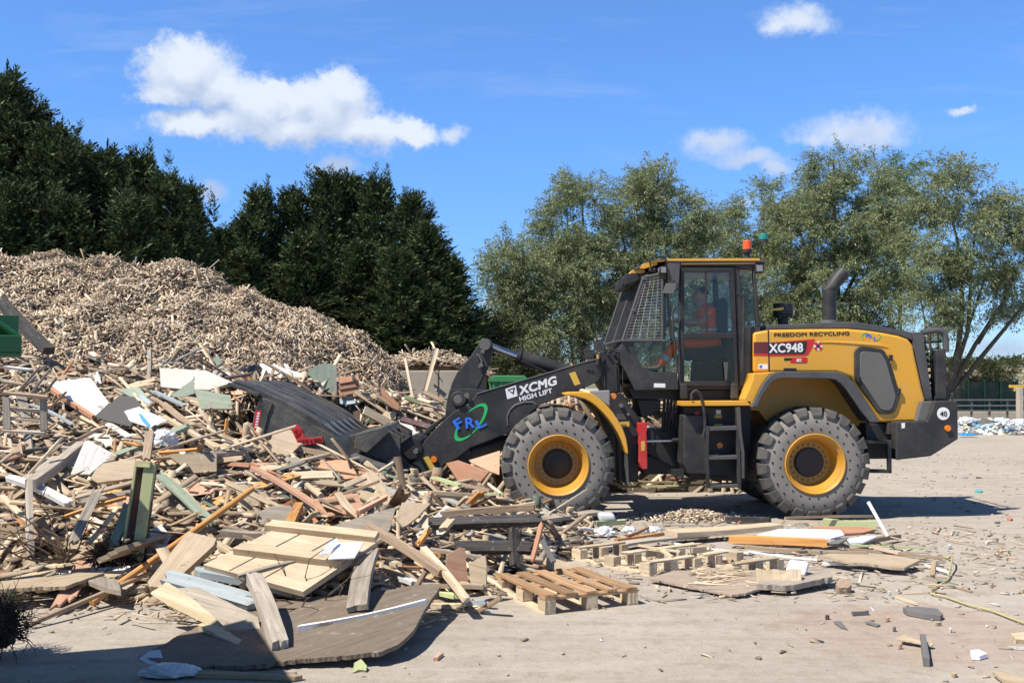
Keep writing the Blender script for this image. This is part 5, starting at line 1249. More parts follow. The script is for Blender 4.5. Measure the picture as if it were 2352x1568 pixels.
# ================================================================== pieces of waste wood
GH = 'loose pieces of waste wood on the heap'
def frame_obj(name, me_v, me_f, mat, X, Y, Zv, org, parent=None, bevel=0):
    me = bpy.data.meshes.new(name); me.from_pydata(me_v, [], me_f); me.materials.append(mat)
    bm = bmesh.new(); bm.from_mesh(me); bmesh.ops.recalc_face_normals(bm, faces=bm.faces[:]); bm.to_mesh(me); bm.free()
    o = bpy.data.objects.new(name, me); COL.objects.link(o)
    o.matrix_world = Matrix(((X.x, Y.x, Zv.x, org.x), (X.y, Y.y, Zv.y, org.y), (X.z, Y.z, Zv.z, org.z), (0, 0, 0, 1)))
    if parent: o.parent = parent
    return o
def plank_shape(Ln, w, t, rng, jag=.25, warp=.012, round_=False):
    st = max(3, int(Ln / .22)); vs = []; m = 2 if w < .035 else 4 if w < .08 else 6; k = 10 if round_ else 2 * m
    b0, b1 = rng.normal(0, warp), rng.normal(0, warp); tw = rng.normal(0, .05)
    edge = {}
    for end in (0, st):                                  # broken ends: every strand stops at its own length
        if jag < .15: e = rng.normal(0, .02 * w, m) - abs(rng.normal(0, .1)) * w * np.linspace(-.5, .5, m) * (jag > .04)
        else: e = -np.abs(rng.normal(0, 1, m)) * min(w, .14) * jag * 1.3 + rng.normal(0, .5) * w * jag * np.linspace(-1, 1, m)
        edge[end] = e * (1 if end else -1)
    for i in range(st + 1):
        u = i / st; x = (u - .5) * Ln; bend = b0 * math.sin(math.pi * u) * Ln; sd = b1 * math.sin(math.pi * u) * Ln * .5; a = tw * (u - .5)
        for q in range(k):
            j = q if q < m else 2 * m - 1 - q
            if round_: y, z, e = math.cos(2 * math.pi * q / k) * w / 2, math.sin(2 * math.pi * q / k) * w / 2, 0
            else: y, z = (j / (m - 1) - .5) * w, (-.5 if q < m else .5) * t; e = edge[i][j] + rng.normal(0, .15 * t) * (jag > .1) if i in edge else 0
            y2 = y * (1 + rng.normal(0, .012)); z2 = z * (1 + rng.normal(0, .03))
            vs.append((x + e, y2 * math.cos(a) - z2 * math.sin(a) + sd, y2 * math.sin(a) + z2 * math.cos(a) + bend))
    fs = [[i * k + q, i * k + (q + 1) % k, (i + 1) * k + (q + 1) % k, (i + 1) * k + q] for i in range(st) for q in range(k)]
    if round_: fs += [list(range(k))[::-1], list(range(st * k, st * k + k))]
    else: fs += [[o + j, o + j + 1, o + 2 * m - 2 - j, o + 2 * m - 1 - j] for o in (0, st * k) for j in range(m - 1)]
    return vs, fs
def plank(p1, p2, w, t, mat, label=None, cat='plank', z=ID, l1=.08, l2=.08, D1=None, D2=None, roll=0.0, name='wood_plank', round_=False, jag=.25, warp=.012, parent=None, group=None, edge=False):
    """piece between two places seen at p1 and p2; w = seen width in the units of the zoom, or metres when below 1"""
    a, b_ = z(p1), z(p2)
    A = W(*a, D1) if D1 else hit(*a, l1); Bq = W(*b_, D2) if D2 else hit(*b_, l2)
    if w >= 1: s0, s1 = z((0, 0)), z((w, 0)); w = (s1[0] - s0[0]) / F * (A.y + Bq.y) / 2
    d = Bq - A; Ln = d.length; X = d / Ln; mid = (A + Bq) / 2
    nrm = hnormal(mid.x, mid.y); Zv = (nrm - X * nrm.dot(X)).normalized()
    if edge: Zv = X.cross(Zv).normalized()
    Zv = Matrix.Rotation(roll, 3, X) @ Zv; Y = Zv.cross(X)
    rng = np.random.default_rng(int(abs(a[0] * 7 + a[1] * 13)) + 1)
    v, f = plank_shape(Ln, w, t, rng, jag, warp, round_)
    o = frame_obj(name, v, f, M[mat], X, Y, Zv, mid, parent)
    if label: tag(o, label, cat, group)
    return o
def board(pts, t, mat, label=None, cat='board', z=ID, n=(0, -.45, .9), lift=.10, D=None, name='wood_board', jag=0.0, parent=None, group=None, anchor=None, bev=0, curl=0.0):
    """sheet whose outline is seen at pts, lying in a plane with normal n through the place under its centre"""
    q = [Vector(z(p)) for p in pts]; c = sum(q, Vector((0, 0))) / len(q) if anchor is None else Vector(z(anchor))
    P0 = W(c.x, c.y, D) if D else hit(c.x, c.y, lift)
    n = Vector(n).normalized(); C0 = Vector((0, 0, CAMH))
    rng = np.random.default_rng(int(abs(c.x * 11 + c.y * 3)) + 5)
    if jag:                                              # torn edge: uneven steps, mostly small with a few deep notches
        r = []
        for i in range(len(q)):
            a, b_ = q[i], q[(i + 1) % len(q)]; ln = (b_ - a).length; s = Vector((-(b_ - a).y, (b_ - a).x)).normalized(); u = 0.0; drift = 0.0
            while u < ln:
                drift = .75 * drift + float(rng.normal(0, jag * .45)); k = drift + (float(rng.normal(0, jag * 1.4)) if rng.uniform() < .10 else 0)
                r.append(a.lerp(b_, u / ln) + s * k * min(1, 4 * u / ln + .2, 4 * (1 - u / ln) + .2)); u += float(rng.uniform(2.0, 9.0))
        q = r
    W3 = []
    for p in q:
        d = W(p.x, p.y, 1.0) - C0; s = (P0 - C0).dot(n) / d.dot(n); W3.append(C0 + d * s)
    e = max(((W3[(i + 1) % len(W3)] - W3[i]) for i in range(len(W3))), key=lambda v: v.length) if not jag else (W3[len(W3) // 3] - W3[0])
    X = (e - n * e.dot(n)).normalized(); Y = n.cross(X); org = sum(W3, Vector()) / len(W3)
    loc = [((p - org).dot(X), (p - org).dot(Y)) for p in W3]; m = len(loc)
    v = [(x, y, t / 2 + curl * (x * x - y * y)) for x, y in loc] + [(x, y, -t / 2 + curl * (x * x - y * y)) for x, y in loc]
    f = [list(range(m)), list(range(2 * m - 1, m - 1, -1))] + [[i, (i + 1) % m, m + (i + 1) % m, m + i] for i in range(m)]
    o = frame_obj(name, v, f, M[mat], X, Y, n, org, parent)
    if label: tag(o, label, cat, group)
    return o
UP = (0, -.05, 1)

M['w_tanply'] = wood('dusty_tan_plywood', (.25, .19, .145), (.34, .27, .215), (.42, .35, .285), .5, 1.0, grey=(.24, .19, .15))
M['w_mould'] = wood('mouldy_cream_core', (.38, .31, .19), (.50, .42, .29), (.62, .545, .42), .5, .5, grey=(.38, .27, .10))
# ---- foreground left
board([(318, 1515), (400, 1468), (480, 1426), (610, 1388), (740, 1378), (1000, 1346), (1012, 1353), (985, 1392), (968, 1418), (945, 1455), (915, 1482), (870, 1500), (720, 1515), (560, 1535), (440, 1538)], .03, 'w_ply', 'big dark plywood sheet with torn right edge lying in the foreground', 'board', n=(-.07, -.06, 1), D=7.42, name='plywood_sheet', jag=1.6, anchor=(660, 1465), curl=.008)
pd = board([(628, 1222), (866, 1250), (697, 1364), (468, 1302)], .05, 'w_beige', z=ID, n=(-.06, -.40, .9), D=8.75, name='door_panel', anchor=(660, 1285))
root_pd = empty('battened_door', pd.matrix_world.translation.copy()); tag(root_pd, 'pale plank door with two battens, lying tilted in front of the heap', 'door')
pd.parent = root_pd; pd.location = (0, 0, 0)
def sub(o):
    o.parent = root_pd; o.location = o.location - root_pd.location
n_pd = pd.matrix_world.to_3x3() @ Vector((0, 0, 1))
def on_door(p):
    C0 = Vector((0, 0, CAMH)); d = W(p[0], p[1], 1) - C0; nn = Vector((-.06, -.40, .9)).normalized(); return C0 + d * ((root_pd.location - C0).dot(nn) / d.dot(nn))
def door_batten(p1, p2, w, t):
    A, Bq = on_door(p1), on_door(p2); nn = Vector((-.06, -.40, .9)).normalized(); d = Bq - A; X = d.normalized(); Y = nn.cross(X)
    v, f = plank_shape(d.length, w, t, np.random.default_rng(3), .05, .002)
    o = frame_obj('batten', v, f, M['w_pale'], X, Y, nn, (A + Bq) / 2 + nn * (t / 2 + .026)); sub(o)
door_batten((619, 1216), (868, 1244), .10, .05); door_batten((548, 1272), (790, 1302), .10, .06)
for a_, b_ in (((690, 1232), (528, 1316)), ((772, 1240), (606, 1334))):
    A, Bq = on_door(a_), on_door(b_); nn = Vector((-.06, -.40, .9)).normalized(); X = (Bq - A).normalized(); v, f = plank_shape((Bq - A).length, .012, .004, np.random.default_rng(4), 0, 0)
    o = frame_obj('plank_gap', v, f, M['w_dark'], X, nn.cross(X), nn, (A + Bq) / 2 + nn * .026); sub(o)
def paper(pts, lab, D, n): return board(pts, .012, 'sheetwhite', lab, 'board', ZC, n=n, D=D, name='white_board')
paper([(720, 528), (922, 520), (850, 640), (655, 650)], 'small bright white board lying on the battened door', 8.62, (-.06, -.40, .9))
paper([(596, 590), (655, 525), (718, 488), (728, 520), (660, 606), (600, 612)], 'small white strip standing at an angle on the battened door', 8.60, (.5, -.6, .6))
P = plank
P((970, 575), (870, 1030), 150, .045, 'w_grey', 'wide grey plank leaning from the battened door down to the plywood sheet', z=ZC, D1=8.9, D2=7.85, roll=.25)
P((105, 790), (300, 1310), 115, .10, 'w_grey', 'blue-grey square post with rotten brown end, on the plywood sheet', 'post', z=ZC, D1=8.1, D2=7.12, name='wood_post', jag=.13)
P((436, 1158), (1392, 958), 38, .035, 'w_white', 'flaking white batten lying across the plywood sheet', 'batten', z=ZC, D1=7.55, D2=8.02, name='white_batten')
P((935, 395), (1510, 760), 62, .06, 'w_brown', 'split brown timber sloping down from the battened door corner', 'timber', z=ZC, D1=9.5, D2=8.75, name='timber')
P((1360, 565), (1690, 955), 52, .045, 'w_pale', 'pale split plank ending near the small pallet fragments', z=ZC, D1=9.3, D2=8.35)
ib = empty('insulated_board', W(470, 1400, 7.9)); tag(ib, 'thick broken board with grey skin and mouldy cream edge, left of the plywood sheet', 'board')
for nm, pts, t_, mt, nn, dd, jg in (('skin', [(395, 1352), (455, 1350), (520, 1382), (592, 1418), (600, 1462), (552, 1472), (470, 1410)], .02, 'w_grey', (-.05, -.35, .93), 7.92, .7),
        ('torn_side', [(347, 1364), (384, 1338), (440, 1372), (552, 1470), (550, 1488), (500, 1462), (473, 1433), (400, 1398)], .03, 'w_mould', (-.25, -.72, .65), 7.80, 1.1),
        ('broken_end', [(552, 1472), (602, 1460), (603, 1474), (585, 1484), (552, 1490)], .02, 'w_grey', (.1, -.9, .3), 7.75, .3)):
    o = board(pts, t_, mt, n=nn, D=dd, name=nm, jag=jg); o.parent = ib; o.location = o.location - ib.location
board([(455, 1440), (485, 1432), (555, 1475), (548, 1488)], .05, 'w_pale', 'short splintered pale offcut under the thick cream board', 'offcut', n=(-.1, -.2, 1), D=7.55, name='offcut', jag=1.0)
P((372, 1322), (590, 1385), 40, .05, 'w_blue', 'pale blue painted plank beside the thick cream board', z=ID, D1=8.7, D2=8.2, roll=.4)
P((445, 1312), (700, 1365), 24, .06, 'w_blue', 'bluish timber along the near edge of the battened door', 'timber', z=ID, D1=8.75, D2=8.45, name='timber')
P((545, 1322), (765, 1268), 14, .02, 'w_grey', 'thin grey lath lying across the battened door', 'lath', z=ID, D1=8.5, D2=8.8, name='wood_lath')
P((440, 1548), (692, 1556), 22, .03, 'w_brown', 'bundle-like brown batten at the bottom photo edge', 'batten', z=ID, l1=.03, l2=.03, name='wood_batten')
P((440, 1538), (680, 1545), 9, .02, 'w_grey', 'thin grey strip behind the bottom edge batten', 'lath', z=ID, l1=.02, l2=.02, name='wood_lath')
board([(318, 1512), (345, 1494), (368, 1492), (378, 1520), (350, 1530)], .006, 'plastwhite', 'thin clear film wrapped on the left tip of the plywood sheet', 'plastic film', n=(-.1, -.2, 1), D=7.12, name='plastic_film')
P((210, 1384), (580, 1122), 15, .03, 'w_orange', 'long straight orange-brown pole leaning on the heap', 'pole', z=ID, D1=8.75, D2=10.6, name='wood_pole', round_=True, jag=.02, warp=.003)
P((68, 1434), (362, 1308), 11, .03, 'w_brown', 'long dark pole lying on the ground below the orange pole', 'pole', z=ID, l1=.03, l2=.06, name='wood_pole', round_=True, jag=.05, warp=.006)
board([(405, 1228), (500, 1245), (415, 1330), (385, 1308), (350, 1350), (340, 1335)] and [(432, 1226), (498, 1242), (492, 1258), (385, 1356), (345, 1352), (340, 1342)], .07, 'w_beige', 'wide beige plank with a groove, propped beside the orange pole', 'plank', n=(.05, -.6, .75), D=9.0, name='wood_plank')
P((0, 1322), (300, 1308), 20, .05, 'w_white', 'long pale grey beam at the foot of the heap on the left', 'beam', z=ID, l1=.05, l2=.06, name='wood_beam')
board([(0, 1338), (120, 1326), (180, 1318), (240, 1318), (150, 1350), (80, 1352), (0, 1356)], .03, 'w_beige', 'flat beige board lying under the long pale grey beam', 'board', n=UP, D=8.95, name='wood_board', jag=.8)
board([(75, 1348), (240, 1320), (290, 1322), (200, 1340), (85, 1358)], .03, 'w_pale', 'narrow pale board at the foot of the heap left of the orange pole', 'board', n=UP, D=9.1, name='wood_board')
board([(198, 1336), (225, 1328), (272, 1336), (278, 1362), (240, 1354)], .04, 'w_grey', 'short grey board between the pale beam and the two poles', 'board', n=UP, D=8.95, name='wood_board')
P((280, 1358), (345, 1352), 20, .07, 'w_grey', 'brick shaped grey offcut at the foot of the heap by the poles', 'offcut', z=ID, l1=.04, l2=.04, name='offcut')
P((66, 1105), (70, 1278), 40, .04, 'w_grey', 'wide grey plank standing upright at the left of the heap', z=ID, D1=10.2, D2=9.7, edge=False, roll=1.2)
P((2, 1138), (122, 1244), 14, .035, 'w_pale', 'cream batten slanting down at the left photo edge', 'batten', z=ID, l1=.2, l2=.12, name='wood_batten')
P((70, 1112), (188, 1022), 24, .10, 'w_grey', 'thick grey square timber pointing up right on the left heap', 'timber', z=ID, l1=.35, l2=.15, name='timber', jag=.05)
P((50, 1106), (130, 1050), 16, .05, 'w_grey', 'weathered narrow board beside the thick square timber', z=ID, l1=.25, l2=.15)
P((18, 1096), (162, 1158), 21, .05, 'w_white', 'pale painted plank crossing under the thick square timber', z=ID, l1=.25, l2=.2)
P((62, 990), (70, 1075), 20, .03, 'w_grey', 'broken grey board pointing up near the left edge', z=ID, l1=.15, l2=.1, roll=.6, jag=.9)
board([(205, 1012), (268, 1047), (262, 1058), (240, 1062), (206, 1090), (163, 1090), (195, 1014)], .03, 'w_white', 'light grey board with strong wavy grain in the left heap', 'board', n=(.05, -.8, .6), lift=.28, name='grained_board')
board([(242, 1065), (312, 1054), (310, 1099), (226, 1110), (208, 1100), (222, 1078)], .05, 'w_beige', 'broken tan board left of the pale green frame', 'board', n=(.1, -.85, .5), lift=.28, name='wood_board', jag=.7)
board([(352, 1055), (398, 1044), (498, 1044), (498, 1084), (442, 1088), (392, 1052)], .05, 'w_beige', 'tan board with a notch right of the pale green frame', 'board', n=(.1, -.85, .5), lift=.22, name='wood_board')
P((360, 1040), (470, 1030), 13, .03, 'w_orange', 'bright orange lath above the notched tan board', 'lath', z=ID, l1=.3, l2=.3, name='wood_lath')
P((284, 1014), (324, 1024), 10, .02, 'w_orange', 'short orange offcut left of the bright orange lath', 'offcut', z=ID, l1=.25, l2=.22, name='offcut')
P((446, 1047), (560, 1036), 16, .05, 'w_grey', 'grey-beige round rail above the notched tan board', 'rail', z=ID, l1=.25, l2=.25, name='round_rail', round_=True)
P((522, 962), (515, 1030), 7, .03, 'w_orange', 'thin upright brown stake left of the bucket side plate', 'stake', z=ID, D1=13.1, D2=13.0, name='wood_stake')
P((344, 990), (336, 1058), 18, .06, 'w_brown', 'stub of grey-brown post standing behind the pale green frame', 'post', z=ID, l1=.5, l2=.25, name='wood_post')
P((270, 862), (342, 945), 7, .02, 'w_pale', 'long thin cream lath pointing down past the dark grey sheet', 'lath', z=ID, l1=.2, l2=.25, name='wood_lath')
P((372, 956), (500, 1030), 13, .04, 'w_pale', 'long beige plank sloping down left of the bucket', z=ID, l1=.30, l2=.25)
P((372, 924), (465, 990), 16, .03, 'w_brown', 'greyish brown plank running down below the sage board', z=ID, l1=.25, l2=.2)
P((402, 955), (548, 1014), 13, .03, 'w_brown', 'brown plank running down to the bucket corner', z=ID, l1=.2, l2=.2)
wb = board([(110, 880), (206, 868), (212, 874), (250, 926), (220, 955), (205, 950)], .02, 'sheetwhite', 'large bright white laminate sheet on the left of the heap', 'sheet', n=(.12, -.62, .78), lift=.30, name='white_sheet')
board([(216, 957), (275, 908), (308, 912), (325, 930), (300, 980), (248, 968)], .015, 'sheetgrey', 'dark grey bent sheet beside the bright white laminate', 'sheet', n=(.3, -.6, .7), lift=.30, name='grey_sheet', jag=.8)
board([(285, 945), (320, 934), (352, 950), (385, 965), (345, 982), (300, 968)], .01, 'plastwhite', 'torn clear film with a blue stripe on the heap', 'plastic film', n=(.1, -.7, .7), lift=.34, name='plastic_film', jag=1.0)
board([(318, 950), (326, 952), (346, 976), (342, 982), (328, 968)], .01, 'plastblue', 'bright blue plastic strip on the torn clear film', 'plastic strip', n=(.1, -.7, .7), lift=.40, name='plastic_strip')
P((70, 928), (168, 976), 9, .02, 'w_blue', 'pale blue-white lath below the left edge of the white laminate', 'lath', z=ID, l1=.25, l2=.25, name='wood_lath')
P((246, 972), (300, 1005), 15, .02, 'w_white', 'white strip under the dark grey bent sheet', 'lath', z=ID, l1=.25, l2=.22, name='wood_lath')
P((118, 895), (215, 958), 9, .06, 'w_brick', 'reddish timber edge below the white laminate', 'timber', z=ID, l1=.2, l2=.2, name='timber')
P((218, 854), (228, 884), 12, .02, 'w_white', 'narrow white strip standing above the white laminate', 'lath', z=ID, l1=.25, l2=.1, name='wood_lath')
board([(367, 846), (475, 852), (535, 879), (480, 896), (410, 893), (370, 889)], .03, 'sheetcream', 'large cream panel near the top of the heap left of the bucket', 'panel', n=(.05, -.85, .5), lift=.30, name='cream_sheet')
board([(390, 909), (437, 877), (448, 864), (444, 905), (410, 912)], .01, 'w_sage', 'torn sage green sheet hanging over the cream panel', 'sheet', n=(.05, -.85, .5), lift=.40, name='green_sheet', jag=.9)
board([(446, 894), (530, 909), (534, 940), (462, 940)], .03, 'w_sage', 'flat sage green board below the cream panel', 'board', n=(.05, -.8, .55), lift=.34, name='green_board')
board([(265, 894), (320, 891), (352, 925), (300, 912)], .02, 'w_sage', 'sage green sheet behind the dark grey bent sheet', 'sheet', n=(.1, -.6, .7), lift=.25, name='green_sheet')
P((352, 898), (425, 932), 11, .03, 'w_blue', 'light blue plank left of the flat sage board', z=ID, l1=.3, l2=.3)
P((318, 905), (350, 934), 12, .02, 'w_blue', 'short pale blue board end beside the long cream lath', z=ID, l1=.3, l2=.25)
board([(484, 846), (485, 830), (500, 815), (515, 836), (512, 850)], .02, 'w_sage', 'small sage panel sticking up behind the cream panel', 'panel', n=(.1, -.9, .3), D=17.6, name='green_sheet')
P((505, 832), (565, 862), 13, .03, 'w_brown', 'brown plank lying beside the small sage panel', z=ID, D1=17.4, D2=17.3)
board([Z4(t) for t in ((632, 450), (700, 385), (770, 362), (876, 378), (882, 645), (800, 600), (700, 545), (690, 500))], .03, 'w_sage', 'upright sage green panel with a cut corner behind the bucket', 'panel', n=(.1, -.95, .2), D=17.05, name='green_sheet')
tr_ = empty('slatted_panel', W(812, 885, 16.95)); tag(tr_, 'terracotta panel of three slats beside the upright sage panel', 'panel')
for y0 in (868, 882, 896):
    o = board([(777, y0), (822, y0 - 7), (826, y0 + 5), (780, y0 + 13)], .03, 'w_brick', z=ID, n=(.1, -.95, .25), D=16.95, name='slat'); o.parent = tr_; o.location = o.location - tr_.location
board([Z4(t) for t in ((1242, 560), (1405, 705), (1395, 760), (1300, 710), (1270, 690))], .03, 'w_brick', 'pointed terracotta offcut standing right of the bucket', 'offcut', n=(.1, -.95, .3), D=16.9, name='offcut')
board([Z4(t) for t in ((900, 660), (1080, 665), (1090, 690), (950, 715), (900, 700))], .02, 'w_blue', 'pale blue board behind the bucket shell', 'board', n=(.1, -.8, .6), D=16.95, name='wood_board')
board([Z4(t) for t in ((1000, 765), (1090, 700), (1180, 690), (1282, 762), (1262, 880), (1180, 860), (1080, 830))], .015, 'sheetgrey', 'grey rubbery sheet draped behind the bucket', 'sheet', n=(.1, -.8, .5), D=17.1, name='grey_sheet', jag=.8)
board([Z4(t) for t in ((1258, 800), (1290, 765), (1380, 780), (1372, 830), (1290, 840))], .03, 'w_pale', 'pale block of board beside the grey rubbery sheet', 'offcut', n=(.1, -.9, .4), D=16.9, name='offcut')
board([Z4(t) for t in ((330, 1000), (352, 935), (430, 915), (500, 930), (528, 985), (562, 1060), (470, 1160), (400, 1235), (330, 1220), (170, 1155), (230, 1040), (330, 1005))], .03, 'w_beige', 'many-sided cream board leaning against the bucket side', 'board', n=(.15, -.85, .5), D=13.05, name='cream_board', jag=.5)
P(Z4((1420, 830)), Z4((1700, 910)), 14, .05, 'w_maroon', 'maroon plank right of the bucket behind the lift arm', D1=16.9, D2=16.7)
P(Z4((2005, 1030)), Z4((2260, 1100)), 15, .05, 'w_maroon', 'maroon plank below the lift arm beside the front tyre', D1=17.4, D2=17.2)
P(Z4((2000, 1180)), Z4((2180, 1060)), 14, .06, 'w_dark', 'dark timber crossing the maroon plank behind the front tyre', 'timber', D1=17.1, D2=17.5, name='timber')
for k, (a, b_, m_, lb_) in enumerate((((1590, 700), (1800, 790), 'w_pale', 'uppermost pale plank of the fan right of the bucket'), ((1560, 660), (1780, 720), 'w_pale', 'second pale plank of the fan right of the bucket'), ((1480, 720), (1700, 760), 'w_beige', 'flat beige plank of the fan right of the bucket'),
        ((1600, 600), (1790, 690), 'w_brown', 'brownish plank at the top of the fan right of the bucket'), ((1590, 970), (1690, 770), 'w_pale', 'pale upright batten below the fan of planks'), ((1440, 640), (1580, 700), 'w_lime', 'yellow-green lath above the fan of planks'),
        ((1700, 560), (1800, 640), 'w_grey', 'grey plank end beside the bell crank foot'))):
    P(Z4(a), Z4(b_), 11, .03, m_, lb_, D1=17.5 - .1 * k, D2=17.2)
board([Z4(t) for t in ((1800, 1205), (1900, 1180), (2162, 1272), (2060, 1392), (1900, 1350))], .03, 'w_brick', 'orange-brown grooved panel tilted up beside the front tyre', 'panel', n=(-.1, -.8, .55), D=13.3, name='grooved_board')
board([Z4(t) for t in ((1990, 1180), (2250, 1100), (2245, 1300), (2160, 1270), (2010, 1200))], .03, 'w_pink', 'pinkish board behind the orange-brown grooved panel', 'board', n=(0, -.8, .55), D=14.6, name='wood_board')
P((578, 1072), (765, 1188), 17, .035, 'w_pink', 'long pink lath sloping down in front of the bucket', 'lath', z=ID, l1=.22, l2=.15, name='wood_lath', warp=.01)
P(Z4((545, 1085)), Z4((950, 1165)), 14, .07, 'w_brown', 'brown timber lying against the lower bucket side', 'timber', D1=13.2, D2=13.3, name='timber')
P(ZC((1540, 285)), ZC((2200, 235)), 20, .05, 'w_pale', 'clean pale twin beam in front of the tyre, upper one', 'beam', D1=11.2, D2=11.0, name='wood_beam', jag=.05)
P(ZC((1500, 310)), ZC((2190, 262)), 18, .06, 'w_brown', 'brown beam just under the clean pale twin beam', 'beam', D1=11.1, D2=10.9, name='wood_beam', jag=.1)
P(ZC((1395, 385)), ZC((2260, 355)), 24, .08, 'w_dark', 'long dark blue-black beam below the clean pale beams', 'beam', D1=10.6, D2=10.5, name='wood_beam', roll=.6)
P(ZC((1560, 560)), ZC((2200, 560)), 26, .08, 'w_dark', 'lower black beam with a pink top edge, left of the pallets', 'beam', D1=10.0, D2=9.9, name='wood_beam', roll=.9)
P(ZC((1570, 528)), ZC((2195, 532)), 5, .02, 'w_pink', 'thin pink strip along the lower black beam', 'lath', D1=10.03, D2=9.93, name='wood_lath')
P((1183, 1205), (1186, 1300), 24, .08, 'w_dark', 'short black post standing between the black beams', 'post', z=ID, D1=9.95, D2=9.85, name='wood_post')
P(ZD((480, 262)), ZD((400, 575)), 9, .05, 'w_brick', 'broken red-brown batten hanging at the end of the black beams', 'batten', D1=9.9, D2=9.75, name='wood_batten', jag=.8)
P(ZD((475, 395)), ZD((575, 575)), 10, .03, 'slate', 'dark metal strip leaning by the small brown pallet', 'strip', D1=9.7, D2=9.5, name='metal_strip')
board([ZC(t) for t in ((1540, 612), (1580, 590), (1640, 560), (1672, 562), (1692, 812), (1620, 815), (1545, 800), (1530, 700))], .03, 'w_pink', 'upright pinkish-orange board left of the small brown pallet', 'board', n=(.25, -.95, .15), D=9.15, name='wood_board', jag=.5)
board([ZC(t) for t in ((1700, 680), (1830, 615), (1838, 700), (1835, 850), (1720, 830))], .03, 'w_pale', 'upright pale jagged board left of the small brown pallet', 'board', n=(-.25, -.95, .15), D=9.0, name='wood_board', jag=.7)
dw = empty('drawer_front', W(*ZC((735, 235)), 10.8)); tag(dw, 'pale drawer front with sunken panel below the bucket', 'drawer front')
for nm, pts, mt, dd in (('panel', ((540, 202), (880, 156), (906, 250), (880, 320), (560, 300)), 'w_pink', 10.8), ('moulding', ((612, 215), (838, 186), (850, 200), (632, 232), (640, 290), (622, 290)), 'w_brown', 10.77)):
    o = board([ZC(t) for t in pts], .02, mt, n=(.1, -.85, .5), D=dd, name=nm, anchor=(ZC((735, 235)))); o.parent = dw; o.location = o.location - dw.location
board([ZC(t) for t in ((640, 425), (860, 350), (1075, 288), (1158, 268), (1110, 440), (1060, 480), (900, 470))], .03, 'w_grey', 'smooth greyish board behind the upper batten of the plank door', 'board', n=(.15, -.6, .75), D=9.7, name='wood_board')
board([ZC(t) for t in ((1160, 350), (1205, 230), (1300, 232), (1418, 236), (1330, 330), (1215, 418))], .03, 'w_beige', 'tan diamond shaped plywood piece above the split brown timber', 'board', n=(.1, -.7, .65), D=10.1, name='plywood_piece', jag=.5)
board([ZC(t) for t in ((700, 160), (750, 152), (885, 320), (870, 345), (760, 260))], .03, 'w_pale', 'pale plank end lying over the drawer front', 'plank', n=(.1, -.7, .65), D=10.6, name='wood_plank')
P(ZC((372, 400)), ZC((440, 250)), 20, .08, 'w_orange', 'ochre wood block left of the drawer front', 'block', l1=.25, l2=.2, name='wood_block', jag=.05)
P(ZC((500, 95)), ZC((606, 178)), 14, .04, 'w_beige', 'beige log stub below the bucket floor', 'log', l1=.2, l2=.2, name='log', round_=True)
P(ZC((870, 300)), ZC((1090, 185)), 10, .05, 'w_pink', 'pinkish batten right of the drawer front', 'batten', l1=.25, l2=.2, name='wood_batten')
board([ZC(t) for t in ((130, 300), (240, 255), (380, 250), (400, 300), (330, 395), (150, 390))], .02, 'w_grey', 'dull greyish-pink sheet left of the ochre block', 'sheet', n=(.1, -.7, .65), lift=.22, name='wood_sheet')
board([ZC(t) for t in ((1030, 5), (1075, 40), (1175, 160), (1140, 165), (1050, 70))], .04, 'w_pale', 'pale splintered offcut standing at the coupler tip', 'offcut', n=(.1, -.8, .5), D=12.6, name='offcut', jag=.6)
for i, (a, b_, m_, lb_) in enumerate((((1380, 165), (1700, 190), 'w_pale', 'topmost lath of the small crate remains'), ((1420, 150), (1820, 175), 'w_brown', 'long brown lath across the crate remains'), ((1700, 240), (1800, 140), 'w_orange', 'orange end board of the small crate remains'), ((1620, 245), (1690, 180), 'w_pale', 'inner divider lath of the small crate remains'), ((1540, 270), (1410, 150), 'w_brown', 'tilted brown lath at the left of the crate remains'), ((1850, 160), (1960, 165), 'w_lime', 'dull greenish lath behind the crate remains'), ((1620, 85), (1870, 140), 'w_brown', 'brown batten under the orange-brown grooved panel'), ((1440, 40), (1640, 100), 'w_lime', 'yellowish batten left of the grooved panel'))):
    P(ZC(a), ZC(b_), 9 + (i % 3) * 4, .03, m_, lb_, 'lath', D1=11.9 - .1 * i, D2=11.7 - .1 * i, name='wood_lath')
P(ZC((1500, 440)), ZC((1580, 350)), 17, .05, 'w_pale', 'short pale plank leaning on the dark blue-black beam', D1=10.1, D2=10.3)
P(ZC((1310, 560)), ZC((1420, 410)), 12, .04, 'w_orange', 'ochre splinter standing left of the black beams', 'splinter', D1=9.9, D2=10.0, name='splinter', jag=1.0)
P(ZC((1400, 570)), ZC((1830, 640)), 11, .03, 'w_grey', 'greyish plank running under the lower black beam', D1=9.7, D2=9.6)
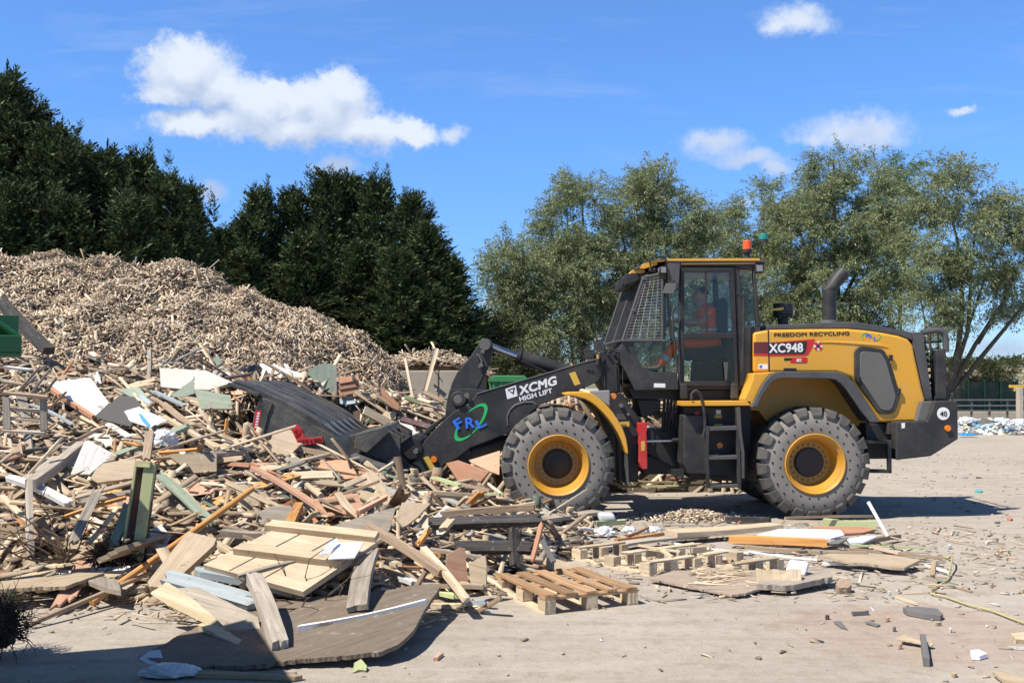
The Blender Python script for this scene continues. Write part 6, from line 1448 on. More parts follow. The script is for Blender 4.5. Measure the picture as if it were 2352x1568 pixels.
for i, (a, b_, m_, lb_) in enumerate((((1030, 700), (1330, 830), 'w_beige', 'upper plank of the stack right of the leaning grey plank'), ((1020, 760), (1300, 870), 'w_pale', 'middle plank of the stack right of the leaning grey plank'), ((1060, 660), (1200, 690), 'w_pale', 'short top plank of the stack right of the leaning grey plank'), ((1190, 780), (1330, 835), 'w_white', 'whitish split plank end in the stack by the leaning grey plank'), ((1010, 830), (1250, 900), 'w_brown', 'lowest brown plank of the stack by the leaning grey plank'), ((1320, 840), (1830, 850), 'w_beige', 'long flat lath on the ground left of the small pallet'), ((1500, 900), (1640, 930), 'w_lime', 'greenish offcut under the pale split plank'), ((1410, 985), (1690, 990), 'w_pale', 'pale bent slat on the ground left of the small pallet'), ((1690, 975), (1840, 960), 'w_blue', 'teal ended lath on the ground left of the small pallet'), ((1760, 1040), (1960, 920), 'w_brown', 'brown bent branch stick left of the small pallet'))):
    P(ZC(a), ZC(b_), 12 + (i % 4) * 3, .035, m_, lb_, 'plank', D1=9.15 - .06 * i, D2=9.0 - .06 * i, name='wood_plank', jag=.6)
# pale green window frame section
wf = empty('window_frame', W(318, 1300, 9.25)); tag(wf, 'tall pale green frame section with a dark maroon inset, standing on the heap foot', 'frame')
for nm, pts, mt, dd, th in (('frame_side', ((334, 1060), (358, 1063), (326, 1302), (302, 1300)), 'w_lime', 9.72, .10), ('frame_side', ((313, 1058), (318, 1058), (281, 1300), (275, 1300)), 'w_lime', 9.73, .10), ('frame_head', ((313, 1058), (348, 1060), (346, 1074), (312, 1072)), 'w_lime', 9.70, .11), ('inset', ((316, 1072), (335, 1074), (301, 1301), (280, 1300)), 'w_maroon', 9.76, .05), ('edge_strip', ((352, 1064), (360, 1064), (331, 1298), (324, 1300)), 'w_dark', 9.78, .10)):
    o = board(pts, th, mt, n=(.15, -.97, .17), D=dd, name=nm, anchor=(318, 1180)); o.parent = wf; o.location = o.location - wf.location
P((365, 1090), (490, 1205), 24, .03, 'w_sage', 'dull green plank running down to the long orange pole', z=ID, l1=.28, l2=.15)
P((400, 1100), (480, 1195), 12, .03, 'w_pale', 'narrow cream lath beside the dull green plank', 'lath', z=ID, l1=.25, l2=.15, name='wood_lath')
P((165, 1250), (225, 1125), 22, .04, 'w_grey', 'grey plank leaning up right below the broken tan board', z=ID, D1=9.5, D2=10.3, roll=.5)
P((200, 1250), (268, 1168), 10, .03, 'w_pale', 'thin brownish lath left of the pale green frame', 'lath', z=ID, l1=.2, l2=.2, name='wood_lath')
P((146, 1187), (290, 1142), 9, .03, 'w_orange', 'long orange-tipped lath pointing at the pale green frame', 'lath', z=ID, l1=.3, l2=.35, name='wood_lath')
P((258, 1262), (298, 1150), 22, .03, 'w_sage', 'pale sage board end leaning on the pale green frame', z=ID, D1=9.5, D2=10.0)
P((510, 1222), (625, 1228), 16, .06, 'w_grey', 'grey timber end behind the upper batten of the plank door', 'timber', z=ID, D1=9.55, D2=9.45, name='timber')
P((425, 1045), (370, 1010), 12, .03, 'w_white', 'small white board end beside the post stub', z=ID, l1=.28, l2=.25)
# collapsed pallets in the left heap: slatted frames
def slats(name, label, group_pts, cat='pallet'):
    first = W(*group_pts[0][1][0], group_pts[0][2]); r = empty(name, first); tag(r, label, cat)
    for nm, seg, D, w, mt in group_pts:
        o = plank(seg[0], seg[1], w, .03, mt, D1=D, D2=D + (seg[2] if len(seg) > 2 else 0), name=nm, jag=.08, warp=.004); o.parent = r; o.location = o.location - r.location
    return r
slats('broken_pallet', 'grey-brown slatted pallet standing in the heap at the left edge', [('deck_slat', ((14, 912), (16, 985)), 12.6, 15, 'w_grey'), ('deck_slat', ((100, 915), (101, 988)), 12.6, 15, 'w_grey'), ('cross_slat', ((8, 902), (110, 912)), 12.55, 11, 'w_brown'), ('cross_slat', ((8, 938), (108, 944)), 12.65, 12, 'w_pale'), ('cross_slat', ((8, 960), (108, 966)), 12.65, 11, 'w_pale'), ('cross_slat', ((8, 988), (104, 994)), 12.6, 13, 'w_grey')])
slats('broken_pallet', 'second slatted pallet leaning back above the left edge pallet', [('deck_slat', ((44, 896), (92, 842)), 14.2, 16, 'w_brown'), ('deck_slat', ((64, 912), (116, 848)), 14.2, 15, 'w_grey'), ('deck_slat', ((100, 905), (130, 868)), 14.2, 14, 'w_brown'), ('cross_slat', ((112, 940), (152, 900)), 14.0, 14, 'w_brown'), ('cross_slat', ((6, 876), (60, 884)), 14.3, 11, 'w_brown')])
P((8, 842), (76, 850), 9, .03, 'w_white', 'whitish rail lying above the leaning slatted pallet', 'rail', D1=15.0, D2=15.0, name='round_rail')
P((112, 806), (0, 690), 26, .12, 'w_dark', 'long dark beam sloping down from behind the green hopper', 'beam', D1=16.2, D2=17.0, name='dark_beam', jag=.05)
board([ZF(t) for t in ((700, 990), (760, 950), (830, 965), (790, 1020), (740, 1030))], .02, 'plastwhite', 'crumpled white sheet low on the shredded mound', 'plastic film', n=(0, -.7, .7), D=18.1, name='plastic_film', jag=.8)
P(ZF((1170, 1100)), ZF((1470, 1240)), 7, .03, 'w_orange', 'thin orange lath at the foot of the shredded mound', 'lath', D1=17.2, D2=17.0, name='wood_lath')
P(ZF((780, 500)), ZF((885, 610)), 5, .03, 'w_pale', 'pale stick lying on the middle of the shredded mound', 'stick', l1=.1, l2=.1, name='stick')
for x, y in ((442, 607), (310, 596), (222, 592)):
    P((x, y + 12), (x + (-1 if x > 400 else 3 if x > 300 else -8), y - 6), 3, .02, 'w_white' if x > 300 else 'w_pale', {442: 'right one of the upright pale sticks on the mound crest', 310: 'middle one of the upright pale sticks on the mound crest', 222: 'left slanting pale stick on the mound crest'}[x], 'stick', D1=21.4, D2=21.4, name='stick')
# crumpled bags
def crumple(name, c, rx, ry, rz, mat, label, cat='bag', seed=0, group=None):
    bm = bmesh.new(); bmesh.ops.create_icosphere(bm, subdivisions=4, radius=1)
    for v in bm.verts:
        p = v.co.copy(); d = 1 + .30 * mnoise.noise(p * 1.7 + Vector((seed, 0, 0))) + .22 * abs(mnoise.noise(p * 4.1 + Vector((0, seed, 0)))) + .10 * mnoise.noise(p * 9 + Vector((0, 0, seed)))
        v.co = Vector((p.x * rx * d, p.y * ry * d, max(p.z, -.35) * rz * d))
    me = bpy.data.meshes.new(name); bm.to_mesh(me); bm.free(); me.materials.append(M[mat])
    o = bpy.data.objects.new(name, me); COL.objects.link(o); o.location = c; return tag(o, label, cat, group)
crumple('plastic_film', W(392, 1540, 6.72) - Vector((0, 0, .0)), .17, .10, .045, 'plastwhite', 'crumpled white plastic film in the foreground shade', 'plastic film', seed=11)
crumple('rubbish_bag', W(575, 872, 17.2), .26, .25, .22, 'bag', 'shiny black rubbish bag behind the bucket lip', seed=3)
crumple('rubbish_bag', W(545, 1052, 12.9), .17, .14, .16, 'plastwhite', 'crumpled white bag beside the many-sided cream board', seed=4)
crumple('rubbish_bag', W(375, 1012, 12.0) , .16, .14, .12, 'plastwhite', 'dirty white bag above the bright orange lath', seed=6)
for k, (x0, y0, x1, y1, lb_) in enumerate(((632, 835, 645, 872, 'left white upright lath behind the bucket shell'), (655, 835, 675, 872, 'right white upright lath behind the bucket shell'))):
    P((x0, y0), (x1, y1), 8, .03, 'w_white', lb_, 'lath', D1=17.5, D2=17.2, name='wood_lath')
P((500, 846), (720, 880), 12, .04, 'w_white', 'long white rail behind the bucket lip', 'rail', D1=17.6, D2=17.4, name='white_rail')
board([(585, 848), (600, 835), (625, 838), (700, 860), (725, 878), (660, 876)], .02, 'sheetwhite', 'bent white sheet behind the bucket lip', 'sheet', n=(.1, -.8, .6), D=17.7, name='white_sheet', jag=.6)
# planks glimpsed beneath the machine
for k, (x0, y0, x1, y1, m_, lb_) in enumerate(((1462, 930, 1530, 925, 'w_pale', 'pale plank seen through the gap under the cab front'), (1470, 938, 1535, 934, 'w_beige', 'beige plank just under the pale one below the cab front'), (1490, 1045, 1535, 1038, 'w_pale', 'pale offcut seen behind the steering cylinder'), (1420, 1118, 1640, 1112, 'w_lime', 'long dull board on the ground beneath the machine'), (1460, 1105, 1600, 1102, 'w_brown', 'brown board on the ground beneath the machine'), (1540, 1098, 1620, 1100, 'w_brick', 'reddish board on the ground beneath the ladder'))):
    P((x0, y0), (x1, y1), 8, .03, m_, lb_, D1=17.6 if y0 < 1090 else 17.0, D2=17.6 if y0 < 1090 else 17.0)

# ---- right hand strip: pallets
def pallet(org, rz, label, cond='whole', mats=('w_pallet', 'w_pale'), L_=1.2, Wd=.8):
    r = empty('pallet', org, rz); tag(r, label, 'pallet')
    def bit(nm, c, d, mt, jag=.06):
        v, f = plank_shape(d[0], d[1], d[2], RNG, jag, .004); me = bpy.data.meshes.new(nm); me.from_pydata(v, [], f); me.materials.append(M[mt])
        o = bpy.data.objects.new(nm, me); COL.objects.link(o); o.parent = r; o.location = c
        bm = bmesh.new(); bm.from_mesh(me); bmesh.ops.recalc_face_normals(bm, faces=bm.faces[:]); bm.to_mesh(me); bm.free()
        return o
    hB = .09 if cond == 'whole' else .095
    for j in range(3):
        y = (-Wd / 2 + .05, 0, Wd / 2 - .05)[j]
        bit('bottom_runner', (L_ / 2, y + Wd / 2, .011), (L_, .10, .021), mats[1])
        for i in range(3): bit('block', ((.07, L_ / 2, L_ - .07)[i], y + Wd / 2, .023 + hB / 2), (.145, .098, hB), 'w_pale', .01)
    if cond == 'whole':
        for i in range(3):
            o = bit('cross_board', ((.05, L_ / 2, L_ - .05)[i], Wd / 2, .126), (Wd, .10, .02), mats[0]); o.rotation_euler = (0, 0, R(90))
        for j in range(5): bit('deck_board', (L_ / 2, Wd * (.07 + .215 * j), .149), (L_ * 1.0, .105 if j != 1 else .085, .022), mats[0])
    else:
        for i in range(3):
            o = bit('cross_board', ((.05, L_ / 2, L_ - .05)[i], Wd / 2, .130), (Wd * (.98 if i != 1 else .55), .10, .018), mats[0], .5); o.rotation_euler = (0, 0, R(90 + (4 if i == 1 else 0)))
    return r
def ground_at(p): q = hit(*p, .0); return Vector((q.x, q.y, GZ(q.x, q.y)))
n0, n1, n2_ = ground_at((1251, 1411)), ground_at((1140, 1346)), ground_at((1458, 1386))
ang1 = math.atan2((n1 - n0).y, (n1 - n0).x)
# pallet x runs away along the long left side, its y to the left of that: mirror by starting at the far right corner
sd2 = (n2_ - n0); e = Vector((math.cos(ang1), math.sin(ang1), 0)); nrm = Vector((e.y, -e.x, 0))
pallet(n0 + nrm * (sd2.dot(nrm)), ang1, 'brown oiled wooden pallet with five deck boards on the open ground', 'whole', L_=(n1 - n0).length, Wd=sd2.dot(nrm))
m0, m1, m2_ = ground_at(ZD((1310, 690))), ground_at(ZD((710, 545))), ground_at(ZD((1950, 680)))
ang2 = math.atan2((m1 - m0).y, (m1 - m0).x); e = Vector((math.cos(ang2), math.sin(ang2), 0)); nrm = Vector((e.y, -e.x, 0))
pallet(m0 + nrm * (m2_ - m0).dot(nrm), ang2, 'broken pallet stripped to blocks and runners, left of the fallen plywood', 'stripped', ('w_pale', 'w_pale'), (m1 - m0).length, min(1.2, (m2_ - m0).dot(nrm)))
k0 = ground_at(ZD((2350, 640))); pallet(k0, ang2, 'second stripped pallet half buried behind the fallen plywood', 'stripped', ('w_pale', 'w_pale'), 1.2, .72)
board([ZD(t) for t in ((1310, 700), (1500, 642), (2250, 640), (2420, 690), (2330, 715), (2210, 770), (2050, 822), (1930, 828), (1600, 765))], .02, 'w_tanply', 'flat brown plywood with frayed edge in front of the stripped pallet', 'board', n=(0, -.03, 1), lift=.05, name='plywood_sheet', jag=.9)
board([ZE(t) for t in ((100, 790), (240, 700), (700, 688), (712, 735), (400, 800), (330, 806))], .05, 'w_grey', 'grey frayed board end at the right tip of the flat plywood', 'board', n=(0, -.05, 1), lift=.08, name='wood_board', jag=.9)
P(ZE((275, 660)), ZE((280, 770)), 100, .09, 'w_pale', 'square pale block standing at the tip of the flat plywood', 'block', D1=9.55, D2=9.5, name='wood_block', jag=.02)
P(ZE((450, 590)), ZE((410, 695)), 50, .03, 'w_white', 'small pale board standing behind the square pale block', 'board', D1=9.75, D2=9.7, name='wood_board', jag=.05)
FL = dict(l1=.05, l2=.05)
P(ZD((1480, 350)), ZD((2290, 290)), 55, .06, 'w_pale', 'long clean pale beam across the middle of the low debris strip', 'beam', l1=.12, l2=.14, name='wood_beam', jag=.05)
P(ZD((900, 465)), ZD((1750, 375)), 34, .03, 'w_grey', 'long grey plank behind the stripped pallet', **FL)
P(ZD((1930, 390)), ZE((670, 445)), 75, .08, 'w_orange', 'long clean orange beam right of the stripped pallet', 'beam', l1=.10, l2=.10, z=ID, name='wood_beam', jag=.05) if False else P(ZD((1930, 395)), ZE((665, 440)), 21, .08, 'w_orange', 'long clean orange beam right of the stripped pallet', 'beam', l1=.10, l2=.10, name='wood_beam', jag=.05)
P(ZE((640, 275)), ZE((1060, 295)), 16, .10, 'w_lime', 'cream-green beam in front of the rear tyre', 'beam', l1=.10, l2=.10, name='wood_beam', jag=.05)
P(ZE((-160, 250)), ZE((215, 255)), 13, .07, 'w_dark', 'weathered dark beam in the shade under the rear tyre', 'beam', l1=.06, l2=.06, name='wood_beam')
P(ZE((330, 240)), ZE((1030, 225)), 5, .03, 'w_brown', 'thin brown lath just under the rear tyre', 'lath', l1=.18, l2=.18, name='wood_lath')
board([ZE(t) for t in ((100, 380), (270, 335), (400, 330), (780, 338), (806, 380), (700, 408), (330, 395))], .02, 'sheetwhite', 'long white panel lying in front of the rear tyre', 'panel', n=(0, -.06, 1), lift=.14, name='white_sheet')
board([ZE(t) for t in ((520, 330), (580, 312), (970, 318), (1055, 340), (960, 365), (810, 375), (785, 336))], .03, 'w_brick', 'dull red board beside the long white panel', 'board', n=(0, -.05, 1), lift=.12, name='wood_board')
board([ZE(t) for t in ((830, 412), (960, 390), (1070, 392), (960, 440), (850, 445))], .02, 'sheetwhite', 'small white panel right of the orange beam', 'panel', n=(0, -.1, 1), lift=.10, name='white_sheet')
board([ZE(t) for t in ((680, 455), (700, 430), (820, 400), (830, 415), (760, 452))], .02, 'slate', 'dark slate offcut at the end of the orange beam', 'offcut', n=(0, -.3, 1), lift=.10, name='offcut')
P(ZE((1000, 110)), ZE((1155, 385)), 8, .03, 'white', 'white plastic pipe leaning up right of the rear tyre', 'pipe', D1=11.7, D2=11.5, name='plastic_pipe', round_=True, jag=.02, warp=.002)
P(ZE((960, 440)), ZE((1250, 385)), 14, .05, 'w_brown', 'brown timber beside the white pipe foot', 'timber', name='timber', **FL)
P(ZE((0, 470)), ZE((1000, 520)), 11, .04, 'w_beige', 'long beige plank lying in front of the orange beam', l1=.06, l2=.06)
P(ZE((850, 490)), ZE((1600, 560)), 9, .03, 'w_brown', 'long brown plank pointing at the yellow strap', l1=.07, l2=.05)
P(ZE((860, 460)), ZE((1480, 480)), 6, .02, 'w_lime', 'yellowish lath behind the long brown plank', 'lath', l1=.06, l2=.05, name='wood_lath')
P(ZE((1040, 470)), ZE((1250, 520)), 8, .03, 'w_pale', 'short pale plank over the long brown plank', l1=.11, l2=.09)
P(ZE((30, 508)), ZE((590, 572)), 5, .02, 'white', 'thin white plastic strip in front of the long beige plank', 'strip', name='plastic_strip', **FL)
board([ZE(t) for t in ((605, 548), (690, 535), (1170, 545), (1425, 582), (1290, 650), (1190, 645), (1000, 615), (860, 605))], .025, 'w_beige', 'tan hardboard sheet with white edge in the low debris strip', 'sheet', n=(0, -.06, 1), lift=.10, name='hardboard_sheet', jag=.4)
board([ZE(t) for t in ((880, 612), (1000, 600), (1100, 592), (1190, 646), (1100, 648), (980, 628))], .012, 'sheetwhite', 'curved white strip in front of the tan hardboard', 'strip', n=(0, -.3, 1), lift=.04, name='white_strip')
P(ZE((620, 605)), ZE((830, 612)), 6, .03, 'white', 'white batten left of the tan hardboard', 'batten', name='white_batten', **FL)
P(ZE((1440, 610)), ZE((1665, 680)), 6, .02, 'white', 'white lath right of the tan hardboard', 'lath', name='white_lath', **FL)
P(ZE((1530, 600)), ZE((1515, 715)), 10, .05, 'w_brown', 'small brown post beside the yellow strap loop', 'post', D1=9.75, D2=9.65, name='wood_post')
P(ZE((1435, 722)), ZE((1835, 832)), 6, .015, 'w_brown', 'thin brown strip under the yellow strap loop', 'lath', l1=.02, l2=.02, name='wood_lath')
P(ZE((1228, 874)), ZE((1388, 928)), 5, .02, 'w_pale', 'pale lath lying alone on the open ground', 'lath', l1=.02, l2=.02, name='wood_lath')
board([ZE(t) for t in ((1278, 975), (1400, 970), (1558, 985), (1602, 1030), (1580, 1045), (1450, 1030), (1310, 1000))], .04, 'slate', 'lens shaped grey slate on the open ground', 'slate', n=(0, -.02, 1), lift=.03, name='slate')
P(ZE((1440, 1205)), ZE((1468, 1398)), 13, .06, 'slate', 'grey square metal tube on the open ground', 'tube', l1=.04, l2=.04, name='metal_tube', jag=0)
board([ZE(t) for t in ((1215, 1215), (1290, 1180), (1400, 1225), (1530, 1255), (1510, 1272), (1380, 1245))], .01, 'w_beige', 'torn tan cardboard beside the grey metal tube', 'cardboard', n=(0, -.05, 1), lift=.03, name='cardboard', jag=.5)
board([ZE(t) for t in ((1820, 1320), (1890, 1312), (1958, 1345), (1900, 1365), (1835, 1360))], .03, 'sheetwhite', 'white broken tile at the lower right', 'tile', n=(0, -.05, 1), lift=.03, name='tile', jag=.5)
board([ZE(t) for t in ((2145, 1190), (2254, 1180), (2254, 1245), (2190, 1240))], .05, 'w_pale', 'pale chunk of board at the right photo edge', 'offcut', n=(0, -.2, 1), lift=.03, name='offcut', jag=.5)
board([ZE(t) for t in ((2000, 1480), (2060, 1470), (2254, 1545), (2254, 1590), (2080, 1550))], .02, 'w_pale', 'splintered pale board in the lower right photo corner', 'board', n=(0, -.05, 1), lift=.03, name='wood_board', jag=.7)
board([ZE(t) for t in ((735, 800), (770, 745), (840, 760), (866, 800), (830, 825), (760, 822))], .06, 'w_brown', 'brown bark like chunk beside the grey frayed board', 'offcut', n=(0, -.3, 1), lift=.05, name='offcut', jag=.8)
P(ZE((865, 1005)), ZE((1005, 995)), 7, .03, 'slate', 'small dark rubber strip on the open ground', 'strip', l1=.02, l2=.02, name='rubber_strip')
P(ZE((2120, 1278)), ZE((2254, 1288)), 4, .02, 'w_white', 'small white lath at the right photo edge', 'lath', l1=.02, l2=.02, name='wood_lath')
board([ZE(t) for t in ((970, 1078), (1010, 1074), (1098, 1100), (1070, 1112))], .008, 'slate', 'thin grey shard right of the frayed plywood', 'shard', n=(0, -.05, 1), lift=.01, name='shard')
board([ZE(t) for t in ((720, 1072), (780, 1070), (836, 1138), (780, 1120))], .008, 'slate', 'thin curved grey shard below the small dark rubber strip', 'shard', n=(0, -.05, 1), lift=.01, name='shard')
st_ = MB(); ps = [(1395, 585), (1600, 560), (1645, 575), (1676, 620), (1675, 670), (1640, 760), (1580, 805), (1502, 836), (1508, 868), (1620, 895), (1800, 960), (2000, 1005), (2120, 1050), (2270, 1108)]
q = [hit(*ZE(p), .0) for p in ps]; q = [Vector((p.x, p.y, GZ(p.x, p.y) + (.10 if i in (3, 4) else .02))) for i, p in enumerate(q)]
sm = []
for i in range(len(q) - 1):
    for k in range(4): t = k / 4; sm.append(q[i].lerp(q[i + 1], t))
sm.append(q[-1]); so_ = st_.tube(sm, .010, 6).build('strap', M['strap'], smooth=True); tag(so_, 'yellow webbing strap curling over the open ground', 'strap')
# left strip between pallet and wheel
for k, (a, b_, w_, t_, m_, lb_, ct, l) in enumerate((((470, 245), (950, 180), 22, .05, 'w_grey', 'long grey curved plank in front of the front tyre', 'plank', .12), ((880, 272), (1130, 258), 14, .06, 'w_lime', 'short greenish beam under the white plastic tub', 'beam', .10), ((560, 310), (880, 320), 9, .03, 'w_white', 'whitish lath left of the greenish beam', 'lath', .06), ((440, 330), (690, 355), 10, .03, 'w_pale', 'pale batten right of the black beams', 'batten', .06), ((900, 310), (1060, 340), 10, .02, 'white', 'white plastic strip below the greenish beam', 'strip', .07), ((1140, 370), (1310, 300), 6, .03, 'w_brick', 'thin red-brown lath beside the pale beam end', 'lath', .09), ((1050, 405), (1420, 350), 12, .04, 'w_orange', 'orange batten between grey plank and pale beam', 'batten', .06), ((1330, 285), (1800, 290), 6, .02, 'w_grey', 'thin grey lath behind the long clean pale beam', 'lath', .06), ((1220, 440), (1560, 490), 9, .02, 'w_pale', 'splintered pale slat on the stripped pallet', 'slat', .17), ((1400, 480), (1490, 530), 8, .02, 'w_pale', 'short splinter on the stripped pallet middle', 'splinter', .15), ((1640, 480), (1750, 470), 11, .06, 'w_pale', 'pale block lying on the stripped pallet', 'block', .16), ((1500, 425), (2350, 520), 5, .02, 'white', 'long white plastic trunking across the stripped pallet', 'trunking', .05), ((1960, 420), (2340, 440), 10, .03, 'w_beige', 'beige plank just in front of the orange beam', 'plank', .05), ((500, 440), (720, 470), 12, .03, 'w_grey', 'grey board end left of the stripped pallet', 'board', .05), ((440, 500), (700, 500), 9, .03, 'w_beige', 'beige slat between small pallet and stripped pallet', 'slat', .04))):
    P(ZD(a), ZD(b_), w_ if w_ > 14 else w_ * .8, t_, m_, lb_, ct, l1=l, l2=l, name='wood_' + ('lath' if ct == 'slat' else ct) if m_ != 'white' else 'plastic_' + ct)
for i, (x, y, lb_) in enumerate(((1860, 660, 'upper pale splinter cluster on the flat plywood'), (1830, 700, 'lower pale splinter cluster on the flat plywood'))):
    r = empty('splinter_cluster', hit(*ZD((x, y)), .07)); tag(r, lb_, 'splinters')
    b = MB(r.location)
    for k in range(26):
        c = r.location + Vector((random.gauss(0, .14), random.gauss(0, .12), random.uniform(0, .03))); a = random.uniform(-.5, .9); d = Vector((math.cos(a), math.sin(a), random.uniform(-.1, .25))) * random.uniform(.05, .14)
        b.cyl(c - d, c + d, .010, .003, 4)
    b.build('splinters', M['w_pale'], r)
tb = MB(); c = hit(*ZD((985, 245)), .15); tb.px([ZD(t) for t in ((918, 198), (1040, 200), (1054, 250), (922, 256))], c.y, c.y + .25); to = tb.build('plastic_tub', M['plastwhite'], bevel=.03, seg=3); tag(to, 'translucent white plastic tub beside the front tyre', 'tub')
for x, y, r_, lb_ in ((1160, 335, .10, 'white plastic lump left of the pale beam'), (1345, 330, .09, 'second white plastic lump, touching the pale beam'), (960, 345, .12, 'white plastic lump under the greenish beam')):
    c = hit(*ZD((x, y)), .05); crumple('plastic_lump', c, r_, r_ * .8, r_ * .6, 'plastwhite', lb_, 'plastic', seed=x)
c = hit(*ZD((1650, 235)), .0)
b = MB(); rs = np.random.default_rng(8); m_ = 900; X = c.x + rs.normal(0, .34, m_); Y = c.y + rs.normal(0, .18, m_); Zz = .11 * np.exp(-((X - c.x) / .5) ** 2 - ((Y - c.y) / .28) ** 2) * rs.uniform(.2, 1, m_) + .02
V1, F1 = shards(np.stack([X, Y, Zz], 1), dirs(m_, np.tile([0, 0, 1.0], (m_, 1)), .4), np.tile([0, 0, 1.0], (m_, 1)), rs.uniform(.02, .09, m_), rs.uniform(.01, .03, m_), rs.uniform(.005, .015, m_))
tag(big_mesh('wood_chip_heap', V1, F1, M['shred']), 'small low heap of pale chips under the machine', 'wood chips', kind='stuff')
# odd bits out on the yard
for i, (x, y, w_, h_, mt, lb_, ct) in enumerate(((1890, 25, 66, 22, 'plastteal', 'teal plastic scrap on the far ground right of the loader', 'plastic scrap'), (1960, 437, 46, 12, 'plastwhite', 'white scrap beyond the strap loop', 'plastic scrap'), (1655, 465, 36, 12, 'plastwhite', 'white scrap left of the strap loop top', 'plastic scrap'), (2140, 245, 44, 26, 'w_brick', 'brown brick like lump at the end of the loader shadow', 'lump'), (2040, 278, 46, 8, 'slate', 'flat blue-grey shard beside the brown lump', 'shard'), (1710, 370, 30, 10, 'w_sage', 'small green scrap right of the white pipe', 'scrap'), (1255, 1265, 36, 12, 'w_pink', 'pinkish scrap left of the grey metal tube', 'scrap'), (1150, 1050, 40, 12, 'w_pink', 'pale pinkish scrap in the red dust patch', 'scrap'), (670, 1035, 34, 12, 'w_maroon', 'dark red scrap on the open ground', 'scrap'), (1210, 1130, 26, 12, 'slate', 'small dark stone above the torn cardboard', 'stone'), (1560, 1090, 60, 8, 'w_pale', 'pale sliver right of the lens shaped slate', 'sliver'), (1690, 1500, 50, 22, 'w_pale', 'tan splintered chunk near the lower right corner', 'chunk'), (2130, 508, 26, 8, 'w_lime', 'greenish scrap far right beyond the strap', 'scrap'), (1660, 1140, 24, 14, 'plastwhite', 'white paper scrap below the strap', 'paper scrap'), (2160, 850, 30, 6, 'plastwhite', 'white sliver right of the strap', 'paper scrap'), (1170, 840, 18, 8, 'plastwhite', 'white chip above the pale lone lath', 'chip'))):
    q = [(x - w_ / 2, y - h_ * .1), (x - w_ * .2, y - h_ / 2), (x + w_ * .3, y - h_ * .4), (x + w_ / 2, y + h_ * .15), (x + w_ * .1, y + h_ / 2), (x - w_ * .35, y + h_ * .35)]
    board([ZE(t) for t in q], .03, mt, lb_, ct, n=(.05, -.12, 1), lift=.02, name=ct.replace(' ', '_'), jag=.5)
P(ZC((1450, 1395)), ZC((1505, 1352)), 9, .03, 'w_pink', 'small pinkish wood chip in the open foreground', 'chip', l1=.02, l2=.02, name='wood_chip')
board([ZC(t) for t in ((840, 1500), (850, 1430), (900, 1400), (945, 1450), (940, 1485), (880, 1480))], .03, 'w_lime', 'small yellow-green mossy chunk below the plywood sheet', 'chunk', n=(0, -.4, .9), lift=.03, name='mossy_chunk', jag=.8)
# twigs, root ball, branch
def twiggy(name, c, n, ln, r_, mat, label, cat, spread=(1, 1, .5), seed=1, ball=0):
    rs = random.Random(seed); b = MB(c)
    for k in range(n):
        d = Vector((rs.gauss(0, spread[0]), rs.gauss(0, spread[1]), abs(rs.gauss(0, spread[2])))).normalized(); p = Vector(c) + d * ball * rs.uniform(.3, 1); pts = [p]
        for s in range(4): d = (d + Vector((rs.gauss(0, .35 + ball * 3), rs.gauss(0, .35 + ball * 3), rs.gauss(0, .25 + ball * 3)))).normalized(); p = p + d * ln * rs.uniform(.15, .3); pts.append(Vector((p.x, p.y, max(.01, p.z) if Vector(c).z > .005 else p.z)))
        b.tube(pts, r_, 4, r_ * .35)
    o = b.build(name, M[mat], recalc=False); o.location = Vector(c); return tag(o, label, cat)
twiggy('root_ball', hit(268, 1285, .08), 240, .22, .008, 'root', 'dark tangled root clump left of the pale green frame foot', 'roots', (1, .8, .6), 2, .16)
twiggy('branch', hit(150, 1290, .06), 26, .9, .011, 'twig', 'brown bare branches lying at the foot of the left heap', 'branch', (1, .5, .25), 5, .05)
twiggy('branch', hit(*ZC((560, 1010)), .06), 14, .7, .009, 'twig', 'thin bare twigs on the plywood sheet under the plank door', 'branch', (1, .5, .2), 6, .05)
rb_ = empty('root_ball', W(-14, 1452, 7.2)); tag(rb_, 'big dark tangle of roots at the left photo edge', 'roots')
o = crumple('root_mass', (0, 0, 0), .13, .15, .27, 'root', None, None, seed=14); o.parent = rb_
o = twiggy('twigs', Vector((0, 0, .0)), 420, .30, .0050, 'root', None, None, (.8, .8, 1), 9, .16); o.parent = rb_
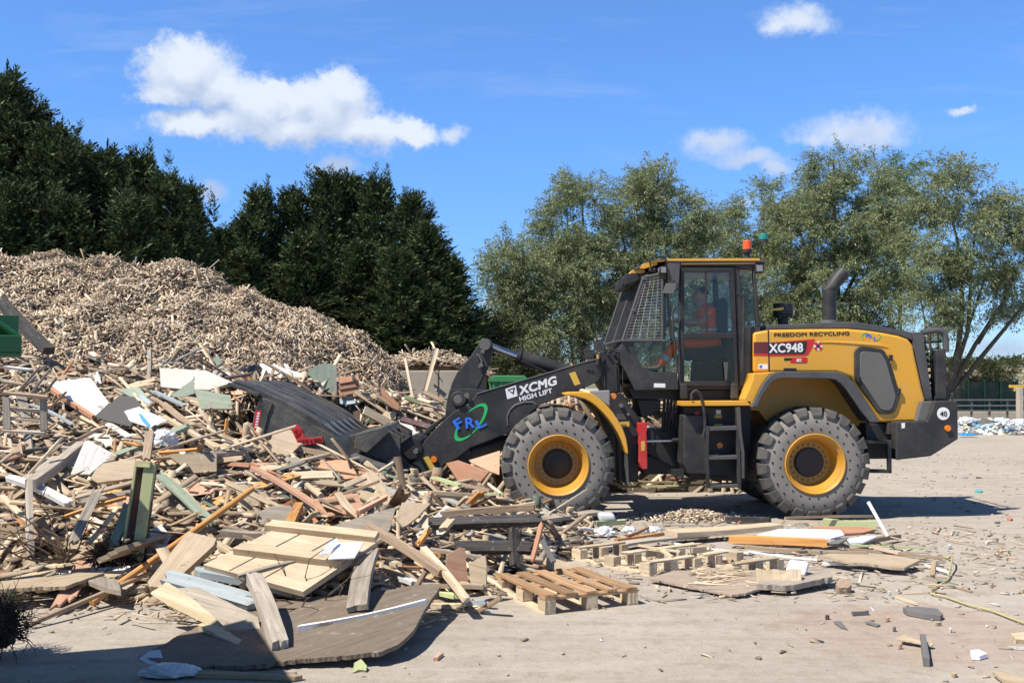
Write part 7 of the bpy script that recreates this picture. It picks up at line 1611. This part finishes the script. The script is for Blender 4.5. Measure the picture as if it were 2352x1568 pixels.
# ---- loose filler planks: every one its own piece
MATW = [('w_pale', 'cream'), ('w_brown', 'brown'), ('w_grey', 'grey'), ('w_beige', 'tan'), ('w_orange', 'orange'), ('w_pink', 'pinkish'), ('w_dark', 'blackened'), ('w_white', 'whitish'), ('w_brick', 'terracotta'), ('w_sage', 'greenish'), ('w_maroon', 'maroon')]
PW = np.array([.25, .23, .22, .17, .05, .05, .02, .04, .02, .015, .005]); PW /= PW.sum()
def zone(x, y):
    c = ('at left edge' if x < 130 else 'left of green frame' if x < 300 else 'between green frame and bucket' if x < 520 else 'before the bucket' if x < 850 else 'below lift arm' if x < 1100 else 'before front tyre')
    r = 'high' if y < 930 else 'upper' if y < 1020 else 'midway' if y < 1110 else 'lower' if y < 1200 else 'lowest'
    return c, r
used, cnt, tries = set(), 0, 0
frng = random.Random(42)
while cnt < 185 and tries < 6000:
    tries += 1
    x, y = frng.uniform(0, 1190), frng.uniform(860, 1345)
    X0 = hit(x, y)
    if H_(np.array([X0.x]), np.array([X0.y]))[0] < .06 or X0.y > 18.3 or (X0.y > 13.5 and X0.x > -3.6 and X0.y < 17): continue
    if M_(np.array([X0.x]), np.array([X0.y]))[0] > H_(np.array([X0.x]), np.array([X0.y]))[0] - .1: continue
    Ln = frng.choice((frng.uniform(.35, .7), frng.uniform(.7, 1.2), frng.uniform(1.2, 2.5))); a = frng.gauss(0, .75) + (0 if frng.random() < .75 else 1.3)
    nv = hnormal(X0.x, X0.y); d = Vector((math.cos(a), math.sin(a), 0)); d = (d - nv * d.dot(nv)).normalized(); d = (d + nv * frng.gauss(.0, .22)).normalized()
    mt, cn_ = MATW[int(RNG.choice(len(MATW), p=PW))]; w_ = frng.choice((.045, .06, .09, .12, .15)) ; th = frng.choice((.018, .022, .03, .045))
    lw = 'short' if Ln < .7 else 'long' if Ln > 1.2 else 'middling'; ww = 'narrow' if w_ <= .06 else 'wide' if w_ >= .12 else ''
    pa = X0 - d * Ln / 2; pb = X0 + d * Ln / 2; sx_ = lambda p: (HX + p.x / p.y * F, HY - (p.z - CAMH) / p.y * F)
    (xa, ya_), (xb, yb_) = sx_(pa), sx_(pb)
    if xa > xb: xa, ya_, xb, yb_ = xb, yb_, xa, ya_
    if xb > 565 and xa < 775 and min(ya_, yb_) < 1062 and max(ya_, yb_) > 925: continue
    if xb > 250 and xa < 375 and min(ya_, yb_) < 1290 and max(ya_, yb_) > 1050 and X0.y < 9.9: continue
    sl_ = math.degrees(math.atan2(ya_ - yb_, xb - xa)); ww2 = 'lying level' if abs(sl_) < 12 else 'standing steeply' if abs(sl_) > 55 else 'rising to the right' if sl_ > 0 else 'falling to the right'
    c, r = zone(x, y); lab = ' '.join(f'{lw} {ww} {cn_} plank {ww2}, {r} on heap {c}'.split()).replace(' ,', ',')
    if lab in used: continue
    used.add(lab)
    q = frng.uniform(.01, .11); mid = X0 + nv * q; Zv = (nv - d * nv.dot(d)).normalized(); Zv = Matrix.Rotation(frng.gauss(0, .45), 3, d) @ Zv
    v, f = plank_shape(Ln, w_, th, np.random.default_rng(cnt + 900), frng.choice((.1, .4, .9)), .014)
    tag(frame_obj('wood_plank', v, f, M[mt], d, Zv.cross(d), Zv, mid), lab, 'plank', GH); cnt += 1

# broken panels between the planks
BM = [('w_beige', 'tan'), ('w_pink', 'pinkish'), ('w_grey', 'greyish'), ('sheetcream', 'cream'), ('w_sage', 'sage green'), ('w_brick', 'terracotta'), ('w_pale', 'pale'), ('sheetwhite', 'white'), ('w_ply', 'dark brown')]
BP = np.array([.26, .14, .14, .12, .05, .06, .13, .04, .06]); BP /= BP.sum(); cnt = tries = 0
while cnt < 40 and tries < 3000:
    tries += 1
    x, y = frng.uniform(0, 1150), frng.uniform(850, 1320); X0 = hit(x, y)
    hh = float(H_(np.array([X0.x]), np.array([X0.y]))[0])
    if hh < .08 or X0.y > 18.3 or (X0.y > 13.4 and X0.x > -3.7 and X0.y < 17) or float(M_(np.array([X0.x]), np.array([X0.y]))[0]) > hh - .1 or (x > 440 and x < 880 and y > 1200) or (x > 540 and x < 790 and y > 920 and y < 1085): continue
    mt, cn_ = BM[int(RNG.choice(len(BM), p=BP))]; sz = frng.uniform(.16, .42); k = frng.choice((4, 5, 6))
    shp = {4: 'foursided', 5: 'fivesided', 6: 'jagged'}[k]; szw = 'small' if sz < .25 else 'large'
    nv = (hnormal(X0.x, X0.y) + Vector((frng.gauss(0, .35), frng.gauss(-.1, .35), 0))).normalized(); d = Vector((frng.gauss(0, 1), frng.gauss(0, .6), 0)); d = (d - nv * d.dot(nv)).normalized(); Y = nv.cross(d)
    lean = 'leaning left' if nv.x < -.22 else 'leaning right' if nv.x > .22 else 'facing front' if nv.y < -.5 else 'lying flat'
    c, r = zone(x, y); lab = f'{szw} {shp} {cn_} panel piece {lean}, {r} on heap {c}'
    if lab in used: continue
    used.add(lab); base = []; a0 = frng.uniform(0, 6.28); asp = frng.uniform(.45, .9)
    for i in range(k): t = a0 + 2 * math.pi * (i + frng.uniform(-.22, .22)) / k; base.append(Vector((math.cos(t) * sz * frng.uniform(.8, 1.2), math.sin(t) * sz * asp * frng.uniform(.8, 1.2))))
    q = []
    for i in range(k):
        p0, p1 = base[i], base[(i + 1) % k]; rough_ = frng.choice((0, .006, .014))
        for j in range(6): q.append(p0.lerp(p1, j / 6) + Vector((frng.gauss(0, rough_), frng.gauss(0, rough_))))
    m = len(q); th = frng.choice((.006, .012, .018, .03)); cv = frng.gauss(0, .08)
    v = [(p.x, p.y, th / 2 + cv * p.x * p.x) for p in q] + [(p.x, p.y, -th / 2 + cv * p.x * p.x) for p in q]
    f = [list(range(m)), list(range(2 * m - 1, m - 1, -1))] + [[i, (i + 1) % m, m + (i + 1) % m, m + i] for i in range(m)]
    tag(frame_obj('broken_board', v, f, M[mt], d, Y, nv, X0 + nv * frng.uniform(.02, .12)), lab, 'board', 'broken board pieces on the heap'); cnt += 1
# the layered stack of thin laths the bucket is pushing ahead of its side
for k in range(26):
    x = frng.uniform(600, 800); y = frng.uniform(1050, 1128); ln = frng.uniform(60, 170); sl_ = frng.gauss(.06, .12); D0 = 13.35 - (y - 1050) / 78 * .55
    P((x - ln / 2, y - sl_ * ln / 2), (x + ln / 2, y + sl_ * ln / 2), frng.choice((.04, .06, .09)), frng.choice((.012, .02, .03)), frng.choice(('w_pale', 'w_beige', 'w_brown', 'w_grey', 'w_pale')), 'thin splintered lath in the layered stack pushed against the lower bucket side', 'lath', D1=D0 + frng.gauss(0, .12), D2=D0 + frng.gauss(0, .12), jag=.8, name='wood_lath', group='laths stacked against the bucket')
# ================================================================== things behind and beside
# concrete block wall with a little wood heap on top
def wall_block(x0, x1, z0, z1, Y, th=.8):
    return MB().box(((x0 + x1) / 2, Y + th / 2, (z0 + z1) / 2), (x1 - x0, th, z1 - z0))
wr = empty('concrete_wall', (W(985, 900, 24).x, 24, 0)); tag(wr, 'low grey concrete block wall between the mound and the lift arm', 'wall')
xs = [W(x, 870, 24).x for x in (840, 1008, 1100, 1101)]
zr = [0, .72, 1.44, 2.12]
for j in range(3):
    for i in range(2):
        s = .0 if j % 2 == 0 else .38
        b = MB(wr.location); b.v = []; bb = wall_block(xs[i] + s + .012, xs[i + 1] + s - .012, zr[j] + .008, zr[j + 1] - .008, 24 + .01 * ((i + j) % 2)); bb.v = [tuple(Vector(v) - wr.location) for v in bb.v]
        bb.build('concrete_block', M['concrete'], wr, bevel=.02)
def cap_fn(X, Y): return 2.1 + .42 * np.clip(1 - ((X + 2.0) / 1.5) ** 2, -.5, 1) - .25 * np.abs(Y - 25)
o = heap_object('wood_chip_heap', cap_fn, -3.6, -.5, 24.2, 26.2, .2, M['shred_base'], 2600, (.16, .5), (.02, .06), (.006, .02), M['shred'], .4, lambda X, Y: cap_fn(X, Y) > 2.0, .05, 8)
tag(o, 'low strip of shredded wood on top behind the concrete wall', 'wood chips', kind='stuff')
# green container under the lift arm
a, c = W(1124, 862, 29), W(1214, 862, 29)
gc = MB(); 
gc.prism([(a.x, .25), (c.x - .15, .25), (c.x, a.z - .1), (c.x - .12, a.z), (a.x + .1, a.z), (a.x, a.z - .1)], 29, 31.4)
g = gc.build('skip_container', M['brightgreen'], bevel=.03); tag(g, 'green steel skip seen under the raised lift arm', 'skip')
b = MB()
for k in range(5): x = a.x + .12 + k * (c.x - a.x - .3) / 4; b.box((x, 28.98, 1.1), (.06, .05, 1.6))
b.box(((a.x + c.x) / 2, 28.96, a.z - .12), (c.x - a.x + .06, .07, .10)); b.build('stiffener', M['brightgreen'], g)
# green hopper on its post at the left photo edge
hp0 = W(0, 768, 9.0); r = empty('hopper', (W(50, 800, 9.0).x, 9.0, 0)); tag(r, 'dark green steel hopper on a post at the left photo edge', 'hopper')
def hb(mb): mb.v = [tuple(Vector(v) - r.location) for v in mb.v]; return mb
x1 = W(50, 800, 9.0).x; zt, zb_ = W(0, 770, 9.0).z, W(0, 809, 9.0).z; x0 = x1 - .62
b = MB(); b.box(((x0 + x1) / 2, 9.02, (zt + zb_) / 2), (x1 - x0, .04, zt - zb_)); b.box((x1 - .02, 9.27, (zt + zb_) / 2), (.04, .46, zt - zb_)); b.box(((x0 + x1) / 2, 9.52, (zt + zb_) / 2 + .1), (x1 - x0, .04, zt - zb_ + .2)); b.box(((x0 + x1) / 2, 9.27, zb_ - .02), (x1 - x0, .54, .03))
hb(b).build('tray', M['skipgreen'], r, bevel=.006)
b = MB(); b.prism([(x1 - .28, zt + .18), (x1 - .24, zt + .18), (x1 + .005, zt), (x1 - .05, zt)], 9.06, 9.5); b.prism([(x0, zt + .3), (x1 - .3, zt + .18), (x1 - .3, zt + .1), (x0, zt)], 9.44, 9.48); hb(b).build('chute', M['brightgreen'], r, bevel=.006)
xp = W(5.5, 900, 9.0).x; b = MB(); b.box((xp - .07, 9.10, zb_ / 2 - .02), (.14, .14, zb_)); hb(b).build('post', M['skipgreen'], r, bevel=.01)
b = MB(); b.box((xp - .07, 9.10, .01), (.40, .40, .03)); hb(b).build('foot_plate', M['skipgreen'], r)
r.rotation_euler.z = R(28)
# unseen caster of the foreground shadow, added at left as a green container
sk = empty('shadow_caster', (-3.45, 6.85, 0)); sk.rotation_euler.z = R(22); tag(sk, 'unseen caster of the foreground shadow, added at left as a tall green container', 'container')
def kb(mb): mb.v = [tuple(Vector(v) - Vector((-3.45, 6.56, 0))) for v in mb.v]; return mb
b = MB(); b.box((-5.9, 4.85, 1.42), (4.7, 3.3, 2.6)); kb(b).build('shell', M['skipgreen'], sk, bevel=.02)
b = MB()
for k in range(8): b.box((-3.51, 3.4 + k * .42, 1.4), (.08, .10, 2.5))
for k in range(10): b.box((-8.1 + k * .48, 6.54, 1.4), (.10, .08, 2.5))
kb(b).build('stiffeners', M['skipgreen'], sk, bevel=.01)
b = MB(); b.box((-5.9, 6.53, 2.72), (4.8, .12, .14)); b.box((-3.53, 4.85, 2.72), (.12, 3.4, .14)); b.box((-5.9, 4.85, .07), (4.4, 3.0, .13)); kb(b).build('rim_rail', M['skipgreen'], sk, bevel=.01)
# yard railing, post, barrier, vehicle, far right
def px3(x, y, D): return W(x, y, D)
rr = empty('railing', px3(2195, 945, 40)); tag(rr, 'grey steel railing along the yard edge at the right', 'railing')
def rb(mb): mb.v = [tuple(Vector(v) - rr.location) for v in mb.v]; return mb
z = lambda y: W(0, y, 40).z
x0, x1 = W(2150, 0, 40).x, W(2480, 0, 40).x
b = MB()
for y in (918, 931, 943): b.box(((x0 + x1) / 2, 40, z(y)), (x1 - x0, .05, .055))
rb(b).build('rail', M['midgrey'], rr)
for k in range(9):
    x = x0 + k * (x1 - x0) / 8; b = MB(); b.box((x, 40.04, (z(916) + 0) / 2), (.07, .05, z(916))); rb(b).build('post', M['midgrey'], rr)
b = MB(); b.box(((W(2150, 0, 40.5).x + W(2500, 0, 40.5).x) / 2, 40.6, z(945) / 2), (9, .5, z(945))); tag(b.build('kerb_wall', M['concrete'], bevel=.03), 'low concrete kerb wall under the yard railing', 'wall')
b = MB(); x = W(2342, 0, 38).x; b.box((x, 38, W(0, 890, 38).z / 2), (.17, .25, W(0, 890, 38).z)); tag(b.build('concrete_post', M['concrete'], bevel=.02), 'pale concrete post at the right photo edge', 'post')
b = MB(); b.box((W(2350, 0, 38.2).x, 38.2, W(0, 887, 38.2).z), (1.0, .12, .10)); b.box((W(2331, 0, 38.2).x, 38.2, W(0, 893, 38.2).z), (.10, .14, .16)); tag(b.build('barrier_arm', M['ochre'], bevel=.01), 'yellow barrier arm at the right photo edge', 'barrier')
v = empty('lorry', px3(2235, 890, 58)); tag(v, 'small red vehicle far behind the railing', 'vehicle')
def vb(mb): mb.v = [tuple(Vector(q) - v.location) for q in mb.v]; return mb
vx, vz = v.location.x, W(0, 905, 58).z
b = MB(); b.prism([(vx - .55, .9), (vx + .45, .9), (vx + .5, 1.5), (vx + .2, W(0, 871, 58).z), (vx - .5, W(0, 872, 58).z)], 57.5, 59.5); vb(b).build('cab', M['red'], v, bevel=.05)
b = MB(); b.box((vx + 1.6, 58.5, 1.2), (2.2, 1.9, .5)); vb(b).build('body', M['dark'], v, bevel=.04)
b = MB(); b.box((vx - .02, 57.48, 1.62), (.62, .03, .34)); vb(b).build('window', M['black'], v)
for x in (vx - .2, vx + 1.2, vx + 2.2):
    b = MB(); b.cyl((x, 57.5, .45), (x, 57.8, .45), .45, n=18); vb(b).build('wheel', M['black'], v)
fn = empty('mesh_fence', px3(2265, 905, 46)); tag(fn, 'dark green screened fence behind the yard railing', 'fence')
def fb2_(mb): mb.v = [tuple(Vector(q) - fn.location) for q in mb.v]; return mb
xa, xb = W(2185, 0, 46).x, W(2335, 0, 46).x; zt = W(0, 876, 46).z
b = MB(); b.box(((xa + xb) / 2, 46, zt / 2), (xb - xa, .04, zt)); M['screen'] = plain('green_screen_mesh', (.035, .06, .042), .9, 0, .5); fb2_(b).build('screen', M['screen'], fn)
for k in range(5): x = xa + k * (xb - xa) / 4; b = MB(); b.box((x, 45.96, zt / 2 + .05), (.09, .09, zt + .1)); fb2_(b).build('post', M['skipgreen'], fn)
# heap of plastic rubbish by the railing
M['rubbish'] = islands('plastic_rubbish', [(0, (.42, .43, .44)), (.4, (.62, .63, .64)), (.55, (.24, .23, .22)), (.7, (.16, .42, .62)), (.78, (.40, .58, .50)), (.86, (.55, .48, .38)), (.93, (.10, .10, .10)), (1, (.70, .60, .20))], .45, .4)
def rfn(X, Y): return .30 * np.clip(1 - ((Y - 38.2) / 2.4) ** 2, -.2, 1) * (.75 + .25 * np.sin(X * 1.9)) * np.clip((X - 15.4) / 1.2, 0, 1)
o = heap_object('plastic_rubbish', rfn, 15.4, 24, 35.8, 39.8, .3, M['rubbish'], 1500, (.26, .5), (.07, .24), (.03, .12), M['rubbish'], .5, lambda X, Y: rfn(X, Y) > .02, .10, 6)
tag(o, 'long heap of white and blue plastic rubbish below the railing', 'rubbish', kind='stuff')
rs = np.random.default_rng(4)
for i, (x, y, rx, mt, lb_) in enumerate(((2222, 962, .45, 'plastwhite', 'white film lump at the left end of the rubbish heap'), (2262, 968, .50, 'sheetgrey', 'grey bag in the rubbish heap, left of the pale bags'), (2300, 962, .40, 'plastwhite', 'white bag in the middle of the rubbish heap'), (2338, 966, .45, 'plastwhite', 'white bag at the right end of the rubbish heap'), (2222, 992, .42, 'plastblue', 'flat bright blue plastic at the foot of the rubbish heap'), (2290, 984, .40, 'plastteal', 'pale green film at the foot of the rubbish heap'))):
    D = CAMH * F / (max(y, 975) + 12 - HY) ; D = min(D, 37.6); rx *= .7; crumple('rubbish_bag', W(x, y + 6, D), rx, rx * .7, rx * (.18 if i > 3 else .5), mt, lb_, 'rubbish', seed=30 + i)
